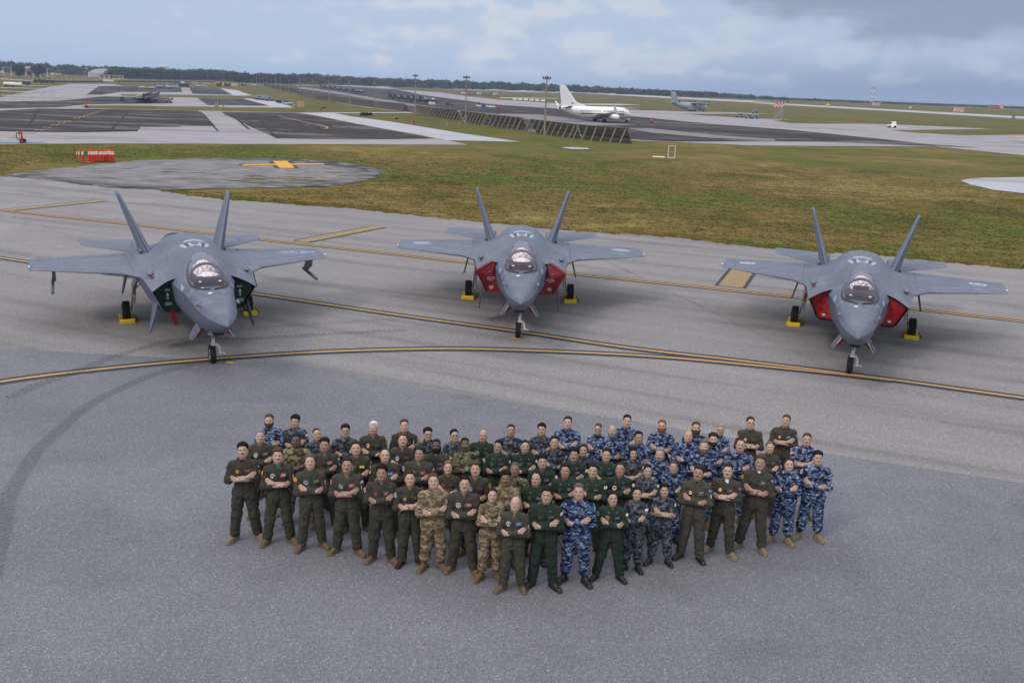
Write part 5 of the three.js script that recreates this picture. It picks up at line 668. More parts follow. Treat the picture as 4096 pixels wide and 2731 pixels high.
const roll = [
  { x: -5.16, z: -16.94, h: 2.01, kit: 'sage', hair: 'thick', hc: 'black', face: 'm', skin: 'light', front: true, disc: 'gold', tag: 'black', sh: 'red', flag: 'au', pen: 1, sleeve: 'rolled', shirt: [.02, .02, .02], spread: .14, boots: 'sand', top: 1, label: 'person in flight suit at the left end of front row, feet wide apart' },
  { x: -5.12, z: -18.03, h: 1.88, kit: 'sage', hair: 'short', hc: 'grey', face: 'm', skin: 'fair', disc: 'blue', tag: 'white', flag: 'us', boots: 'tan', shirt: [.17, .12, .07], top: 1, label: 'person in flight suit standing right behind the leftmost front-row person' },
  { x: -5.18, z: -18.96, h: 1.88, kit: 'blue', hair: 'short', hc: 'brown', face: 'b', skin: 'light', tape: 'b', flag: 'au', boots: 'tan', shirt: [.02, .022, .03], top: -1, label: 'leftmost person in blue camouflage, alone at the back left corner' },
  { x: -4.66, z: -19.11, h: 1.82, kit: 'grey', hair: 'spiky', hc: 'black', face: '', skin: 'gold', flag: 'jp', watch: 1, boots: 'black', shirt: [.06, .06, .065], top: 1, label: 'leftmost person in dark grey digital camouflage, flag on shoulder' },
  { x: -4.33, z: -17.85, h: 1.88, kit: 'desert', hair: 'crop', hc: 'black', face: '', skin: 'dark', sleeve: 'short', boots: 'tan', top: 1, label: 'person in tan digital camouflage with short rolled sleeves, behind front row at left' },
  { x: -4.47, z: -16.89, h: 1.95, kit: 'sage', hair: 'thick', hc: 'brown', face: 'm', skin: 'fair', front: true, disc: 'blue', tag: 'stripe', sh: 'sun', pen: 1, sleeve: 'rolled', shirt: [.02, .16, .09], spread: .13, boots: 'tan', top: -1, label: 'person in flight suit with green scarf, second from left in front row' },
  { x: -4.01, z: -18.41, h: 1.82, kit: 'grey', hair: 'buzz', hc: 'black', face: '', skin: 'gold', boots: 'black', shirt: [.06, .06, .065], top: 1, label: 'second person from left in dark grey digital camouflage, rear rows' },
  { x: -3.72, z: -17.67, h: 1.89, kit: 'sage', hair: 'thick', hc: 'black', face: '', skin: 'tan', disc: 'red', tag: 'stripe', flag: 'us', pen: 1, boots: 'tan', shirt: [.17, .12, .07], top: 1, label: 'person in flight suit with red patches, behind the third and fourth front-row people' },
  { x: -3.79, z: -16.69, h: 1.93, kit: 'sage', hair: 'short', hc: 'pepper', face: '', skin: 'fair', front: true, disc: 'blue', tag: 'green', sh: 'sun', pen: 1, watch: 1, spread: .11, shirt: [.03, .1, .04], boots: 'tan', top: -1, label: 'person in flight suit with green name patch, third from left in front row' },
  { x: -3.48, z: -18.66, h: 1.82, kit: 'grey', hair: 'thick', hc: 'black', face: 'g', skin: 'gold', watch: 1, boots: 'black', shirt: [.06, .06, .065], top: 1, label: 'person in dark grey digital camouflage and glasses, third from left of that uniform' },
  { x: -3.05, z: -17.53, h: 1.90, kit: 'sage', hair: 'short', hc: 'dark', face: '', skin: 'fair', disc: 'blue', tag: 'yellow', flag: 'us', pen: 1, build: .8, boots: 'tan', shirt: [.17, .12, .07], top: 1, label: 'person in flight suit with bright yellow name patch' },
  { x: -2.90, z: -18.75, h: 1.88, kit: 'sage', hair: 'short', hc: 'white', face: '', skin: 'light', disc: 'cheq', tag: 'black', sh2: 'yblk', sh: 'sub', boots: 'tan', shirt: [.17, .12, .07], top: -1, label: 'person in flight suit with orange chequered chest patch, back row left' },
  { x: -3.06, z: -16.54, h: 1.95, kit: 'sage', hair: 'short', hc: 'dark', face: 'm', skin: 'tan', front: true, disc: 'blue', tag: 'red', sh: 'multi', flag: 'us', pen: 1, sleeve: 'rolled', build: .6, spread: .12, boots: 'tan', shirt: [.17, .12, .07], top: 1, label: 'person in flight suit with solid red name patch, fourth from left in front row' },
  { x: -2.25, z: -18.96, h: 1.88, kit: 'sage', hair: 'short', hc: 'brown', face: '', skin: 'fair', tag: 'black', sh2: 'yblk', hold: 1, boots: 'tan', shirt: [.17, .12, .07], top: 1, label: 'tallest person in flight suit in the back row, left of centre, holding a pen' },
  { x: -2.19, z: -18.12, h: 1.88, kit: 'sage', hair: 'short', hc: 'brown', face: 'm', skin: 'fair', disc: 'blue', tag: 'redblue', flag: 'us', build: .5, boots: 'tan', shirt: [.17, .12, .07], top: -1, label: 'person in flight suit with red and blue name patch, two rows behind front' },
  { x: -2.43, z: -17.26, h: 1.88, kit: 'sage', hair: 'recede', hc: 'dark', face: '', skin: 'fair', disc: 'gold', tag: 'blue', sh: 'crest', boots: 'tan', shirt: [.17, .12, .07], top: 1, label: 'person in flight suit with blue name patch, behind fourth and fifth of front row' },
  { x: -2.36, z: -16.28, h: 1.93, kit: 'sage', hair: 'curly', hc: 'black', face: '', skin: 'olive', front: true, disc: 'red', tag: 'stripe', sh: 'multi', flag: 'us', build: .6, spread: .11, boots: 'tan', shirt: [.17, .12, .07], top: 1, label: 'person in flight suit, fifth from left in front row' },
  { x: -1.71, z: -18.65, h: 1.82, kit: 'grey', hair: 'thick', hc: 'black', face: 'g', skin: 'gold', boots: 'black', shirt: [.06, .06, .065], top: -1, label: 'person in dark grey digital camouflage and glasses, fourth from left of that uniform' },
  { x: -1.78, z: -17.41, h: 1.88, kit: 'sage', hair: 'side', hc: 'dark', face: '', skin: 'tan', disc: 'blue', tag: 'red', flag: 'us', sh: 'blue', build: 1, boots: 'tan', shirt: [.17, .12, .07], top: 1, label: 'broad person in flight suit standing behind the sixth of front row' },
  { x: -1.47, z: -17.86, h: 1.88, kit: 'sage', hair: 'crop', hc: 'black', face: 'b', skin: 'dark', disc: 'blue', tag: 'redblue', sh2: 'yblk', boots: 'tan', shirt: [.17, .12, .07], top: 1, label: 'person in flight suit with yellow shoulder patch, behind the broad one' },
  { x: -1.13, z: -18.62, h: 1.82, kit: 'grey', hair: 'short', hc: 'black', face: 'g', skin: 'gold', boots: 'black', shirt: [.06, .06, .065], top: -1, label: 'person in dark grey digital camouflage and glasses, fifth from left of that uniform' },
  { x: -0.88, z: -18.00, h: 1.88, kit: 'forest', hair: 'crop', hc: 'black', face: 'gw', skin: 'dark', boots: 'tan', top: 1, label: 'person in green digital camouflage and glasses, middle rows left of centre' },
  { x: -1.81, z: -16.19, h: 1.88, kit: 'sage', hair: 'short', hc: 'dark', face: '', skin: 'fair', front: true, disc: 'gold', tag: 'black', sh: 'blue', watch: 1, sleeve: 'rolled', boots: 'maroon', build: .2, spread: .08, shirt: [.17, .12, .07], top: 1, label: 'person in flight suit and dark maroon boots, sixth from left in front row' },
  { x: -1.17, z: -17.09, h: 1.73, kit: 'sage', hair: 'pony', hc: 'light', face: '', skin: 'fair', fem: true, disc: 'red', tag: 'redblue', boots: 'tan', shirt: [.17, .12, .07], top: -1, label: 'person in flight suit between the two rows, behind the tan camouflage of front row' },
  { x: -1.35, z: -16.01, h: 1.92, kit: 'tan', hair: 'short', hc: 'brown', face: '', skin: 'fair', front: true, build: .6, spread: .08, boots: 'tan', top: 1, label: 'person in tan woodland camouflage, seventh from left in front row' },
  { x: -0.78, z: -15.95, h: 1.91, kit: 'sage', hair: 'short', hc: 'black', face: 'm', skin: 'light', front: true, disc: 'blue', tag: 'red', sh: 'navy', build: .6, spread: .12, boots: 'tan', shirt: [.17, .12, .07], top: 1, label: 'person in flight suit, eighth from left in front row' },
  { x: -0.61, z: -16.74, h: 1.88, kit: 'sage', hair: 'side', hc: 'brown', face: 'm', skin: 'fair', disc: 'blue', tag: 'redblue', sh2: 'yblk', pen: 1, boots: 'tan', shirt: [.17, .12, .07], top: -1, label: 'person in flight suit standing behind the eighth of front row' },
  { x: -0.55, z: -18.69, h: 1.82, kit: 'jsuit', hair: '', hc: 'black', face: '', skin: 'gold', disc: 'navy', tag: 'grey', bars: 1, build: .7, boots: 'black', shirt: [.06, .06, .065], top: 1, label: 'person in green flight suit in the back rows, left of all other green suits' },
  { x: -0.22, z: -18.09, h: 1.82, kit: 'jsuit', hair: 'short', hc: 'black', face: '', skin: 'tan', disc: 'sub', tag: 'grey', sh: 'cyan', flag: 'jp', bars: 1, boots: 'black', shirt: [.06, .06, .065], top: 1, label: 'person in green flight suit, second from left of the green suits' },
  { x: 0.04, z: -19.05, h: 1.82, kit: 'grey', hair: 'crop', hc: 'black', face: '', skin: 'tan', watch: 1, boots: 'black', shirt: [.06, .06, .065], top: -1, label: 'person in dark grey digital camouflage, back row just left of photo centre' },
  { x: 0.35, z: -18.15, h: 1.82, kit: 'jsuit', hair: 'crop', hc: 'black', face: 'gw', skin: 'gold', disc: 'sub', tag: 'grey', flag: 'jp', bars: 1, watch: 'w', shirt: [.02, .02, .02], boots: 'black', top: 1, label: 'person in green flight suit and glasses' },
  { x: 0.72, z: -19.17, h: 1.82, kit: 'grey', hair: 'thick', hc: 'black', face: '', skin: 'gold', boots: 'black', shirt: [.06, .06, .065], top: 1, label: 'person in dark grey digital camouflage, back row just right of photo centre' },
  { x: 0.97, z: -18.44, h: 1.82, kit: 'grey', hair: 'short', hc: 'black', face: '', skin: 'gold', flag: 'jp', build: .2, boots: 'black', shirt: [.06, .06, .065], top: -1, label: 'person in dark grey digital camouflage with flag patch, in front of the back row centre' },
  { x: 1.30, z: -19.52, h: 1.88, kit: 'blue', hair: 'short', hc: 'dark', face: '', skin: 'fair', tape: 'a', build: .7, boots: 'tan', shirt: [.02, .022, .03], top: 1, label: 'person in blue camouflage, second from left of that uniform, back row' },
  { x: 0.70, z: -17.36, h: 1.82, kit: 'jsuit', hair: 'spiky', hc: 'black', face: '', skin: 'gold', disc: 'sub', tag: 'grey', flag: 'jp', bars: 1, build: .7, boots: 'black', shirt: [.06, .06, .065], top: 1, label: 'smiling person in green flight suit, middle of the third row' },
  { x: 0.14, z: -16.78, h: 1.88, kit: 'forest', hair: 'crop', hc: 'pepper', face: '', skin: 'brown', build: .7, boots: 'tan', top: -1, label: 'person in green digital camouflage half hidden behind the second-row tan camouflage' },
  { x: -0.02, z: -16.34, h: 1.88, kit: 'tan', hair: 'curly', hc: 'black', face: 'm', skin: 'brown', boots: 'tan', top: 1, label: 'person in tan woodland camouflage in the second row, near photo centre' },
  { x: 0.55, z: -16.50, h: 1.82, kit: 'jsuit', hair: 'recede', hc: 'black', face: '', skin: 'gold', disc: 'sub', tag: 'grey', sh: 'navy', flag: 'jp', bars: 1, shirt: [.02, .02, .02], boots: 'black', top: 1, label: 'person in green flight suit behind and left of the front-row centre' },
  { x: -0.26, z: -15.76, h: 1.79, kit: 'tan', hair: 'bun', hc: 'dark', face: '', skin: 'fair', fem: true, front: true, spread: .07, boots: 'tan', top: -1, label: 'person in tan camouflage, ninth from left in front row' },
  { x: 0.16, z: -15.38, h: 1.82, kit: 'sage', hair: '', hc: 'grey', face: '', skin: 'fair', front: true, disc: 'blue', tag: 'blue', sh: 'navy', pen: 1, spread: .09, boots: 'tan', shirt: [.17, .12, .07], top: 1, label: 'person in flight suit with blue patches, foremost at the point of the formation' },
  { x: 0.72, z: -15.48, h: 1.97, kit: 'jsuit', hair: 'thick', hc: 'black', face: '', skin: 'gold', front: true, disc: 'sub', tag: 'grey', sh: 'navy', flag: 'jp', bars: 1, boots: 'black', build: .6, spread: .11, shirt: [.02, .02, .02], top: 1, label: 'person in green flight suit, left of the front-centre blue camouflage' },
  { x: 1.98, z: -19.57, h: 1.73, kit: 'blue', hair: 'bun', hc: 'brown', face: 'g', skin: 'light', fem: true, tape: 'c', flag: 'au', boots: 'tan', shirt: [.02, .022, .03], top: -1, label: 'person in blue camouflage and glasses, third from left of that uniform' },
  { x: 1.57, z: -18.27, h: 1.73, kit: 'grey', hair: 'bun', hc: 'dark', face: '', skin: 'gold', fem: true, flag: 'jp', boots: 'black', shirt: [.06, .06, .065], top: 1, label: 'smiling person in dark grey digital camouflage, between the back row and green suits' },
  { x: 1.35, z: -17.78, h: 1.82, kit: 'jsuit', hair: 'spiky', hc: 'black', face: 'm', skin: 'tan', disc: 'sub', tag: 'grey', flag: 'jp', bars: 1, boots: 'black', shirt: [.06, .06, .065], top: 1, label: 'person in green flight suit just in front of the smiling grey camouflage' },
  { x: 2.25, z: -19.11, h: 1.88, kit: 'blue', hair: '', hc: 'grey', face: 'b', skin: 'light', tape: 'a', build: .8, watch: 1, boots: 'tan', shirt: [.02, .022, .03], top: -1, label: 'fifth from left of the people in blue camouflage, wearing a watch' },
  { x: 2.64, z: -19.77, h: 1.88, kit: 'blue', hair: 'short', hc: 'black', face: '', skin: 'fair', tape: 'b', boots: 'tan', shirt: [.02, .022, .03], top: 1, label: 'rearmost person in blue camouflage, right of centre' },
  { x: 2.79, z: -18.75, h: 1.88, kit: 'blue', hair: 'short', hc: 'black', face: '', skin: 'olive', tape: 'c', build: .2, boots: 'tan', shirt: [.02, .022, .03], top: 1, label: 'slim person in blue camouflage, seventh from left of that uniform' },
  { x: 2.01, z: -17.83, h: 1.82, kit: 'jsuit', hair: 'short', hc: 'black', face: '', skin: 'gold', disc: 'sub', tag: 'grey', bars: 1, boots: 'black', shirt: [.06, .06, .065], top: -1, label: 'person in green flight suit, rearmost on the right of the green suits' },
  { x: 2.61, z: -18.19, h: 1.73, kit: 'grey', hair: 'bob', hc: 'black', face: '', skin: 'gold', fem: true, flag: 'jp', sleeve: 'rolled', shirt: [.1, .1, .1], boots: 'black', top: 1, label: 'person in dark grey digital camouflage with rolled sleeves, right of green suits' },
  { x: 1.13, z: -16.95, h: 1.82, kit: 'jsuit', hair: 'short', hc: 'black', face: '', skin: 'tan', disc: 'sub', tag: 'grey', sh: 'navy', bars: 1, build: .2, boots: 'black', shirt: [.06, .06, .065], top: 1, label: 'person in green flight suit behind and left of the front-row blue camouflage' },
  { x: 1.67, z: -16.99, h: 1.82, kit: 'jsuit', hair: 'short', hc: 'black', face: '', skin: 'gold', disc: 'sub', tag: 'grey', flag: 'jp', bars: 1, build: .7, watch: 1, boots: 'black', shirt: [.06, .06, .065], top: -1, label: 'person in green flight suit directly behind the front-row blue camouflage' },
  { x: 2.22, z: -17.13, h: 1.82, kit: 'jsuit', hair: 'crop', hc: 'dark', face: '', skin: 'tan', disc: 'multi', tag: 'grey', sh: 'navy', flag: 'jp', bars: 1, boots: 'black', shirt: [.06, .06, .065], top: 1, label: 'person in green flight suit with red round chest patch, second row' },
  { x: 1.32, z: -15.69, h: 1.96, kit: 'blue', hair: 'short', hc: 'pepper', face: '', skin: 'light', front: true, tape: 'a', sh: 'cyan', boots: 'black', build: 1, spread: .10, shirt: [.02, .022, .03], top: 1, label: 'person in blue camouflage and black boots at the centre of front row' },
  { x: 1.97, z: -15.87, h: 1.76, kit: 'jsuit', hair: 'short', hc: 'black', face: '', skin: 'gold', front: true, disc: 'multi', tag: 'grey', sh: 'navy', flag: 'jp', bars: 1, boots: 'black', watch: 1, spread: .14, shirt: [.06, .06, .065], top: -1, label: 'person in green flight suit, right of the front-centre blue camouflage' },
  { x: 2.46, z: -16.28, h: 1.68, kit: 'grey', hair: 'bun', hc: 'black', face: '', skin: 'gold', fem: true, front: true, flag: 'jp', boots: 'black', spread: .07, shirt: [.06, .06, .065], top: 1, label: 'person in dark grey digital camouflage, first of two in the front row' },
  { x: 2.79, z: -17.28, h: 1.73, kit: 'grey', hair: 'bun', hc: 'black', face: '', skin: 'gold', fem: true, flag: 'jp', sleeve: 'rolled', shirt: [.1, .1, .1], boots: 'black', top: 1, label: 'person in dark grey digital camouflage behind the front-row pair in grey' },
  { x: 3.39, z: -19.52, h: 1.88, kit: 'blue', hair: 'short', hc: 'red', face: 'bg', skin: 'fair', tape: 'b', build: .5, boots: 'tan', shirt: [.02, .022, .03], top: -1, label: 'person in blue camouflage and glasses, ninth from left of that uniform' },
  { x: 3.10, z: -17.84, h: 1.88, kit: 'blue', hair: 'short', hc: 'grey', face: 'b', skin: 'light', tape: 'a', watch: 1, build: .6, boots: 'tan', shirt: [.02, .022, .03], top: 1, label: 'person in blue camouflage with watch, eighth from left of that uniform' },
  { x: 3.35, z: -17.54, h: 1.73, kit: 'blue', hair: 'bun', hc: 'brown', face: '', skin: 'light', fem: true, tape: 'c', flag: 'au', boots: 'black', shirt: [.02, .022, .03], top: 1, label: 'smiling person in blue camouflage left of the front-row flight suits on the right' },
  { x: 3.03, z: -16.57, h: 1.64, kit: 'grey', hair: 'thick', hc: 'black', face: '', skin: 'gold', fem: true, front: true, flag: 'jp', sleeve: 'short', boots: 'black', shirt: [.1, .1, .1], spread: .09, top: -1, label: 'person in dark grey digital camouflage with short sleeves, second of the front-row pair' },
  { x: 3.88, z: -18.99, h: 1.88, kit: 'blue', hair: 'buzz', hc: 'blonde', face: '', skin: 'fair', tape: 'd', build: 1, boots: 'tan', shirt: [.02, .022, .03], top: 1, label: 'broad person in blue camouflage with rank slide, right back rows' },
  { x: 4.14, z: -19.48, h: 1.88, kit: 'blue', hair: 'short', hc: 'brown', face: 'b', skin: 'light', tape: 'c', boots: 'tan', shirt: [.02, .022, .03], top: 1, label: 'person in blue camouflage behind the broad one, right back row' },
  { x: 4.10, z: -18.36, h: 1.88, kit: 'blue', hair: 'short', hc: 'light', face: 'b', skin: 'fair', tape: 'd', flag: 'au', watch: 1, boots: 'tan', shirt: [.02, .022, .03], top: -1, label: 'person in blue camouflage with watch, thirteenth from left of that uniform' },
  { x: 4.39, z: -18.81, h: 1.88, kit: 'blue', hair: 'thick', hc: 'dark', face: 'b', skin: 'fair', tape: 'b', boots: 'tan', shirt: [.02, .022, .03], top: 1, label: 'person in blue camouflage, fourteenth from left of that uniform' },
  { x: 4.75, z: -19.80, h: 1.73, kit: 'blue', hair: 'pony', hc: 'blonde', face: 'g', skin: 'light', fem: true, tape: 'a', boots: 'tan', shirt: [.02, .022, .03], top: 1, label: 'smiling person in blue camouflage and glasses, rightmost of the back-row blue' },
  { x: 3.69, z: -16.82, h: 1.94, kit: 'ausuit', hair: 'side', hc: 'dark', face: 'm', skin: 'tan', front: true, disc: 'crest', tag: 'white', sh: 'sun', flag: 'au', boots: 'black', watch: 1, pen: 1, spread: .10, shirt: [.02, .02, .02], top: -1, label: 'person in flight suit and black boots, front row right wing' },
  { x: 4.33, z: -17.10, h: 1.88, kit: 'ausuit', hair: 'short', hc: 'dark', face: 'm', skin: 'fair', front: true, disc: 'crest', tag: 'white', sh: 'sun', flag: 'au', sleeve: 'rolled', boots: 'sand', build: .7, spread: .12, shirt: [.6, .6, .6], top: 1, label: 'person in flight suit over white shirt, fourth from right in front row' },
  { x: 4.90, z: -18.51, h: 1.88, kit: 'blue', hair: 'recede', hc: 'dark', face: 'm', skin: 'light', tape: 'e', flag: 'au', build: .8, boots: 'tan', shirt: [.02, .022, .03], top: 1, label: 'person in blue camouflage behind and between two front-row flight suits on the right' },
  { x: 5.46, z: -19.94, h: 1.88, kit: 'ausuit', hair: 'short', hc: 'dark', face: 'g', skin: 'fair', disc: 'crest', tag: 'black', sh: 'multi', flag: 'au', watch: 1, sleeve: 'rolled', boots: 'tan', shirt: [.02, .022, .03], top: -1, label: 'person in flight suit and dark glasses at the back right' },
  { x: 5.63, z: -18.83, h: 1.73, kit: 'ausuit', hair: 'bun', hc: 'light', face: '', skin: 'fair', fem: true, disc: 'crest', tag: 'blue', flag: 'au', watch: 1, boots: 'tan', shirt: [.02, .022, .03], top: 1, label: 'person in flight suit, second row on the right, between taller neighbours' },
  { x: 6.31, z: -20.18, h: 1.88, kit: 'ausuit', hair: 'short', hc: 'brown', face: '', skin: 'light', disc: 'crest', tag: 'blue', sh: 'sub', flag: 'au', sleeve: 'rolled', boots: 'tan', shirt: [.02, .022, .03], top: 1, label: 'person in flight suit, rearmost of all at the back right corner' },
  { x: 5.01, z: -17.32, h: 2.00, kit: 'ausuit', hair: 'side', hc: 'brown', face: '', skin: 'tan', front: true, disc: '', tag: 'white', sh: 'sun', flag: 'au', sleeve: 'rolled', boots: 'sand', watch: 1, spread: .13, shirt: [.65, .65, .65], top: -1, label: 'person in flight suit over white shirt, third from right in front row' },
  { x: 6.45, z: -19.01, h: 1.88, kit: 'blue', hair: 'short', hc: 'brown', face: '', skin: 'light', tape: 'a', sh: 'multi', sleeve: 'rolled', boots: 'tan', shirt: [.02, .022, .03], top: 1, label: 'smiling person in blue camouflage at the right edge, behind the end of front row' },
  { x: 5.69, z: -17.64, h: 1.84, kit: 'blue', hair: 'bun', hc: 'dark', face: '', skin: 'fair', fem: true, front: true, tape: 'c', flag: 'au', watch: 'w', boots: 'sand', spread: .08, shirt: [.02, .022, .03], top: 1, label: 'person in blue camouflage with white watch, second from right in front row' },
  { x: 6.34, z: -17.86, h: 1.92, kit: 'blue', hair: 'thick', hc: 'black', face: '', skin: 'light', front: true, tape: 'e', sh: 'multi', flag: 'au', boots: 'sand', spread: .11, build: .5, shirt: [.02, .022, .03], top: -1, label: 'person in blue camouflage at the right end of front row' },
];
roll.forEach((p, i) => buildPerson({ ...p, seed: i + 1 }));
// ---------------------------------------------------------------- far airfield
const ME = { strut: M(0x857d72, .95), pole: M(0x8d8274, .9), wood: M(0x5e5850, .95), woodD: M(0x57514a, .95), lamp: M(0x2c2a2a, .6), redlamp: M(0xc8452c, .5), whiteP: M(0xf3f1ea, .4), greyP: M(0x7f868c, .6), darkG: M(0x2e3034, .55), glass: PM(0x15181c, .08, 0), tyre: MJ.tyre, steel: M(0x9da0a3, .45, .6), gold: M(0x9c7c2e, .6), navy: M(0x10182c, .5), tan: M(0xb89a70, .8), cream: M(0xcdbb8c, .85), creamD: M(0xa08e66, .85), whiteW: M(0xd9d6d0, .8), roofG: M(0x8f9290, .7), pink: M(0xc9b4b0, .85), olive: M(0x39402e, .8), red: M(0xb02418, .6), orange: M(0xd8340c, .6), white: M(0xf4f2ec, .6), black: M(0x101012, .6), blue: M(0x1c4fae, .5), conc: M(0xa29e96, .9), rust: M(0x7a4a34, .9) };
const G0 = (x, z) => [x, land(x, z), z];
// --- lamp poles
{
  const build = (t, h) => { part('post', rod([0, 0, 0], [0, h, 0], .24, .15, 10), ME.pole, t); const a = part('crossarm', [bx(1.7, .1, .12, 0, h - .55, 0), bx(.12, .1, 1.2, 0, h - .5, 0)], ME.lamp, t); for (const s of [-.8, -.3, .3, .8]) part('floodlight', rb(.36, .42, .3, .04, s, h - .25, .12 * (s > 0 ? 1 : -1)), ME.lamp, t); part('obstruction_light', [new THREE.SphereGeometry(.16, 10, 8).translate(0, h + .15, 0)], ME.redlamp, t); return a; };
  const L = [[-315, -1151], [-297, -1098.7], [-279, -1046.5], [-263.8, -1003.7], [-243.7, -942.6], [-224.1, -883], [-210.4, -844.7], [-191.6, -796.4], [-160.5, -699.9], [-136.5, -633.4], [-112, -563.2], [-89.4, -503.1], [-67, -442], [-37.6, -343.9], [-15.6, -274.7], [5.7, -219.5]];
  const ord = ['farthest', 'second farthest', 'third farthest', 'fourth farthest', 'fifth farthest', 'sixth farthest', 'seventh farthest', 'eighth farthest', 'eighth nearest', 'seventh nearest', 'sixth nearest', 'fifth nearest', 'fourth nearest', 'third nearest', 'second nearest', 'nearest'];
  L.forEach(([x, z], i) => build(thing('floodlight_pole', `${ord[i]} of the tall floodlight poles along the blast fences`, 'light pole', G0(x, z), .4 * (rnd() - .5), 'floodlight poles along the blast fences'), i > 13 ? 13.4 : 14.1));
  const U = [[-420.5, -793, 12], [-486, -965, 12], [-472, -1057, 13.5], [-505, -1224, 14], [-472, -1236.7, 12], [-458.5, -1306.8, 11.5], [-467, -1441, 11], [-474, -1564, 11], [-479, -1693, 11]], nth = ['first', 'second', 'third', 'fourth', 'fifth', 'sixth', 'seventh', 'eighth', 'ninth'];
  for (const [i, [x, z, h]] of U.entries()) { const t = thing('utility_pole', `${nth[i]} from left of the slim bare poles before the woods`, 'pole', G0(x, z), 0, 'bare poles before the woods'); part('post', rod([0, 0, 0], [0, h, 0], .22, .14, 8), ME.pole, t); part('cap', new THREE.CylinderGeometry(.2, .2, .2, 8).translate(0, h + .1, 0), ME.lamp, t); }
}
// --- blast fences: sloping boarded panel propped by struts
{
  const wood = dataTex(256, (() => { const r = rngOf(61), tone = [...Array(16)].map(() => .55 + .4 * r()); return (i, j) => { const b = Math.floor(j / 16), e = j % 16 < 1.2 ? .35 : 1, g = .9 + .1 * n2(i * .03, b * 9 + j * .3), v = tone[b] * e * g; return [v, v * .97, v * .93]; }; })()), wm = M(0x8a8278, .95, 0, { map: wood });
  const F = [[-320, -1203, -196.7, -838], [-183.5, -785.2, -171.1, -759.6], [-165.7, -736.9, -139.6, -659.7], [-139.4, -657, -119.9, -610.7], [-119.2, -608, -97.2, -549.5], [-96.6, -547, -73.5, -483.8], [-70.5, -475, -48, -400.7], [-40.7, -373.9, -31.2, -338], [-30.8, -336, -20.1, -306], [-18.8, -302, -9.6, -275.6], [-9.2, -274, .6, -252], [2.6, -245.5, 12.7, -219.2], [13.2, -217, 22.7, -203.1]];
  const nm = ['farthest, longest', 'second farthest', 'third farthest', 'fourth farthest', 'fifth farthest', 'sixth farthest', 'seventh nearest', 'sixth nearest', 'fifth nearest', 'fourth nearest', 'third nearest', 'second nearest', 'nearest'];
  F.forEach(([x0, z0, x1, z1], i) => {
    const Lg = Math.hypot(x1 - x0, z1 - z0), t = thing('blast_fence', `${nm[i]} of the weathered timber blast fences propped by struts`, 'blast fence', [(x0 + x1) / 2, land((x0 + x1) / 2, (z0 + z1) / 2), (z0 + z1) / 2], Math.atan2(x1 - x0, z1 - z0), 'timber blast fences beside the dark apron');
    // local z runs along the fence, +x is the far side
    const hgt = 3.15, w = 1.55, sl = Math.hypot(hgt, w), dy = land(x1, z1) - land(x0, z0), n = Math.max(5, Math.min(22, Math.round(Lg / 3.4)));
    const pg = new THREE.PlaneGeometry(1, 1); const panel = bx(.09, sl, Lg, 0, 0, 0, [0, 0, Math.atan2(w, hgt)]).translate(w / 2, hgt / 2, 0); { const p = panel.attributes.position, u = panel.attributes.uv; for (let k = 0; k < p.count; k++) u.setXY(k, p.getZ(k) / 5, p.getY(k) / 4.2); } pg.dispose();
    const pm = part('panel', panel, wm, t); part('top_rail', bx(.26, .16, Lg + .2, -.02, hgt + .02, 0), ME.wood, t);
    for (let k = 0; k <= n; k++) { const zz = mix(-Lg / 2 + .3, Lg / 2 - .3, k / n); part('strut', rod([-w, -.05, zz], [-.05, hgt - .12, zz], .17, .14, 5), ME.strut, t); }
    part('footing', bx(.3, .25, Lg, w + .1, .05, 0), ME.woodD, t); t.rotation.z = 0; t.rotateX(-Math.atan2(dy, Lg));
  });
}
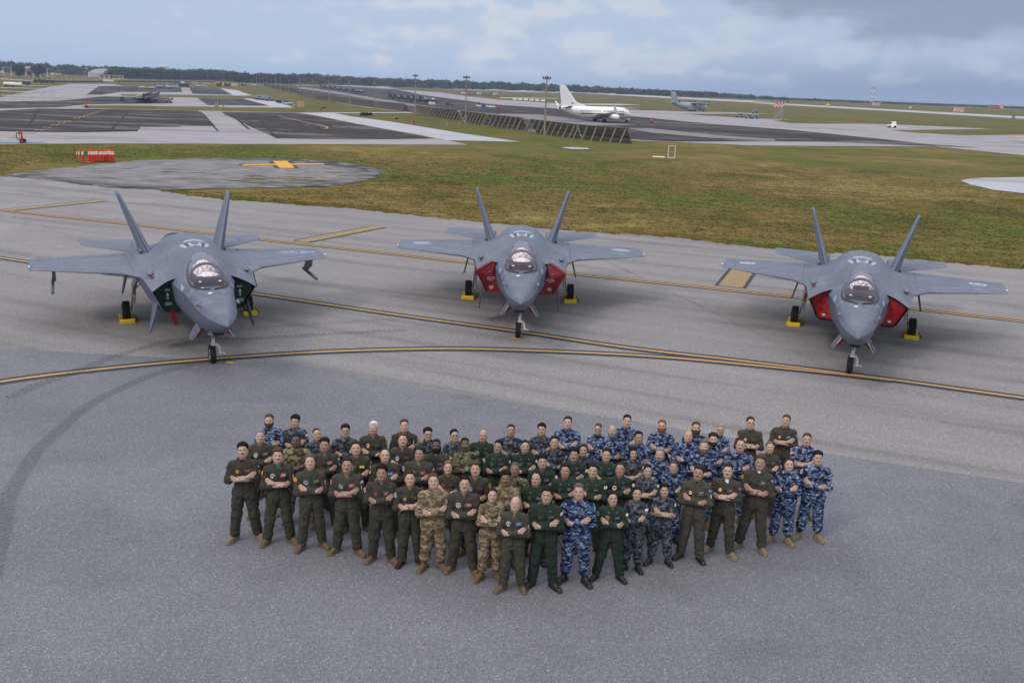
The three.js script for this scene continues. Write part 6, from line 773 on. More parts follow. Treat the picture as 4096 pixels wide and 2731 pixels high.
// --- distant fighters in rows
{
  const skin = M(0x44474f, .55), finGrey = M(0x3b3e46, .6), glass = PM(0xb9a98c, .1, .6);  // tail fins take a slightly darker grey than the airframe
  const build = (t) => { part('fuselage', [JG.fu, JG.au, JG.fl, JG.al], skin, t); for (const m of [1, -1]) { const f = (g) => m > 0 ? g : mirrorX(g); part('wing', [f(JG.wing), f(JG.glove)], skin, t); part('tail_fin', f(JG.fin), finGrey, t); part('horizontal_stabilizer', f(JG.stab), skin, t); part('main_wheel', [cylX(.38, .3, m * 2.2, .38, -10, 14)], ME.tyre, t); part('main_gear', rod([m * 2, .4, -10], [m * 1.7, 1.8, -9.8], .08), ME.greyP, t); } part('canopy', JG.canopy, glass, t); part('nose_wheel', cylX(.3, .2, 0, .3, -3.47, 14), ME.tyre, t); part('nose_gear', rod([0, .3, -3.47], [0, 1.3, -3.5], .07), ME.greyP, t); part('wheel_marker', [rb(.5, .5, .3, .05, 1.9, .3, -10.7)], ME.red, t); };
  let proto = null;
  const place = (x, z, dir, label, group) => { // x,z of the main gear
    const yaw = Math.atan2(dir[0], dir[1]), px = x + dir[0] * 10, pz = z + dir[1] * 10; let t;
    if (!proto) { t = thing('distant_fighter', label, 'fighter jet', [0, 0, 0], 0, group); build(t); proto = t; } else { t = proto.clone(); t.name = numbered('distant_fighter'); t.userData = { label, category: 'fighter jet', group }; scene.add(t); }
    t.position.set(px, land(x, z), pz); t.rotation.y = yaw; };
  const o6 = ['leftmost', 'second from left', 'third from left', 'fourth from left', 'fifth from left', 'sixth from left', 'rightmost'];
  [[-96.9, -732.8], [-90.8, -712], [-83, -687], [-75.3, -660], [-68.5, -638.4], [-60.7, -606.4]].forEach(([x, z], i) => place(x, z, [.958, -.287], `${i === 5 ? 'rightmost' : o6[i]} dark fighter of the row parked behind the car on the dark apron`, 'nearer row of dark fighters'));
  for (let i = 0; i < 7; i++) place(mix(-243.9, -159.8, i / 6), mix(-1185, -930.6, i / 6), [.958, -.287], `${o6[i]} dark fighter of the farther row by the floodlight poles`, 'farther row of dark fighters');
  const o5 = ['nearest', 'second nearest', 'third nearest', 'fourth nearest', 'farthest']; const d = [-.80, .60];
  for (let i = 0; i < 5; i++) place(-170 - i * 3.2, -446.5 - i * 10.8, d, `${o5[i]} dark fighter of the cluster on the left-hand ramp`, 'cluster of dark fighters on the left ramp');
}
// --- pale single-finned fighters far left
{
  const g = M(0x8b929a, .6);
  [[-297, -816, 'right-hand pale grey fighter with a single fin on the far left ramp'], [-313, -838, 'left-hand pale grey fighter with a single fin on the far left ramp'], [-302, -905, 'farthest pale grey fighter with a single fin on the far left ramp']].forEach(([x, z, l]) => { const t = thing('light_fighter', l, 'fighter jet', G0(x, z), -1.25, 'pale fighters on the far left ramp');
    part('fuselage', [new THREE.LatheGeometry([[.02, 0], [.35, 1.6], [.62, 3.6], [.78, 6], [.75, 10], [.55, 14.6], [.4, 14.8]].map(([a, b]) => new THREE.Vector2(a, b)), 16).rotateX(-Math.PI / 2).translate(0, 1.95, 7.4), rb(1.1, .8, 6, .3, 0, 1.4, 1)], g, t); for (const m of [1, -1]) { const f = (q) => m > 0 ? q : mirrorX(q); part('wing', f(surface([.6, 1.95, 0], [.6, 1.95, 4], [4.9, 1.95, 2.9], [4.9, 1.95, 3.9], .2, .08).translate(0, 0, 2)), g, t); part('tailplane', f(surface([.5, 1.9, 0], [.5, 1.9, 2.4], [2.8, 1.7, 1.7], [2.8, 1.7, 2.5], .12, .06).translate(0, 0, -4.6)), g, t); part('wheel', cylX(.33, .25, m * 1.15, .33, 0, 12), ME.tyre, t); part('missile', rod([m * 4.95, 1.95, 2], [m * 4.95, 1.95, -1.3], .08), ME.whiteP, t); }
    part('fin', surface([0, 2.4, 0], [0, 2.4, 3.4], [0, 5.0, 2.6], [0, 5.0, 3.9], .2, .1, 8, 4, [1, 0, 0]).translate(0, 0, -3), g, t); part('canopy', new THREE.SphereGeometry(1, 14, 10).scale(.38, .5, 1.4).translate(0, 2.55, 4.2), ME.glass, t); part('nose_wheel', cylX(.25, .18, 0, .25, 3.9, 12), ME.tyre, t); });
}
// --- white airliner
{
  const t = thing('airliner', 'white twin-engine airliner with winglets and a gold and black stripe', 'airliner', G0(28.5, -345), 2.128); const O = 14.5; // nose z
  const prof = [[0, .02, 0, 2.35], [.5, .55, .5, 2.45], [1.2, .95, .95, 2.62], [2.4, 1.40, 1.45, 2.9], [4, 1.75, 1.85, 3.15], [6, 1.88, 2.0, 3.28], [20, 1.88, 2.0, 3.28], [23, 1.80, 1.85, 3.38], [26, 1.45, 1.5, 3.75], [29, .9, 1.0, 4.2], [31.5, .4, .5, 4.55], [32, .15, .2, 4.62]];
  const pos = [], idx = [], NS = 28; prof.forEach(([s, rx, ry, cy], j) => { for (let i = 0; i <= NS; i++) { const a = i / NS * Math.PI * 2; pos.push(rx * Math.sin(a), cy + ry * Math.cos(a), O - s); if (i && j) { const p = (j - 1) * (NS + 1) + i - 1, q = p + NS + 1; idx.push(p, q, p + 1, p + 1, q, q + 1); } } });
  const fus = geoOf(pos, idx); fus.computeVertexNormals(); part('fuselage', fus, ME.whiteP, t);
  for (const m of [1, -1]) { const f = (q) => m > 0 ? q : mirrorX(q);
    const w = part('wing', f(surface([1.2, 2.35, 11], [1.2, 2.2, 18.6], [17.0, 4.0, 19.6], [17.0, 4.0, 21.2], .95, .22, 12, 10).translate(0, 0, O)), ME.whiteP, t); part('winglet', f(surface([17.0, 4.0, 19.7], [17.0, 4.0, 21.2], [17.7, 6.5, 21.6], [17.7, 6.5, 22.2], .18, .1, 8, 4, [1, 0, 0]).translate(0, 0, O)), ME.whiteP, w);
    part('tailplane', f(surface([.7, 4.6, 27.6], [.7, 4.6, 31.2], [7.1, 5.4, 31.4], [7.1, 5.4, 32.7], .4, .14).translate(0, 0, O)), ME.greyP, t);
    const e = part('engine', new THREE.LatheGeometry([[.82, 0], [1.0, .3], [1.06, 1.3], [.98, 2.6], [.72, 3.4], [.5, 3.9], [.3, 4.3]].map(([a, b]) => new THREE.Vector2(a, b)), 24).rotateX(-Math.PI / 2).translate(m * 4.85, 1.75, O - 10), ME.whiteP, t); part('intake_ring', new THREE.TorusGeometry(.86, .09, 8, 24).translate(m * 4.85, 1.75, O - 10), ME.steel, e); part('engine_pylon', bx(.25, .7, 3, m * 4.85, 2.6, O - 12.2), ME.whiteP, e);
    for (const s of [-.35, .35]) part('main_wheel', cylX(.55, .36, m * 2.85 + s, .55, O - 16.0 + 1.5, 20), ME.tyre, t); part('main_gear', rod([m * 2.85, .55, O - 14.5], [m * 2.6, 2.2, O - 14.7], .14), ME.steel, t);
    const row = []; for (let k = 0; k < 38; k++) if (k !== 18 && k !== 19) row.push(bx(.03, .36, .24, m * 1.865, 3.72, O - 5.6 - k * .51)); part('cabin_windows', row, ME.darkG, t).userData.kind = 'stuff';
    for (const [s, h] of [[4.6, 1.85], [25, 1.7]]) part('door_outline', [bx(.02, h, .05, m * 1.88, 3.35, O - s), bx(.02, h, .05, m * (s > 20 ? 1.62 : 1.88), s > 20 ? 3.6 : 3.35, O - s - .85)], ME.greyP, t);
    part('gold_stripe', bx(.012, .10, 19, m * 1.885, 3.02, O - 14.5), ME.gold, t); part('black_stripe', bx(.012, .30, 19, m * 1.865, 2.78, O - 14.5), ME.navy, t);
    const lt = part('serial', new THREE.PlaneGeometry(2.0, .8), M(0xffffff, .5, 0, { map: inkTex(256, 96, [['5836', 72, 80]], '#1a2038'), transparent: true, alphaTest: .4 }), t); lt.position.set(m * .62, 6.2, O - 27.0); lt.rotation.y = m * Math.PI / 2; const l2 = part('serial', new THREE.PlaneGeometry(1.2, .6), M(0xffffff, .5, 0, { map: inkTex(256, 96, [['836', 74, 84]], '#1a2038'), transparent: true, alphaTest: .4 }), t); l2.position.set(m * 1.50, 2.35, O - 2.3); l2.rotation.y = m * 1.2; }
  part('fin', surface([0, 5.0, 23.4], [0, 5.0, 31.3], [0, 12.3, 30.2], [0, 12.3, 32.6], .7, .3, 12, 8, [1, 0, 0]).translate(0, 0, O), ME.whiteP, t); part('dorsal_fin', surface([0, 5.0, 19.5], [0, 4.8, 25], [0, 6.6, 24.9], [0, 6.6, 26], .3, .3, 6, 3, [1, 0, 0]).translate(0, 0, O), ME.whiteP, t);
  part('windscreen', [new THREE.SphereGeometry(1, 20, 12, 0, Math.PI * 2, 0, 1.2).scale(1.06, .58, .95).rotateX(.6).translate(0, 3.28, O - 1.85)], ME.glass, t); for (const s of [-.22, .22]) part('nose_wheel', cylX(.36, .2, s, .36, O - 3.6 + 1.4, 16), ME.tyre, t); part('nose_gear', rod([0, .36, O - 2.2], [0, 1.8, O - 2.6], .1), ME.steel, t); part('tail_cone', new THREE.SphereGeometry(.42, 12, 8).translate(0, 4.6, O - 31.9), ME.darkG, t);
  part('nose_gear_door', bx(.05, .5, 1.6, .35, 1.15, O - 1.2), ME.whiteP, t);
}
// --- four-engined turboprop transport
{
  const t = thing('transport_plane', 'grey four-propeller transport plane with high wing and tall fin', 'transport plane', G0(109, -612), 2.0); const O = 12, g = M(0x8e959d, .6);
  const prof = [[0, .1, .1, 2.2], [.8, .9, .8, 2.3], [2.2, 1.6, 1.5, 2.7], [4.2, 2.1, 2.1, 2.95], [7, 2.15, 2.15, 3.0], [17, 2.15, 2.15, 3.0], [21, 1.6, 1.6, 3.6], [25, .9, 1.0, 4.3], [29, .25, .4, 4.9]], pos = [], idx = [], NS = 24; prof.forEach(([s, rx, ry, cy], j) => { for (let i = 0; i <= NS; i++) { const a = i / NS * 6.28319; pos.push(rx * Math.sin(a), cy + ry * Math.cos(a), O - s); if (i && j) { const p = (j - 1) * (NS + 1) + i - 1, q = p + NS + 1; idx.push(p, q, p + 1, p + 1, q, q + 1); } } });
  part('fuselage', geoOf(pos, idx), g, t); part('cockpit_windows', new THREE.SphereGeometry(1, 16, 10, 0, 6.283, 0, 1.3).scale(1.3, .7, 1).rotateX(.5).translate(0, 3.5, O - 2.6), ME.glass, t);
  part('fin', surface([0, 5, 21.5], [0, 5, 28.6], [0, 11.8, 26], [0, 11.8, 29], .6, .35, 10, 6, [1, 0, 0]).translate(0, 0, O), g, t);
  for (const m of [1, -1]) { const f = (q) => m > 0 ? q : mirrorX(q); part('wing', f(surface([0, 5.1, 9.5], [0, 5.1, 14.4], [20, 5.4, 10.8], [20, 5.4, 13.2], .8, .3, 10, 10).translate(0, 0, O)), g, t); part('tailplane', f(surface([.5, 5, 24.5], [.5, 5, 28.4], [8, 5.1, 26.6], [8, 5.1, 28.6], .4, .2).translate(0, 0, O)), g, t);
    for (const ex of [5, 10]) { const e = part('engine', [new THREE.LatheGeometry([[.2, 0], [.5, .3], [.62, 1.4], [.5, 4.2], [.2, 4.8]].map(([a, b]) => new THREE.Vector2(a, b)), 14).rotateX(-Math.PI / 2).translate(m * ex, 4.85, O - 7.2)], g, t); for (let k = 0; k < 6; k++) { const a = k * 1.0472 + .3; part('propeller_blade', rod([m * ex, 4.85, O - 7.1], [m * ex + 2.0 * Math.sin(a), 4.85 + 2.0 * Math.cos(a), O - 7.1], .15, .08, 5), ME.black, e); } }
    part('wheel_fairing', rb(.9, 1.3, 7, .4, m * 2.0, 1.5, O - 13), g, t); for (const s of [11.4, 13.4]) part('main_wheel', cylX(.7, .5, m * 1.9, .7, O - s, 16), ME.tyre, t); part('drop_tank', new THREE.SphereGeometry(1, 14, 10).scale(.6, .6, 3.2).translate(m * 7.5, 4.0, O - 11), g, t); }
  part('nose_wheel', cylX(.5, .4, 0, .5, O - 3.6, 14), ME.tyre, t); part('fin_panel', bx(.4, 1.6, 1.2, 0, 5.6, O - 22.4), ME.darkG, t); part('fin_stripe', bx(.38, 1.8, .18, 0, 10.2, O - 26.6), ME.whiteP, t);
}
// --- vehicles
function car(x, z, yaw, paint, label, kind = 'suv', s = 1) {
  const t = thing(kind === 'pickup' ? 'pickup_truck' : kind === 'van' ? 'van' : kind === 'sedan' ? 'parked_sedan' : 'parked_car', label, kind === 'pickup' ? 'truck' : kind === 'van' ? 'van' : 'car', G0(x, z), yaw, 'vehicles on the airfield'); t.scale.setScalar(s);
  const hi = kind === 'sedan' ? 1.42 : kind === 'van' ? 2.0 : 1.72, low = [[-2.3, .35], [2.3, .35], [2.33, .75], [2.2, .98], [1.1, 1.06], [-2.2, 1.08], [-2.33, .8]], up = kind === 'pickup' ? [[1.15, 1.0], [.55, hi - .05], [-.75, hi], [-.85, 1.0]] : kind === 'van' ? [[1.75, 1.0], [1.1, hi - .08], [-2.1, hi], [-2.25, 1.0]] : [[1.15, 1.0], [.35, hi - .04], [-1.4, hi], [-2.15, 1.05]];
  const b = part('body', [prism(low, 1.72, .04).translate(0, 0, -.86).rotateY(-Math.PI / 2)], paint, t); part('cabin_glass', [prism(up, 1.5, .03).translate(0, 0, -.75).rotateY(-Math.PI / 2)], ME.glass, t); const r0 = up[1], r1 = up[2]; part('roof', bx(1.5, .06, Math.abs(r0[0] - r1[0]) + .1, 0, hi + .03, (r0[0] + r1[0]) / 2), paint, t); for (const s1 of [-1, 1]) part('pillar', [rod([s1 * .77, 1.02, r0[0] * .5 + .3], [s1 * .76, hi, 0], .05, .05, 4), rod([s1 * .77, 1.02, up[3][0] + .05], [s1 * .76, hi, r1[0]], .07, .07, 4)], paint, t);
  for (const [wx, wz] of [[-.82, 1.42], [.82, 1.42], [-.82, -1.42], [.82, -1.42]]) { const w = part('wheel', tyreGeo(.36, .24, 16), ME.tyre, t); w.position.set(wx, .36, wz); part('rim', cylX(.22, .25, 0, 0, 0, 12), ME.steel, w); }
  for (const s2 of [-.62, .62]) { part('headlight', rb(.36, .16, .06, .02, s2, .8, 2.33), M(0xe8e6da, .2), t); part('tail_light', rb(.3, .2, .06, .02, s2, .88, -2.33), ME.red, t); }
  return t;
}
const PAINT = { white: PM(0xe4e4e2, .3, 0, { clearcoat: 1 }), black: PM(0x121316, .3, 0, { clearcoat: 1 }), silver: PM(0xb4b8bc, .3, .4, { clearcoat: 1 }), charcoal: PM(0x24272c, .3, .2, { clearcoat: 1 }), blue: PM(0x1848b0, .3, 0, { clearcoat: 1 }), maroon: PM(0x4a1418, .4, 0, { clearcoat: 1 }) };
car(-41.3, -560, 1.35, PAINT.charcoal, 'dark sport utility car right of the nearer row of fighters'); car(-21.4, -518, 1.45, PAINT.white, 'white van parked left of the blue bumper', 'van'); car(-15.8, -506, 1.45, PAINT.white, 'long white car in front of the white van'); car(-19, -512.5, 1.4, PAINT.blue, 'small blue car mostly hidden between two white vehicles', 'sedan', .85);
car(-129, -518.6, 1.2, PAINT.black, 'black car parked left of the silver one on the concrete shoulder', 'sedan', 1.15); car(-120.4, -496.6, 1.2, PAINT.silver, 'silver sport utility car beside the tan container', 'suv', 1.15); car(-190, -458.4, -2.7, PAINT.black, 'black pickup near the cluster of dark fighters', 'pickup'); car(-329, -837, -1.6, PAINT.white, 'white pickup with lights on the far left ramp', 'pickup'); car(-318.4, -834, -1.5, PAINT.white, 'white truck next to the pale fighters', 'van'); car(-316.5, -816, -1.6, M(0xd8a01c, .5), 'yellow truck on the far left ramp', 'pickup');
[[-368.4, -1238.7, 'white'], [-362.2, -1229, 'silver'], [-356, -1220, 'white'], [-352, -1215, 'charcoal'], [-339, -1178, 'charcoal'], [-333.7, -1170, 'black'], [-348, -1259, 'white'], [-300, -1290, 'white'], [-296, -1270, 'silver']].forEach(([x, z, p], i) => car(x, z, 1.2 + .3 * rnd(), PAINT[p], ['first', 'second', 'third', 'fourth', 'fifth', 'sixth', 'seventh', 'eighth', 'ninth'][i] + ' of the tiny cars parked by the cream flat-roofed hut', 'suv', 1.1));
{ // white tow tractor
  const t = thing('tow_tractor', 'small white tow tractor with cab on the far right taxiway', 'tractor', G0(156.8, -405.9), -1.7); part('chassis', rb(2.0, .9, 3.6, .15, 0, .75, 0), ME.whiteP, t); part('cab', [prism([[-.9, 0], [.9, 0], [.65, 1.3], [-.75, 1.35]], 1.7, .04).translate(0, 1.15, -.85).rotateY(-Math.PI / 2).translate(0, 0, -.6)], ME.whiteP, t); part('cab_window', bx(1.74, .7, .9, 0, 1.85, -.62), ME.glass, t); part('windscreen', bx(1.4, .7, .06, 0, 1.85, .22, [-.15, 0, 0]), ME.glass, t); for (const [a, b] of [[-.9, 1.1], [.9, 1.1], [-.9, -1.1], [.9, -1.1]]) part('wheel', cylX(.48, .4, a, .48, b, 16), ME.tyre, t); part('bumper', bx(2.1, .3, .2, 0, .6, 1.85), ME.greyP, t); part('tow_bar', rod([0, .4, -1.8], [0, .25, -6.5], .06), ME.whiteP, t);
}
{ // fire truck, tankers, loaders on the left skyline
  const box = (name, label, cat, x, z, yaw, w, h, l, m, cab) => { const t = thing(name, label, cat, G0(x, z), yaw, 'trucks on the airfield'); part('body', rb(w, h, l * .68, .1, 0, h / 2 + .7, -l * .16), m, t); part('cab', rb(w * .95, h * .9, l * .28, .15, 0, h * .45 + .7, l * .34), cab, t); part('windscreen', bx(w * .8, h * .3, .06, 0, h * .65 + .7, l * .485), ME.glass, t); for (const s of [-1, 1]) for (const q of [-.33, -.15, .34]) part('wheel', cylX(.55, .4, s * w * .42, .55, q * l, 12), ME.tyre, t); return t; };
  box('fire_truck', 'red and white fire truck before the central woods', 'truck', -392, -1760, 1.5, 3, 3.2, 12, ME.red, ME.whiteP); box('dark_truck', 'dark truck on the left skyline beside teal tarpaulin', 'truck', -439, -880, -1.4, 2.6, 2.4, 9, ME.olive, ME.darkG); box('dark_truck', 'second dark truck on the left skyline', 'truck', -431, -884, -1.4, 2.6, 2.0, 8, ME.darkG, ME.darkG); box('yellow_loader', 'yellow and dark loader vehicle at the far left', 'truck', -395.6, -769, -1.5, 2.8, 2.0, 8, ME.darkG, M(0xd0a81c, .6)); box('army_truck', 'dark green truck beside the pale fighters', 'truck', -318, -860, -1.4, 2.6, 2.6, 8, ME.olive, ME.olive);
  for (const [x, z, l] of [[-356, -680, 'pale cylindrical fuel tank trailer at the far left'], [-366, -690, 'second pale cylindrical fuel tank trailer at the far left']]) { const t = thing('tank_trailer', l, 'trailer', G0(x, z), 1.45, 'tank trailers'); part('tank', new THREE.CapsuleGeometry(1.2, 7, 6, 14).rotateX(Math.PI / 2).translate(0, 2.1, 0), ME.whiteW, t); for (const s of [-1, 1]) part('wheel', cylX(.5, .4, s, .5, -2.5, 12), ME.tyre, t); part('frame', bx(1.6, .25, 8, 0, .85, 0), ME.darkG, t); }
}
// --- ground equipment
function cart(x, z, yaw, m, label, s = 1) { const t = thing('equipment_cart', label, 'ground equipment', G0(x, z), yaw, 'ground power carts'); t.scale.setScalar(s); part('housing', rb(1.7, 1.3, 2.6, .08, 0, 1.15, 0), m, t); part('panel', bx(1.72, .6, 1.2, 0, 1.2, .3), ME.darkG, t); part('exhaust', rod([.3, 1.8, -.8], [.3, 2.2, -.8], .1), ME.darkG, t); for (const [a, b] of [[-.8, .9], [.8, .9], [-.8, -.9], [.8, -.9]]) part('wheel', cylX(.35, .25, a, .35, b, 12), ME.tyre, t); part('tow_bar', rod([0, .4, 1.3], [0, .3, 2.5], .05), ME.darkG, t); return t; }
[[-160.5, -587, 'leftmost grey power cart on the concrete shoulder'], [-157.5, -582, 'second grey power cart on the concrete shoulder'], [-153, -575, 'third grey power cart on the concrete shoulder'], [-150, -569, 'fourth grey power cart on the concrete shoulder'], [-147, -564, 'rightmost grey power cart on the concrete shoulder'], [112.2, -493, 'grey cart on the far concrete, farther one'], [112.4, -475, 'grey cart on the far concrete, middle one'], [115.5, -474, 'grey cart beside the boarding stairs'], [151, -622, 'grey cart alone beyond the boarding stairs'], [155, -639, 'grey cart right of the transport plane']].forEach(([x, z, l], i) => cart(x, z, 1.3 + .2 * rnd(), ME.greyP, l, i < 5 ? 1.5 : 1.15));
for (let i = 0; i < 7; i++) cart(-62 + i * 6, -1035 + i * 8, 1.4, i % 3 ? ME.greyP : ME.whiteW, ['first', 'second', 'third', 'fourth', 'fifth', 'sixth', 'seventh'][i] + ' cart from left of the line on the far taxiway grass', 1.5);
for (let i = 0; i < 6; i++) solo('jersey_barrier', `${['first', 'second', 'third', 'fourth', 'fifth', 'sixth'][i]} white barrier from left of the line beyond the airliner`, 'barrier', [prism([[-.4, 0], [.4, 0], [.18, .5], [.12, 1.3], [-.12, 1.3], [-.18, .5]], 3.4).translate(0, 0, -1.7)], ME.whiteW, G0(-5 + i * 4.6, -797 + i * 3.5), 1.2, 'white barriers');
{ const t = thing('storage_container', 'tan storage container at the end of the concrete shoulder', 'container', G0(-103.3, -452.2), .25); part('box', rb(3.3, 2.7, 2.6, .05, 0, 1.5, 0), ME.tan, t); for (let k = 0; k < 4; k++) part('rib', bx(.08, 2.5, .06, -1.35 + k * .9, 1.5, 1.33), ME.creamD, t); for (const s of [-1, 1]) part('skid', bx(.4, .2, 2.6, s * 1.1, .1, 0), ME.darkG, t); const d = thing('light_tower', 'tan wheeled light tower left of the storage container', 'ground equipment', G0(-106.8, -453), .3); part('frame', bx(1.4, .5, 1.4, 0, .9, 0), ME.tan, d); for (const s of [-.6, .6]) part('wheel', cylX(.4, .25, s, .4, 0, 12), ME.tyre, d); part('mast', rod([0, 1, 0], [0, 3, 0], .09), ME.steel, d); }
{ const t = thing('boarding_stairs', 'grey open-frame boarding stairs on wheels near the far taxiway', 'stairs', G0(127, -472.9), -1.2); for (const s of [-.7, .7]) { part('stringer', rod([s, .6, 3], [s, 4.6, -2], .07), ME.steel, t); part('handrail', rod([s, 1.7, 3], [s, 5.7, -2], .05), ME.steel, t); part('leg', [rod([s, .2, -2.4], [s, 4.5, -1.8], .06), rod([s, .2, -.5], [s, 4.4, -1.8], .05)], ME.steel, t); part('wheel', cylX(.25, .2, s, .25, -2.2, 10), ME.tyre, t); } for (let k = 0; k < 12; k++) part('tread', bx(1.3, .05, .28, 0, .7 + k * .34, 2.9 - k * .42), ME.steel, t); part('base', bx(1.5, .15, 5, 0, .35, 0), ME.steel, t); }
// wheeled fire extinguishers
function extinguisher(x, z, yaw, label, s = 1) { const t = thing('wheeled_extinguisher', label, 'fire extinguisher', G0(x, z), yaw, 'wheeled fire extinguishers'); t.scale.setScalar(s); part('cylinder', [new THREE.CapsuleGeometry(.21, .72, 6, 16).rotateZ(.10).translate(0, .86, 0)], ME.red, t); part('frame', [rod([-.1, .1, .22], [-.02, 1.55, .2], .028), rod([-.1, .1, -.22], [-.02, 1.55, -.2], .028), rod([-.45, 1.3, 0], [.35, 1.33, 0], .03), rod([.3, 1.33, 0], [.42, 1.62, 0], .03), bx(.5, .05, .5, -.15, .06, 0)], ME.red, t); for (const q of [-.34, .34]) { const w = part('wheel', new THREE.TorusGeometry(.21, .075, 8, 20).translate(.22, .29, q), ME.black, t); part('hub', [new THREE.CylinderGeometry(.15, .15, .08, 14).rotateX(Math.PI / 2).translate(.22, .29, q)], ME.red, w); } part('hose', new THREE.TubeGeometry(new THREE.CatmullRomCurve3([V3(-.1, 1.3, .1), V3(-.42, 1.2, .1), V3(-.48, .7, .12), V3(-.3, .35, .1), V3(-.2, .5, .1)]), 20, .045, 6), ME.black, t); part('label_plate', [new THREE.CylinderGeometry(.216, .216, .5, 12, 1, true, -.5, 1).translate(-.01, .86, 0)], ME.whiteW, t); return t; }
extinguisher(-64.3, -122.7, .1, 'red wheeled extinguisher standing in the puddle at far left', 1.02); extinguisher(-165.5, -449, 0, 'red wheeled extinguisher by the tails of the fighter cluster', 1.5); extinguisher(-184.9, -510, 0, 'red wheeled extinguisher alone right of the fighter cluster', 1.5); extinguisher(-11.4, -485, 0, 'red wheeled extinguisher right of the white cars', 1.5); extinguisher(48, -352.4, 0, 'red wheeled extinguisher ahead of the airliner nose', 1.3); extinguisher(-148, -327, 0, 'red wheeled extinguisher on the grass island at left', 1.3);
// orange delineator posts
{
  const xs = [[-45.41, -97.23], [-45.04, -96.96], [-44.83, -97.28], [-44.74, -97.07], [-44.62, -97.12], [-44.47, -98.04], [-44.33, -98.17], [-44.12, -97.11], [-44.3, -97.9], [-44.2, -98.3], [-43.76, -97.09], [-43.94, -97.92], [-43.66, -97.46], [-43.8, -98.01], [-43.55, -97.9], [-43.8, -98.62], [-43.38, -98.04], [-43.14, -97.79], [-43.29, -98.31], [-43.07, -98.08], [-43.04, -98.4], [-43.31, -99.17], [-42.81, -98.24], [-42.84, -98.53], [-42.94, -99.0], [-43.0, -99.47], [-42.45, -98.32], [-42.61, -98.93], [-42.39, -98.63], [-42.24, -98.45], [-42.27, -98.9], [-43.5, -98.9], [-42.7, -99.3]];
  xs.forEach(([x, z], i) => { const lone = i === 0, t = thing('delineator_post', lone ? 'leftmost orange delineator post, leaning apart from the rest' : 'orange delineator post with two white bands in the cluster on the grass', 'delineator', G0(x, z), rnd() * 3, 'orange delineator posts on the grass'); t.rotation.z = lone ? .12 : (rnd() - .5) * .16; t.rotation.x = (rnd() - .5) * .1; part('tube', new THREE.LatheGeometry([[.075, 0], [.068, .02], [.06, .5], [.052, 1.0], [.045, 1.12], [.02, 1.16], [.001, 1.165]].map(([a, b]) => new THREE.Vector2(a, b)), 12), i === 1 ? M(0xb86a48, .7) : ME.orange, t); for (const y of [.78, .95]) part('white_band', new THREE.CylinderGeometry(.060, .063, .12, 12, 1, true).translate(0, y, 0), ME.white, t); part('loop', new THREE.TorusGeometry(.03, .012, 5, 10).translate(0, 1.19, 0), ME.orange, t); part('base', new THREE.CylinderGeometry(.17, .2, .05, 8).translate(0, .03, 0), ME.black, t); });
  const t = thing('red_mat', 'crumpled red cloth lying before the orange posts', 'cloth', G0(-43.6, -95.6), .3); const g = new THREE.PlaneGeometry(1.3, .8, 20, 12).rotateX(-Math.PI / 2); { const p = g.attributes.position; for (let i = 0; i < p.count; i++) p.setY(i, .08 + .07 * n2(p.getX(i) * 3, p.getZ(i) * 4)); g.computeVertexNormals(); } part('cloth', g, M(0xa01c28, .8), t);
}
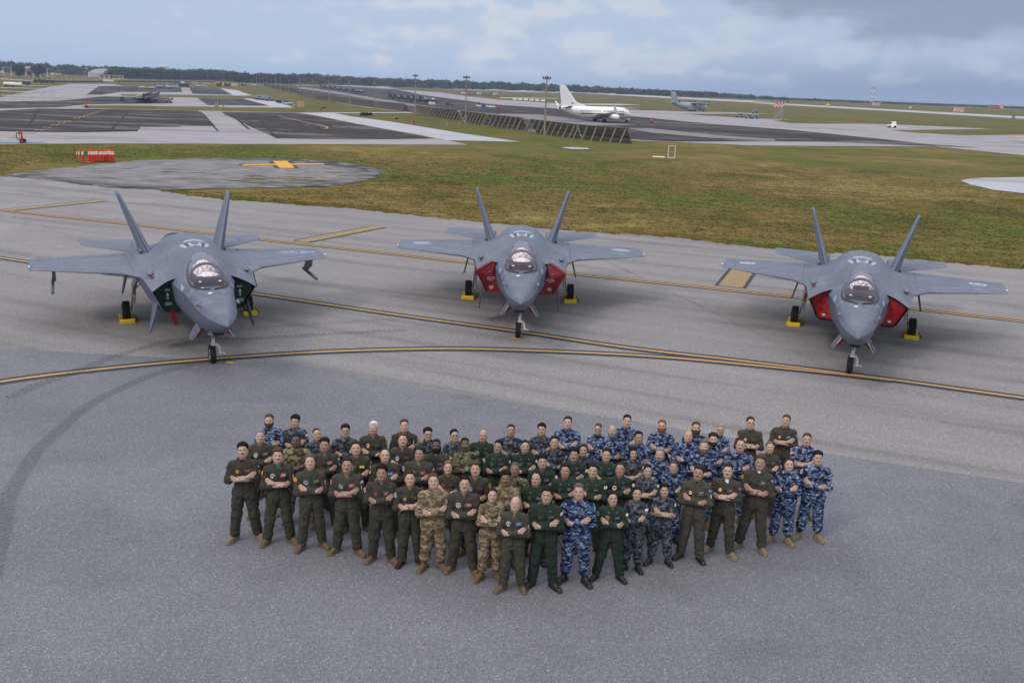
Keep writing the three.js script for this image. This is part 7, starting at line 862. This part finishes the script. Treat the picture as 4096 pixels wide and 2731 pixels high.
{ // pipe goal-like frame with slab, markers, hydrants, culvert
  const t = thing('pipe_frame', 'white upright pipe frame standing alone on the grass', 'frame', G0(23.3, -145.5), -.2); for (const s of [-.5, .5]) part('upright', rod([s, 0, 0], [s, 1.9, 0], .06), ME.whiteW, t); part('crossbar', rod([-.5, 1.85, 0], [.5, 1.85, 0], .04), ME.whiteW, t); part('base_bar', rod([-.55, .06, 0], [.55, .06, 0], .06), ME.whiteW, t); part('middle_rail', rod([-.5, .95, 0], [.5, .95, 0], .025), ME.steel, t);
  solo('concrete_cover', 'white flat cover slab left of the pipe frame', 'slab', rb(1.8, .14, 1.2, .04, 0, .07, 0), ME.whiteW, G0(21.7, -147.5));
  const c = thing('culvert', 'three black drain pipe mouths in the grass bank', 'culvert', G0(-53.7, -335.6), .5); part('headwall', rb(4.4, 1.1, .8, .1, 0, .3, -.6), M(0x4f5a2c, 1), c); for (let k = -1; k <= 1; k++) part('pipe', new THREE.CylinderGeometry(.6, .6, 1.4, 18, 1, true).rotateX(Math.PI / 2).translate(k * 1.35, .45, 0), ME.black, c); for (let k = -1; k <= 1; k++) part('pipe_mouth', new THREE.CircleGeometry(.56, 18).translate(k * 1.35, .45, .55), ME.black, c);
  for (const [x, z, l] of [[-29, -262.4, 'red hydrant on the grass before the blast fences'], [-83.4, -403.4, 'red hydrant on the grass left of the drain pipes']]) { const q = thing('fire_hydrant', l, 'hydrant', G0(x, z), 0, 'red hydrants'); part('barrel', new THREE.CylinderGeometry(.2, .24, 1.0, 12).translate(0, .5, 0), ME.rust, q); part('bonnet', new THREE.SphereGeometry(.24, 12, 8).translate(0, 1.05, 0), ME.red, q); part('outlet', rod([-.35, .75, 0], [.35, .75, 0], .1), ME.red, q); }
  for (const [x, z, h, m, l] of [[-19.9, -261.5, .9, ME.tan, 'short tan marker post before the blast fences'], [-17, -268, .8, ME.tan, 'second short tan marker post before the blast fences'], [-39.5, -300, .8, ME.tan, 'short tan marker post by the black stone']]) { const q = thing('marker_post', l, 'marker', G0(x, z), 0, 'marker posts'); part('post', rod([0, 0, 0], [0, h, 0], .1), m, q); part('cap', new THREE.SphereGeometry(.13, 8, 6).translate(0, h, 0), m, q); }
  solo('drain_inlet', 'low black drain inlet in the grass', 'drain', rb(1.1, .4, .9, .1, 0, .2, 0), ME.black, G0(-38.8, -301.7), .3, 'drain inlets'); solo('drain_inlet', 'low black drain inlet near the tan container', 'drain', rb(1.6, .5, .9, .1, 0, .25, 0), ME.black, G0(-92, -450), .3, 'drain inlets');
  const u = thing('utility_cabinet', 'beige utility cabinet with antenna on the grass island', 'cabinet', G0(-131.7, -416.9), .2); part('cabinet', rb(1.5, 1.9, 1.2, .05, 0, .95, 0), ME.creamD, u); part('roof', bx(1.7, .1, 1.4, 0, 1.95, 0), ME.roofG, u); part('antenna', rod([.4, 2, 0], [.4, 3.5, 0], .04), ME.whiteW, u); const u2 = thing('utility_cabinet', 'small tan cabinet right of the antenna cabinet', 'cabinet', G0(-125.6, -406), .2); part('cabinet', rb(.7, 1.2, .5, .05, 0, .6, 0), ME.tan, u2); part('vent', bx(.4, .3, .04, 0, .8, .26), ME.darkG, u2);
  solo('wheel_stop', 'pale crate before the row of dark fighters', 'crate', [rb(1.6, 1.6, 1.2, .05, -1, .8, 0), rb(1.6, 1.4, 1.2, .05, 1, .7, 0)], ME.whiteW, G0(-52.7, -571.9), .3);
}
// --- chequered huts, masts, signs
{
  const chq = (cw, ch) => canvasTex(256, 128, (c) => { for (let j = 0; j < ch; j++) for (let i = 0; i < cw; i++) { c.fillStyle = (i + j) % 2 ? '#e8e4e0' : '#c83a1c'; c.fillRect(i * 256 / cw, j * 128 / ch, 256 / cw + 1, 128 / ch + 1); } });
  for (const [x, z, w, h, d, cw, l] of [[239, -895, 8.6, 4.4, 4, 5, 'red and white chequered hut left of the tall mast'], [470.6, -1039, 10.5, 4.6, 4, 6, 'red and white chequered hut at far right'], [496, -1352, 9, 4, 4, 4, 'small chequered hut at the foot of the tall mast']]) { const t = thing('chequered_hut', l, 'hut', G0(x, z), .35, 'chequered huts'); part('wall', bx(w, h, d, 0, h / 2, 0), M(0xffffff, .7, 0, { map: chq(cw, 3) }), t); part('roof', bx(w + .4, .2, d + .4, 0, h + .1, 0), ME.whiteW, t); part('door', bx(1.1, 2.1, .08, w * .2, 1.1, d / 2 + .03), ME.whiteW, t); }
  { const t = thing('red_hut', 'long red building low on the right horizon', 'building', G0(773, -1578), .4); part('wall', bx(20, 5.2, 8, -4, 2.6, 0), M(0xa8544a, .8), t); part('tower', bx(8, 7, 8, 10, 3.5, 0), M(0xffffff, .7, 0, { map: chq(4, 3) }), t); part('roof', bx(20.6, .4, 8.6, -4, 5.4, 0), ME.roofG, t); }
  const mast = (x, z, h, w, l) => { const t = thing('lattice_mast', l, 'mast', G0(x, z), 0, 'red and white masts'); const n = 7; for (let k = 0; k < n; k++) for (const s of w > 1 ? [-1, 1] : [0]) { const y0 = h * k / n, y1 = h * (k + 1) / n, m = k % 2 ? ME.white : ME.red, q = part('segment', [rod([s * w - .45, y0, 0], [s * w * .8 - .45, y1, 0], .16, .16, 5), rod([s * w + .45, y0, 0], [s * w * .8 + .45, y1, 0], .16, .16, 5), rod([s * w - .45, y0, 0], [s * w + .45, y1, 0], .1, .1, 4), rod([s * w + .45, y0, 0], [s * w - .45, y1, 0], .1, .1, 4)], m, t); } if (w > 1) for (const y of [.35, .68, .98]) part('bridge', bx(w * 2, .3, .3, 0, h * y, 0), y > .9 ? ME.red : ME.white, t); };
  mast(490, -1352, 25, 2.1, 'tall red and white twin lattice mast on the right horizon'); mast(596, -1605, 16, 0, 'thin red and white mast right of the twin one');
  for (const [x, z, l] of [[329.5, -1037.8, 'left-hand yellow disc marker beside the runway'], [440.5, -1094, 'right-hand yellow disc marker beside the runway']]) { const t = thing('disc_marker', l, 'marker', G0(x, z), -.3, 'yellow disc markers'); part('disc', new THREE.CylinderGeometry(1.5, 1.5, .3, 20).rotateX(Math.PI / 2).translate(0, 2.4, 0), M(0xe8b818, .6), t); part('post', rod([0, 0, 0], [0, 1.2, 0], .4), ME.black, t); }
  for (const [x, z, n, l] of [[390, -764, '2', 'black distance sign with a white 2 by the runway'], [354.5, -1285, '', 'black distance sign seen edge on, farther along the runway']]) { const t = thing('distance_sign', l, 'sign', G0(x, z), -.45, 'runway distance signs'); part('panel', bx(1.9, 2.3, .3, 0, 1.4, 0), ME.black, t); if (n) { const p = part('numeral', new THREE.PlaneGeometry(1.5, 1.9), M(0xffffff, .5, 0, { map: inkTex(64, 80, [[n, 70, 80]], '#f4f4f0'), transparent: true, alphaTest: .4 }), t); p.position.set(0, 1.4, .165); } part('leg', bx(1.2, .4, .2, 0, .2, 0), ME.darkG, t); }
  setting('apron_marking', [sheetGeo([176, -346, 184, -350, 186, -345, 178, -341], .05, farEdge, null, 3)], brightY); setting('apron_marking', [sheetGeo([108.6, -253.5, 111, -253, 111.6, -249.6, 109, -250], .05, farEdge, null, 3)], tanP);
}
// --- buildings on the left
{
  const win = (t, rects, d) => { for (const [x, y, w, h] of rects) { const f = part('window', bx(w, h, .12, x, y, d), ME.darkG, t); part('sill', bx(w + .3, .15, .3, x, y - h / 2 - .08, d + .05), ME.whiteW, f); } };
  const arch = (w, h0, h1, d) => { const p = [[-w / 2, 0], [w / 2, 0], [w / 2, h0]]; for (let k = 1; k < 12; k++) { const a = k / 12 * Math.PI; p.push([w / 2 * Math.cos(a), h0 + (h1 - h0) * Math.sin(a)]); } p.push([-w / 2, h0]); return prism(p, d).translate(0, 0, -d / 2); };
  { const t = thing('columned_hangar', 'pink and white hangar behind tall cream columns at far left', 'hangar', G0(-659, -1287), .46); part('wall', bx(34, 9.5, 16, 6, 4.75, -6), ME.pink, t); part('roof', arch(34, 9.6, 13, 16).translate(6, 0, -6), ME.whiteW, t); for (let k = 0; k < 7; k++) part('column', bx(1.4, 10.5, 1.4, -26 + k * 8.6, 5.25, 6), ME.cream, t); part('canopy_beam', bx(56, 1.1, 5, 0, 11, 6), ME.roofG, t); win(t, [[-4, 4, 5, 5], [4, 4, 5, 5], [12, 4, 5, 5]], 2.1); for (const s of [-3, 3, 9]) part('yellow_tug', rb(3, 1.6, 2.4, .3, s, .8, 9), M(0xd8a01c, .6), t); }
  { const t = thing('white_hangar', 'low white hangar at the left edge', 'hangar', G0(-700, -1262), .46, 'white hangars'); part('wall', bx(34, 5, 20, 0, 2.5, 0), ME.whiteW, t); part('roof', arch(34, 5.05, 9.5, 20), ME.whiteW, t); part('door', bx(20, 5, .3, 0, 2.5, 12.1), ME.roofG, t); }
  { const t = thing('white_hangar', 'white round-roofed hangar behind the palms', 'hangar', G0(-660, -1540), .42, 'white hangars'); part('wall', bx(54, 7.5, 26, 0, 3.75, 0), ME.whiteW, t); part('roof', arch(48, 7.55, 13.5, 26), ME.whiteW, t); part('annex', bx(22, 5.5, 10, 16, 2.75, 18), ME.cream, t); win(t, [[10, 2.8, 3, 3.5], [16, 2.8, 3, 3.5], [22, 2.8, 3, 3.5]], 23.1); }
  { const t = thing('cream_building', 'long cream building with flat roof below the hill', 'building', G0(-585, -1380), .40, 'cream buildings'); part('wall', bx(32, 5, 14, 0, 2.5, 0), ME.cream, t); part('roof', bx(34, .6, 16, 0, 5.3, 0), ME.roofG, t); win(t, [[-12, 2.6, 2.6, 3], [-6, 2.6, 2.6, 3], [6, 2.6, 8, 2], [13, 2.6, 2, 3]], 7.1); part('door', bx(3, 4.6, .2, 0, 2.3, 7.1), ME.rust, t); }
  { const t = thing('white_hangar', 'white sloping-roofed hangar right of the cream building', 'hangar', G0(-652, -1640), .38, 'white hangars'); part('wall', bx(28, 5, 16, 0, 2.5, 0), ME.whiteW, t); part('roof', arch(28, 5.05, 9, 16), ME.whiteW, t); part('door', bx(9, 4, .3, 0, 2, 8.1), ME.roofG, t); }
  { const t = thing('cream_hut', 'cream flat-roofed hut with dark canopy near the middle left', 'building', G0(-346, -1134), .3, 'cream buildings'); part('wall', bx(24, 5.2, 9, 0, 2.6, 0), ME.cream, t); part('roof', bx(26, .6, 11, 0, 5.5, 0), ME.darkG, t); part('porch_roof', bx(12, .4, 6, 15, 4.6, 2), ME.darkG, t); for (const s of [-6, -1, 4]) part('doorway', bx(2.6, 3.6, .2, s, 1.8, 4.6), ME.rust, t); for (const s of [12, 16, 20]) part('porch_post', bx(.3, 4.4, .3, s, 2.2, 4.5), ME.cream, t); }
  for (const [x, z, w, m, l] of [[-330, -1054, 5, ME.olive, 'left-hand dark green crate by the cream hut'], [-323, -1060, 5, ME.olive, 'right-hand dark green crate by the cream hut'], [-366, -1124, 9, ME.tan, 'tan container left of the cream hut'], [-378, -1120, 7, ME.tan, 'farther tan container left of the cream hut'], [-338, -953, 8, ME.olive, 'dark green container by the pale fighters'], [-330, -950, 7, ME.olive, 'second dark green container by the pale fighters'], [-395, -1110, 4, ME.blue, 'blue crate left of the tan containers'], [-389, -1110, 4, ME.whiteW, 'white tanks left of the tan containers']]) { const t = thing('cargo_container', l, 'container', G0(x, z), .3, 'containers on the left field'); part('box', rb(w, 3.2, 3, .08, 0, 1.7, 0), m, t); for (let k = -1; k <= 1; k++) part('rib', bx(.15, 3, .1, k * w * .3, 1.7, 1.53), ME.darkG, t); }
  { const t = thing('watch_stand', 'yellow frame stand with flat deck near the perimeter', 'stand', G0(-436.3, -1047.8), .35); for (const [a, b] of [[-2.4, -1.5], [2.4, -1.5], [-2.4, 1.5], [2.4, 1.5]]) part('leg', bx(.35, 4.2, .35, a, 2.1, b), M(0xc8a038, .7), t); part('deck', bx(9, .5, 5, 0, 4.4, 0), ME.cream, t); part('brace', rod([-2.4, .3, 1.5], [2.4, 3.8, 1.5], .12), M(0xc8a038, .7), t); const s = thing('billboard', 'long white panel on posts beside the perimeter wall', 'sign', G0(-454, -1063), .35); part('panel', bx(11, 2.4, .3, 0, 2, 0), ME.whiteW, s); for (const q of [-4.5, 4.5]) part('post', bx(.4, 3, .3, q, 1.5, -.3), ME.conc, s); }
  { const t = thing('hilltop_building', 'tan box building on the wooded hill at left', 'building', [-820, 6, -1850], .4); part('wall', bx(28, 10, 12, 0, 5, 0), ME.cream, t); part('roof', bx(29, .6, 13, 0, 10.3, 0), ME.creamD, t); win(t, [[-8, 5, 3, 2], [0, 5, 3, 2], [8, 5, 3, 2]], 6.1); }
  { const t = thing('silo_group', 'cluster of white silos rising above the woods', 'silos', [-680, 6, -1842], .3); for (let k = 0; k < 4; k++) { const q = part('silo', new THREE.CylinderGeometry(2.1, 2.1, 17, 16).translate(-6.6 + k * 4.4, 8.5, 0), ME.cream, t); part('dome', new THREE.SphereGeometry(2.1, 14, 8, 0, 6.3, 0, 1.6).translate(-6.6 + k * 4.4, 17, 0), ME.whiteW, q); } part('base_block', bx(20, 5, 6, 3, 2.5, 0), ME.cream, t); }
  { const r = rngOf(71); for (let i = 0; i < 12; i++) { const x = -880 + i * 22 + r() * 14, z = -1560 - r() * 120, m = [ME.blue, ME.whiteW, ME.tan, ME.whiteW][i % 4]; const t = thing('yard_box', `${['first', 'second', 'third', 'fourth', 'fifth', 'sixth', 'seventh', 'eighth', 'ninth', 'tenth', 'eleventh', 'twelfth'][i]} from left of the small containers in the yard below the wooded hill`, 'container', G0(x, z), r(), 'containers in the hillside yard'); t.position.y += 1; part('box', rb(6 + 5 * r(), 3, 3, .1, 0, 1.5, 0), m, t); part('door', bx(2, 2.4, .1, 1, 1.3, 1.52), ME.greyP, t); } }
  { // perimeter wall with posts
    const line = [[-458, -905], [-456, -989], [-459, -1042], [-475, -1145], [-466, -1318], [-462, -1565], [-440, -1690], [-300, -1740], [-120, -1750]], t = thing('perimeter_fence', 'long low perimeter fence with pale posts before the woods', 'fence', [0, 0, 0]); const posts = [], rails = [];
    for (let i = 0; i < line.length - 1; i++) { const [x0, z0] = line[i], [x1, z1] = line[i + 1], L = Math.hypot(x1 - x0, z1 - z0), n = Math.round(L / 9); for (let k = 0; k < n; k++) { const x = mix(x0, x1, k / n), z = mix(z0, z1, k / n); posts.push(bx(.5, 3.2, .5, x, land(x, z) + 1.6, z)); } part('mesh_panel', rod([x0, land(x0, z0) + 1.1, z0], [x1, land(x1, z1) + 1.1, z1], 1.1, 1.1, 4), M(0x6a655c, .95), t); } const ps = part('post', posts, ME.cream, t); ps.userData.kind = 'stuff'; }
}
// --- woods and trees
{
  const leaf = (seed, n) => { // a crown: many small leaf clumps spread through a lumpy volume
    const r = rngOf(seed), pos = [], idx = []; for (let k = 0; k < n; k++) { const a = r() * 6.283, u = r() * 2 - 1, R = Math.pow(r(), .4) * (.75 + .35 * n3(Math.cos(a) * 2, u * 2, Math.sin(a) * 2 + seed)), q = Math.sqrt(1 - u * u), c = [R * q * Math.cos(a), R * u * .8, R * q * Math.sin(a)], s = .12 + .12 * r(), e = new THREE.Euler(r() * 6, r() * 6, r() * 6); const b = pos.length / 3; for (const [x, y] of [[-1, -.6], [1, -.5], [.8, .7], [-.7, .6]]) { const v = V3(x * s, y * s, 0).applyEuler(e); pos.push(c[0] + v.x, c[1] + v.y, c[2] + v.z); } idx.push(b, b + 1, b + 2, b, b + 2, b + 3); } return geoOf(pos, idx); };
  const lm = new THREE.MeshPhysicalMaterial({ color: 0xffffff, roughness: 1, specularIntensity: .1, side: THREE.DoubleSide });
  const woods = (name, label, list, geo) => { const im = new THREE.InstancedMesh(geo, lm, list.length), o = new THREE.Object3D(), c = new THREE.Color(), r = rngOf(list.length); list.forEach(([x, y, z, s, h, k], i) => { o.position.set(x, y, z); o.scale.set(s, h, s); o.rotation.y = r() * 6; o.updateMatrix(); im.setMatrixAt(i, o.matrix); const v = (.45 + .9 * r()) * (k || 1); c.setRGB(.075 * v, .092 * v, .05 * v); im.setColorAt(i, c); }); im.name = numbered(name); im.userData = { label, category: 'woods', kind: 'stuff' }; im.castShadow = im.receiveShadow = true; scene.add(im); };
  const r = rngOf(81), L1 = [], L2 = [], tops = (az) => { const k = [[-.60, .0052], [-.5, .0060], [-.445, .0048], [-.37, .0059], [-.31, .0058], [-.275, .0044], [-.22, .0058], [-.13, .0042], [0, .0048], [.136, .0024], [.2256, .0010], [.28, -.0014], [.4, -.0024], [.56, -.0012]]; let i = 0; while (i < k.length - 2 && k[i + 1][0] < az) i++; return mix(k[i][1], k[i + 1][1], clamp((az - k[i][0]) / (k[i + 1][0] - k[i][0]))); };
  for (let i = 0; i < 2600; i++) { const az = -.62 + 1.2 * r(), d = 1700 + 420 * r(), z = -d, x = az * d, D = Math.hypot(x, d), g = land(x, z), top = 8.9 + tops(az) * D * (.93 + .10 * r()) + 3.2 * n2(x * .016, z * .01), s = 5.5 + 4 * r(), h = Math.max(2, Math.min(9, top - g)) * .6; L1.push([x, Math.max(g + 1, top - h * (.8 + 1.6 * Math.pow(r(), 2))), z, s, h, .9]); if (az < .2) L1.push([x + 8 * (r() - .5), g + 3 + 3 * r(), z + 15, s, 5, .7]); }
  woods('woods', 'distant belt of evergreen woods along the skyline', L1, leaf(3, 90));
  for (let i = 0; i < 420; i++) { const t = r(), x = mix(-640, -380, t) + 10 * (r() - .5), z = mix(-1480, -1560, t) - 60 * r(), g = land(x, z); L2.push([x, g + 3 + 8 * r(), z, 6 + 3 * r(), 6, .55]); } woods('thicket', 'darker thicket in front of the woods at left', L2, leaf(5, 90));
  const tree = (x, z, h, w, label, dark) => { const t = thing('tree', label, 'tree', G0(x, z), r() * 6, 'trees on the left field'); part('trunk', [rod([0, 0, 0], [.3, h * .5, 0], .5, .3), rod([.3, h * .45, 0], [w * .4, h * .72, .5], .25, .1), rod([.3, h * .45, 0], [-w * .4, h * .75, -.5], .25, .1), rod([.3, h * .5, 0], [0, h * .9, 0], .25, .1)], M(0x4a3f34, .95), t); const c = leaf(h * 7 | 0, 1100); c.scale(w * .62, h * .42, w * .62).translate(0, h * .66, 0); part('crown', c, M(new THREE.Color().setRGB(.035, .045, .025), 1, 0, { side: THREE.DoubleSide }), t); };
  tree(-626, -1205, 15, 13, 'dark round tree left of the columned hangar', 1); tree(-594, -1190, 15.5, 14, 'dark round tree right of the columned hangar', 1); tree(-640, -1560, 18, 13, 'tall dark tree between the white hangars', 1); tree(-608, -1170, 6, 7, 'low bushy tree between the two dark round ones', 1);
  const palm = (x, z, h, label) => { const t = thing('palm_tree', label, 'palm tree', G0(x, z), r() * 6, 'palms on the left field'); part('trunk', rod([0, 0, 0], [.4, h, 0], .28, .18), M(0x5a5044, .95), t); for (let k = 0; k < 11; k++) { const a = k / 11 * 6.283 + r() * .3, f = []; const P = (u, w) => V3(.4 + Math.cos(a) * u * 3 - Math.sin(a) * w, h + .9 * Math.sin(u * 2.2) - u * u * 1.1, Math.sin(a) * u * 3 + Math.cos(a) * w); const pos = [], ix = []; for (let q = 0; q <= 6; q++) { const u = q / 6, w = .35 * Math.sin(Math.PI * Math.min(1, u + .12)); for (const s of [-1, 1]) pos.push(...P(u, w * s).toArray()); if (q) { const b = q * 2; ix.push(b - 2, b - 1, b, b, b - 1, b + 1); } } part('frond', geoOf(pos, ix), M(new THREE.Color().setRGB(.06, .075, .03), .9, 0, { side: THREE.DoubleSide }), t); } };
  palm(-662, -1457, 9, 'tallest palm before the round-roofed hangar'); palm(-659 - 9, -1440, 6.5, 'palm left of the tallest palm'); palm(-590, -1330, 7, 'palm before the cream building'); palm(-560, -1120, 6, 'palm right of the columned hangar'); palm(-650, -1150, 6.5, 'palm at the left edge before the hangars'); palm(-700, -1290, 8, 'palm at the far left edge');
}
// --- two people far off
for (const [x, z, l] of [[-178.5, -435.3, 'distant person in tan overalls left of the fighter cluster'], [-163.5, -449, 'distant crew person in orange vest by the fighter tails']]) buildPerson({ x, z, h: 1.85, kit: 'tan', hair: 'short', hc: 'dark', skin: 'tan', seed: 90 + (x | 0), label: l, boots: 'tan' }).position.y = land(x, z);
renderer.render(scene, camera);
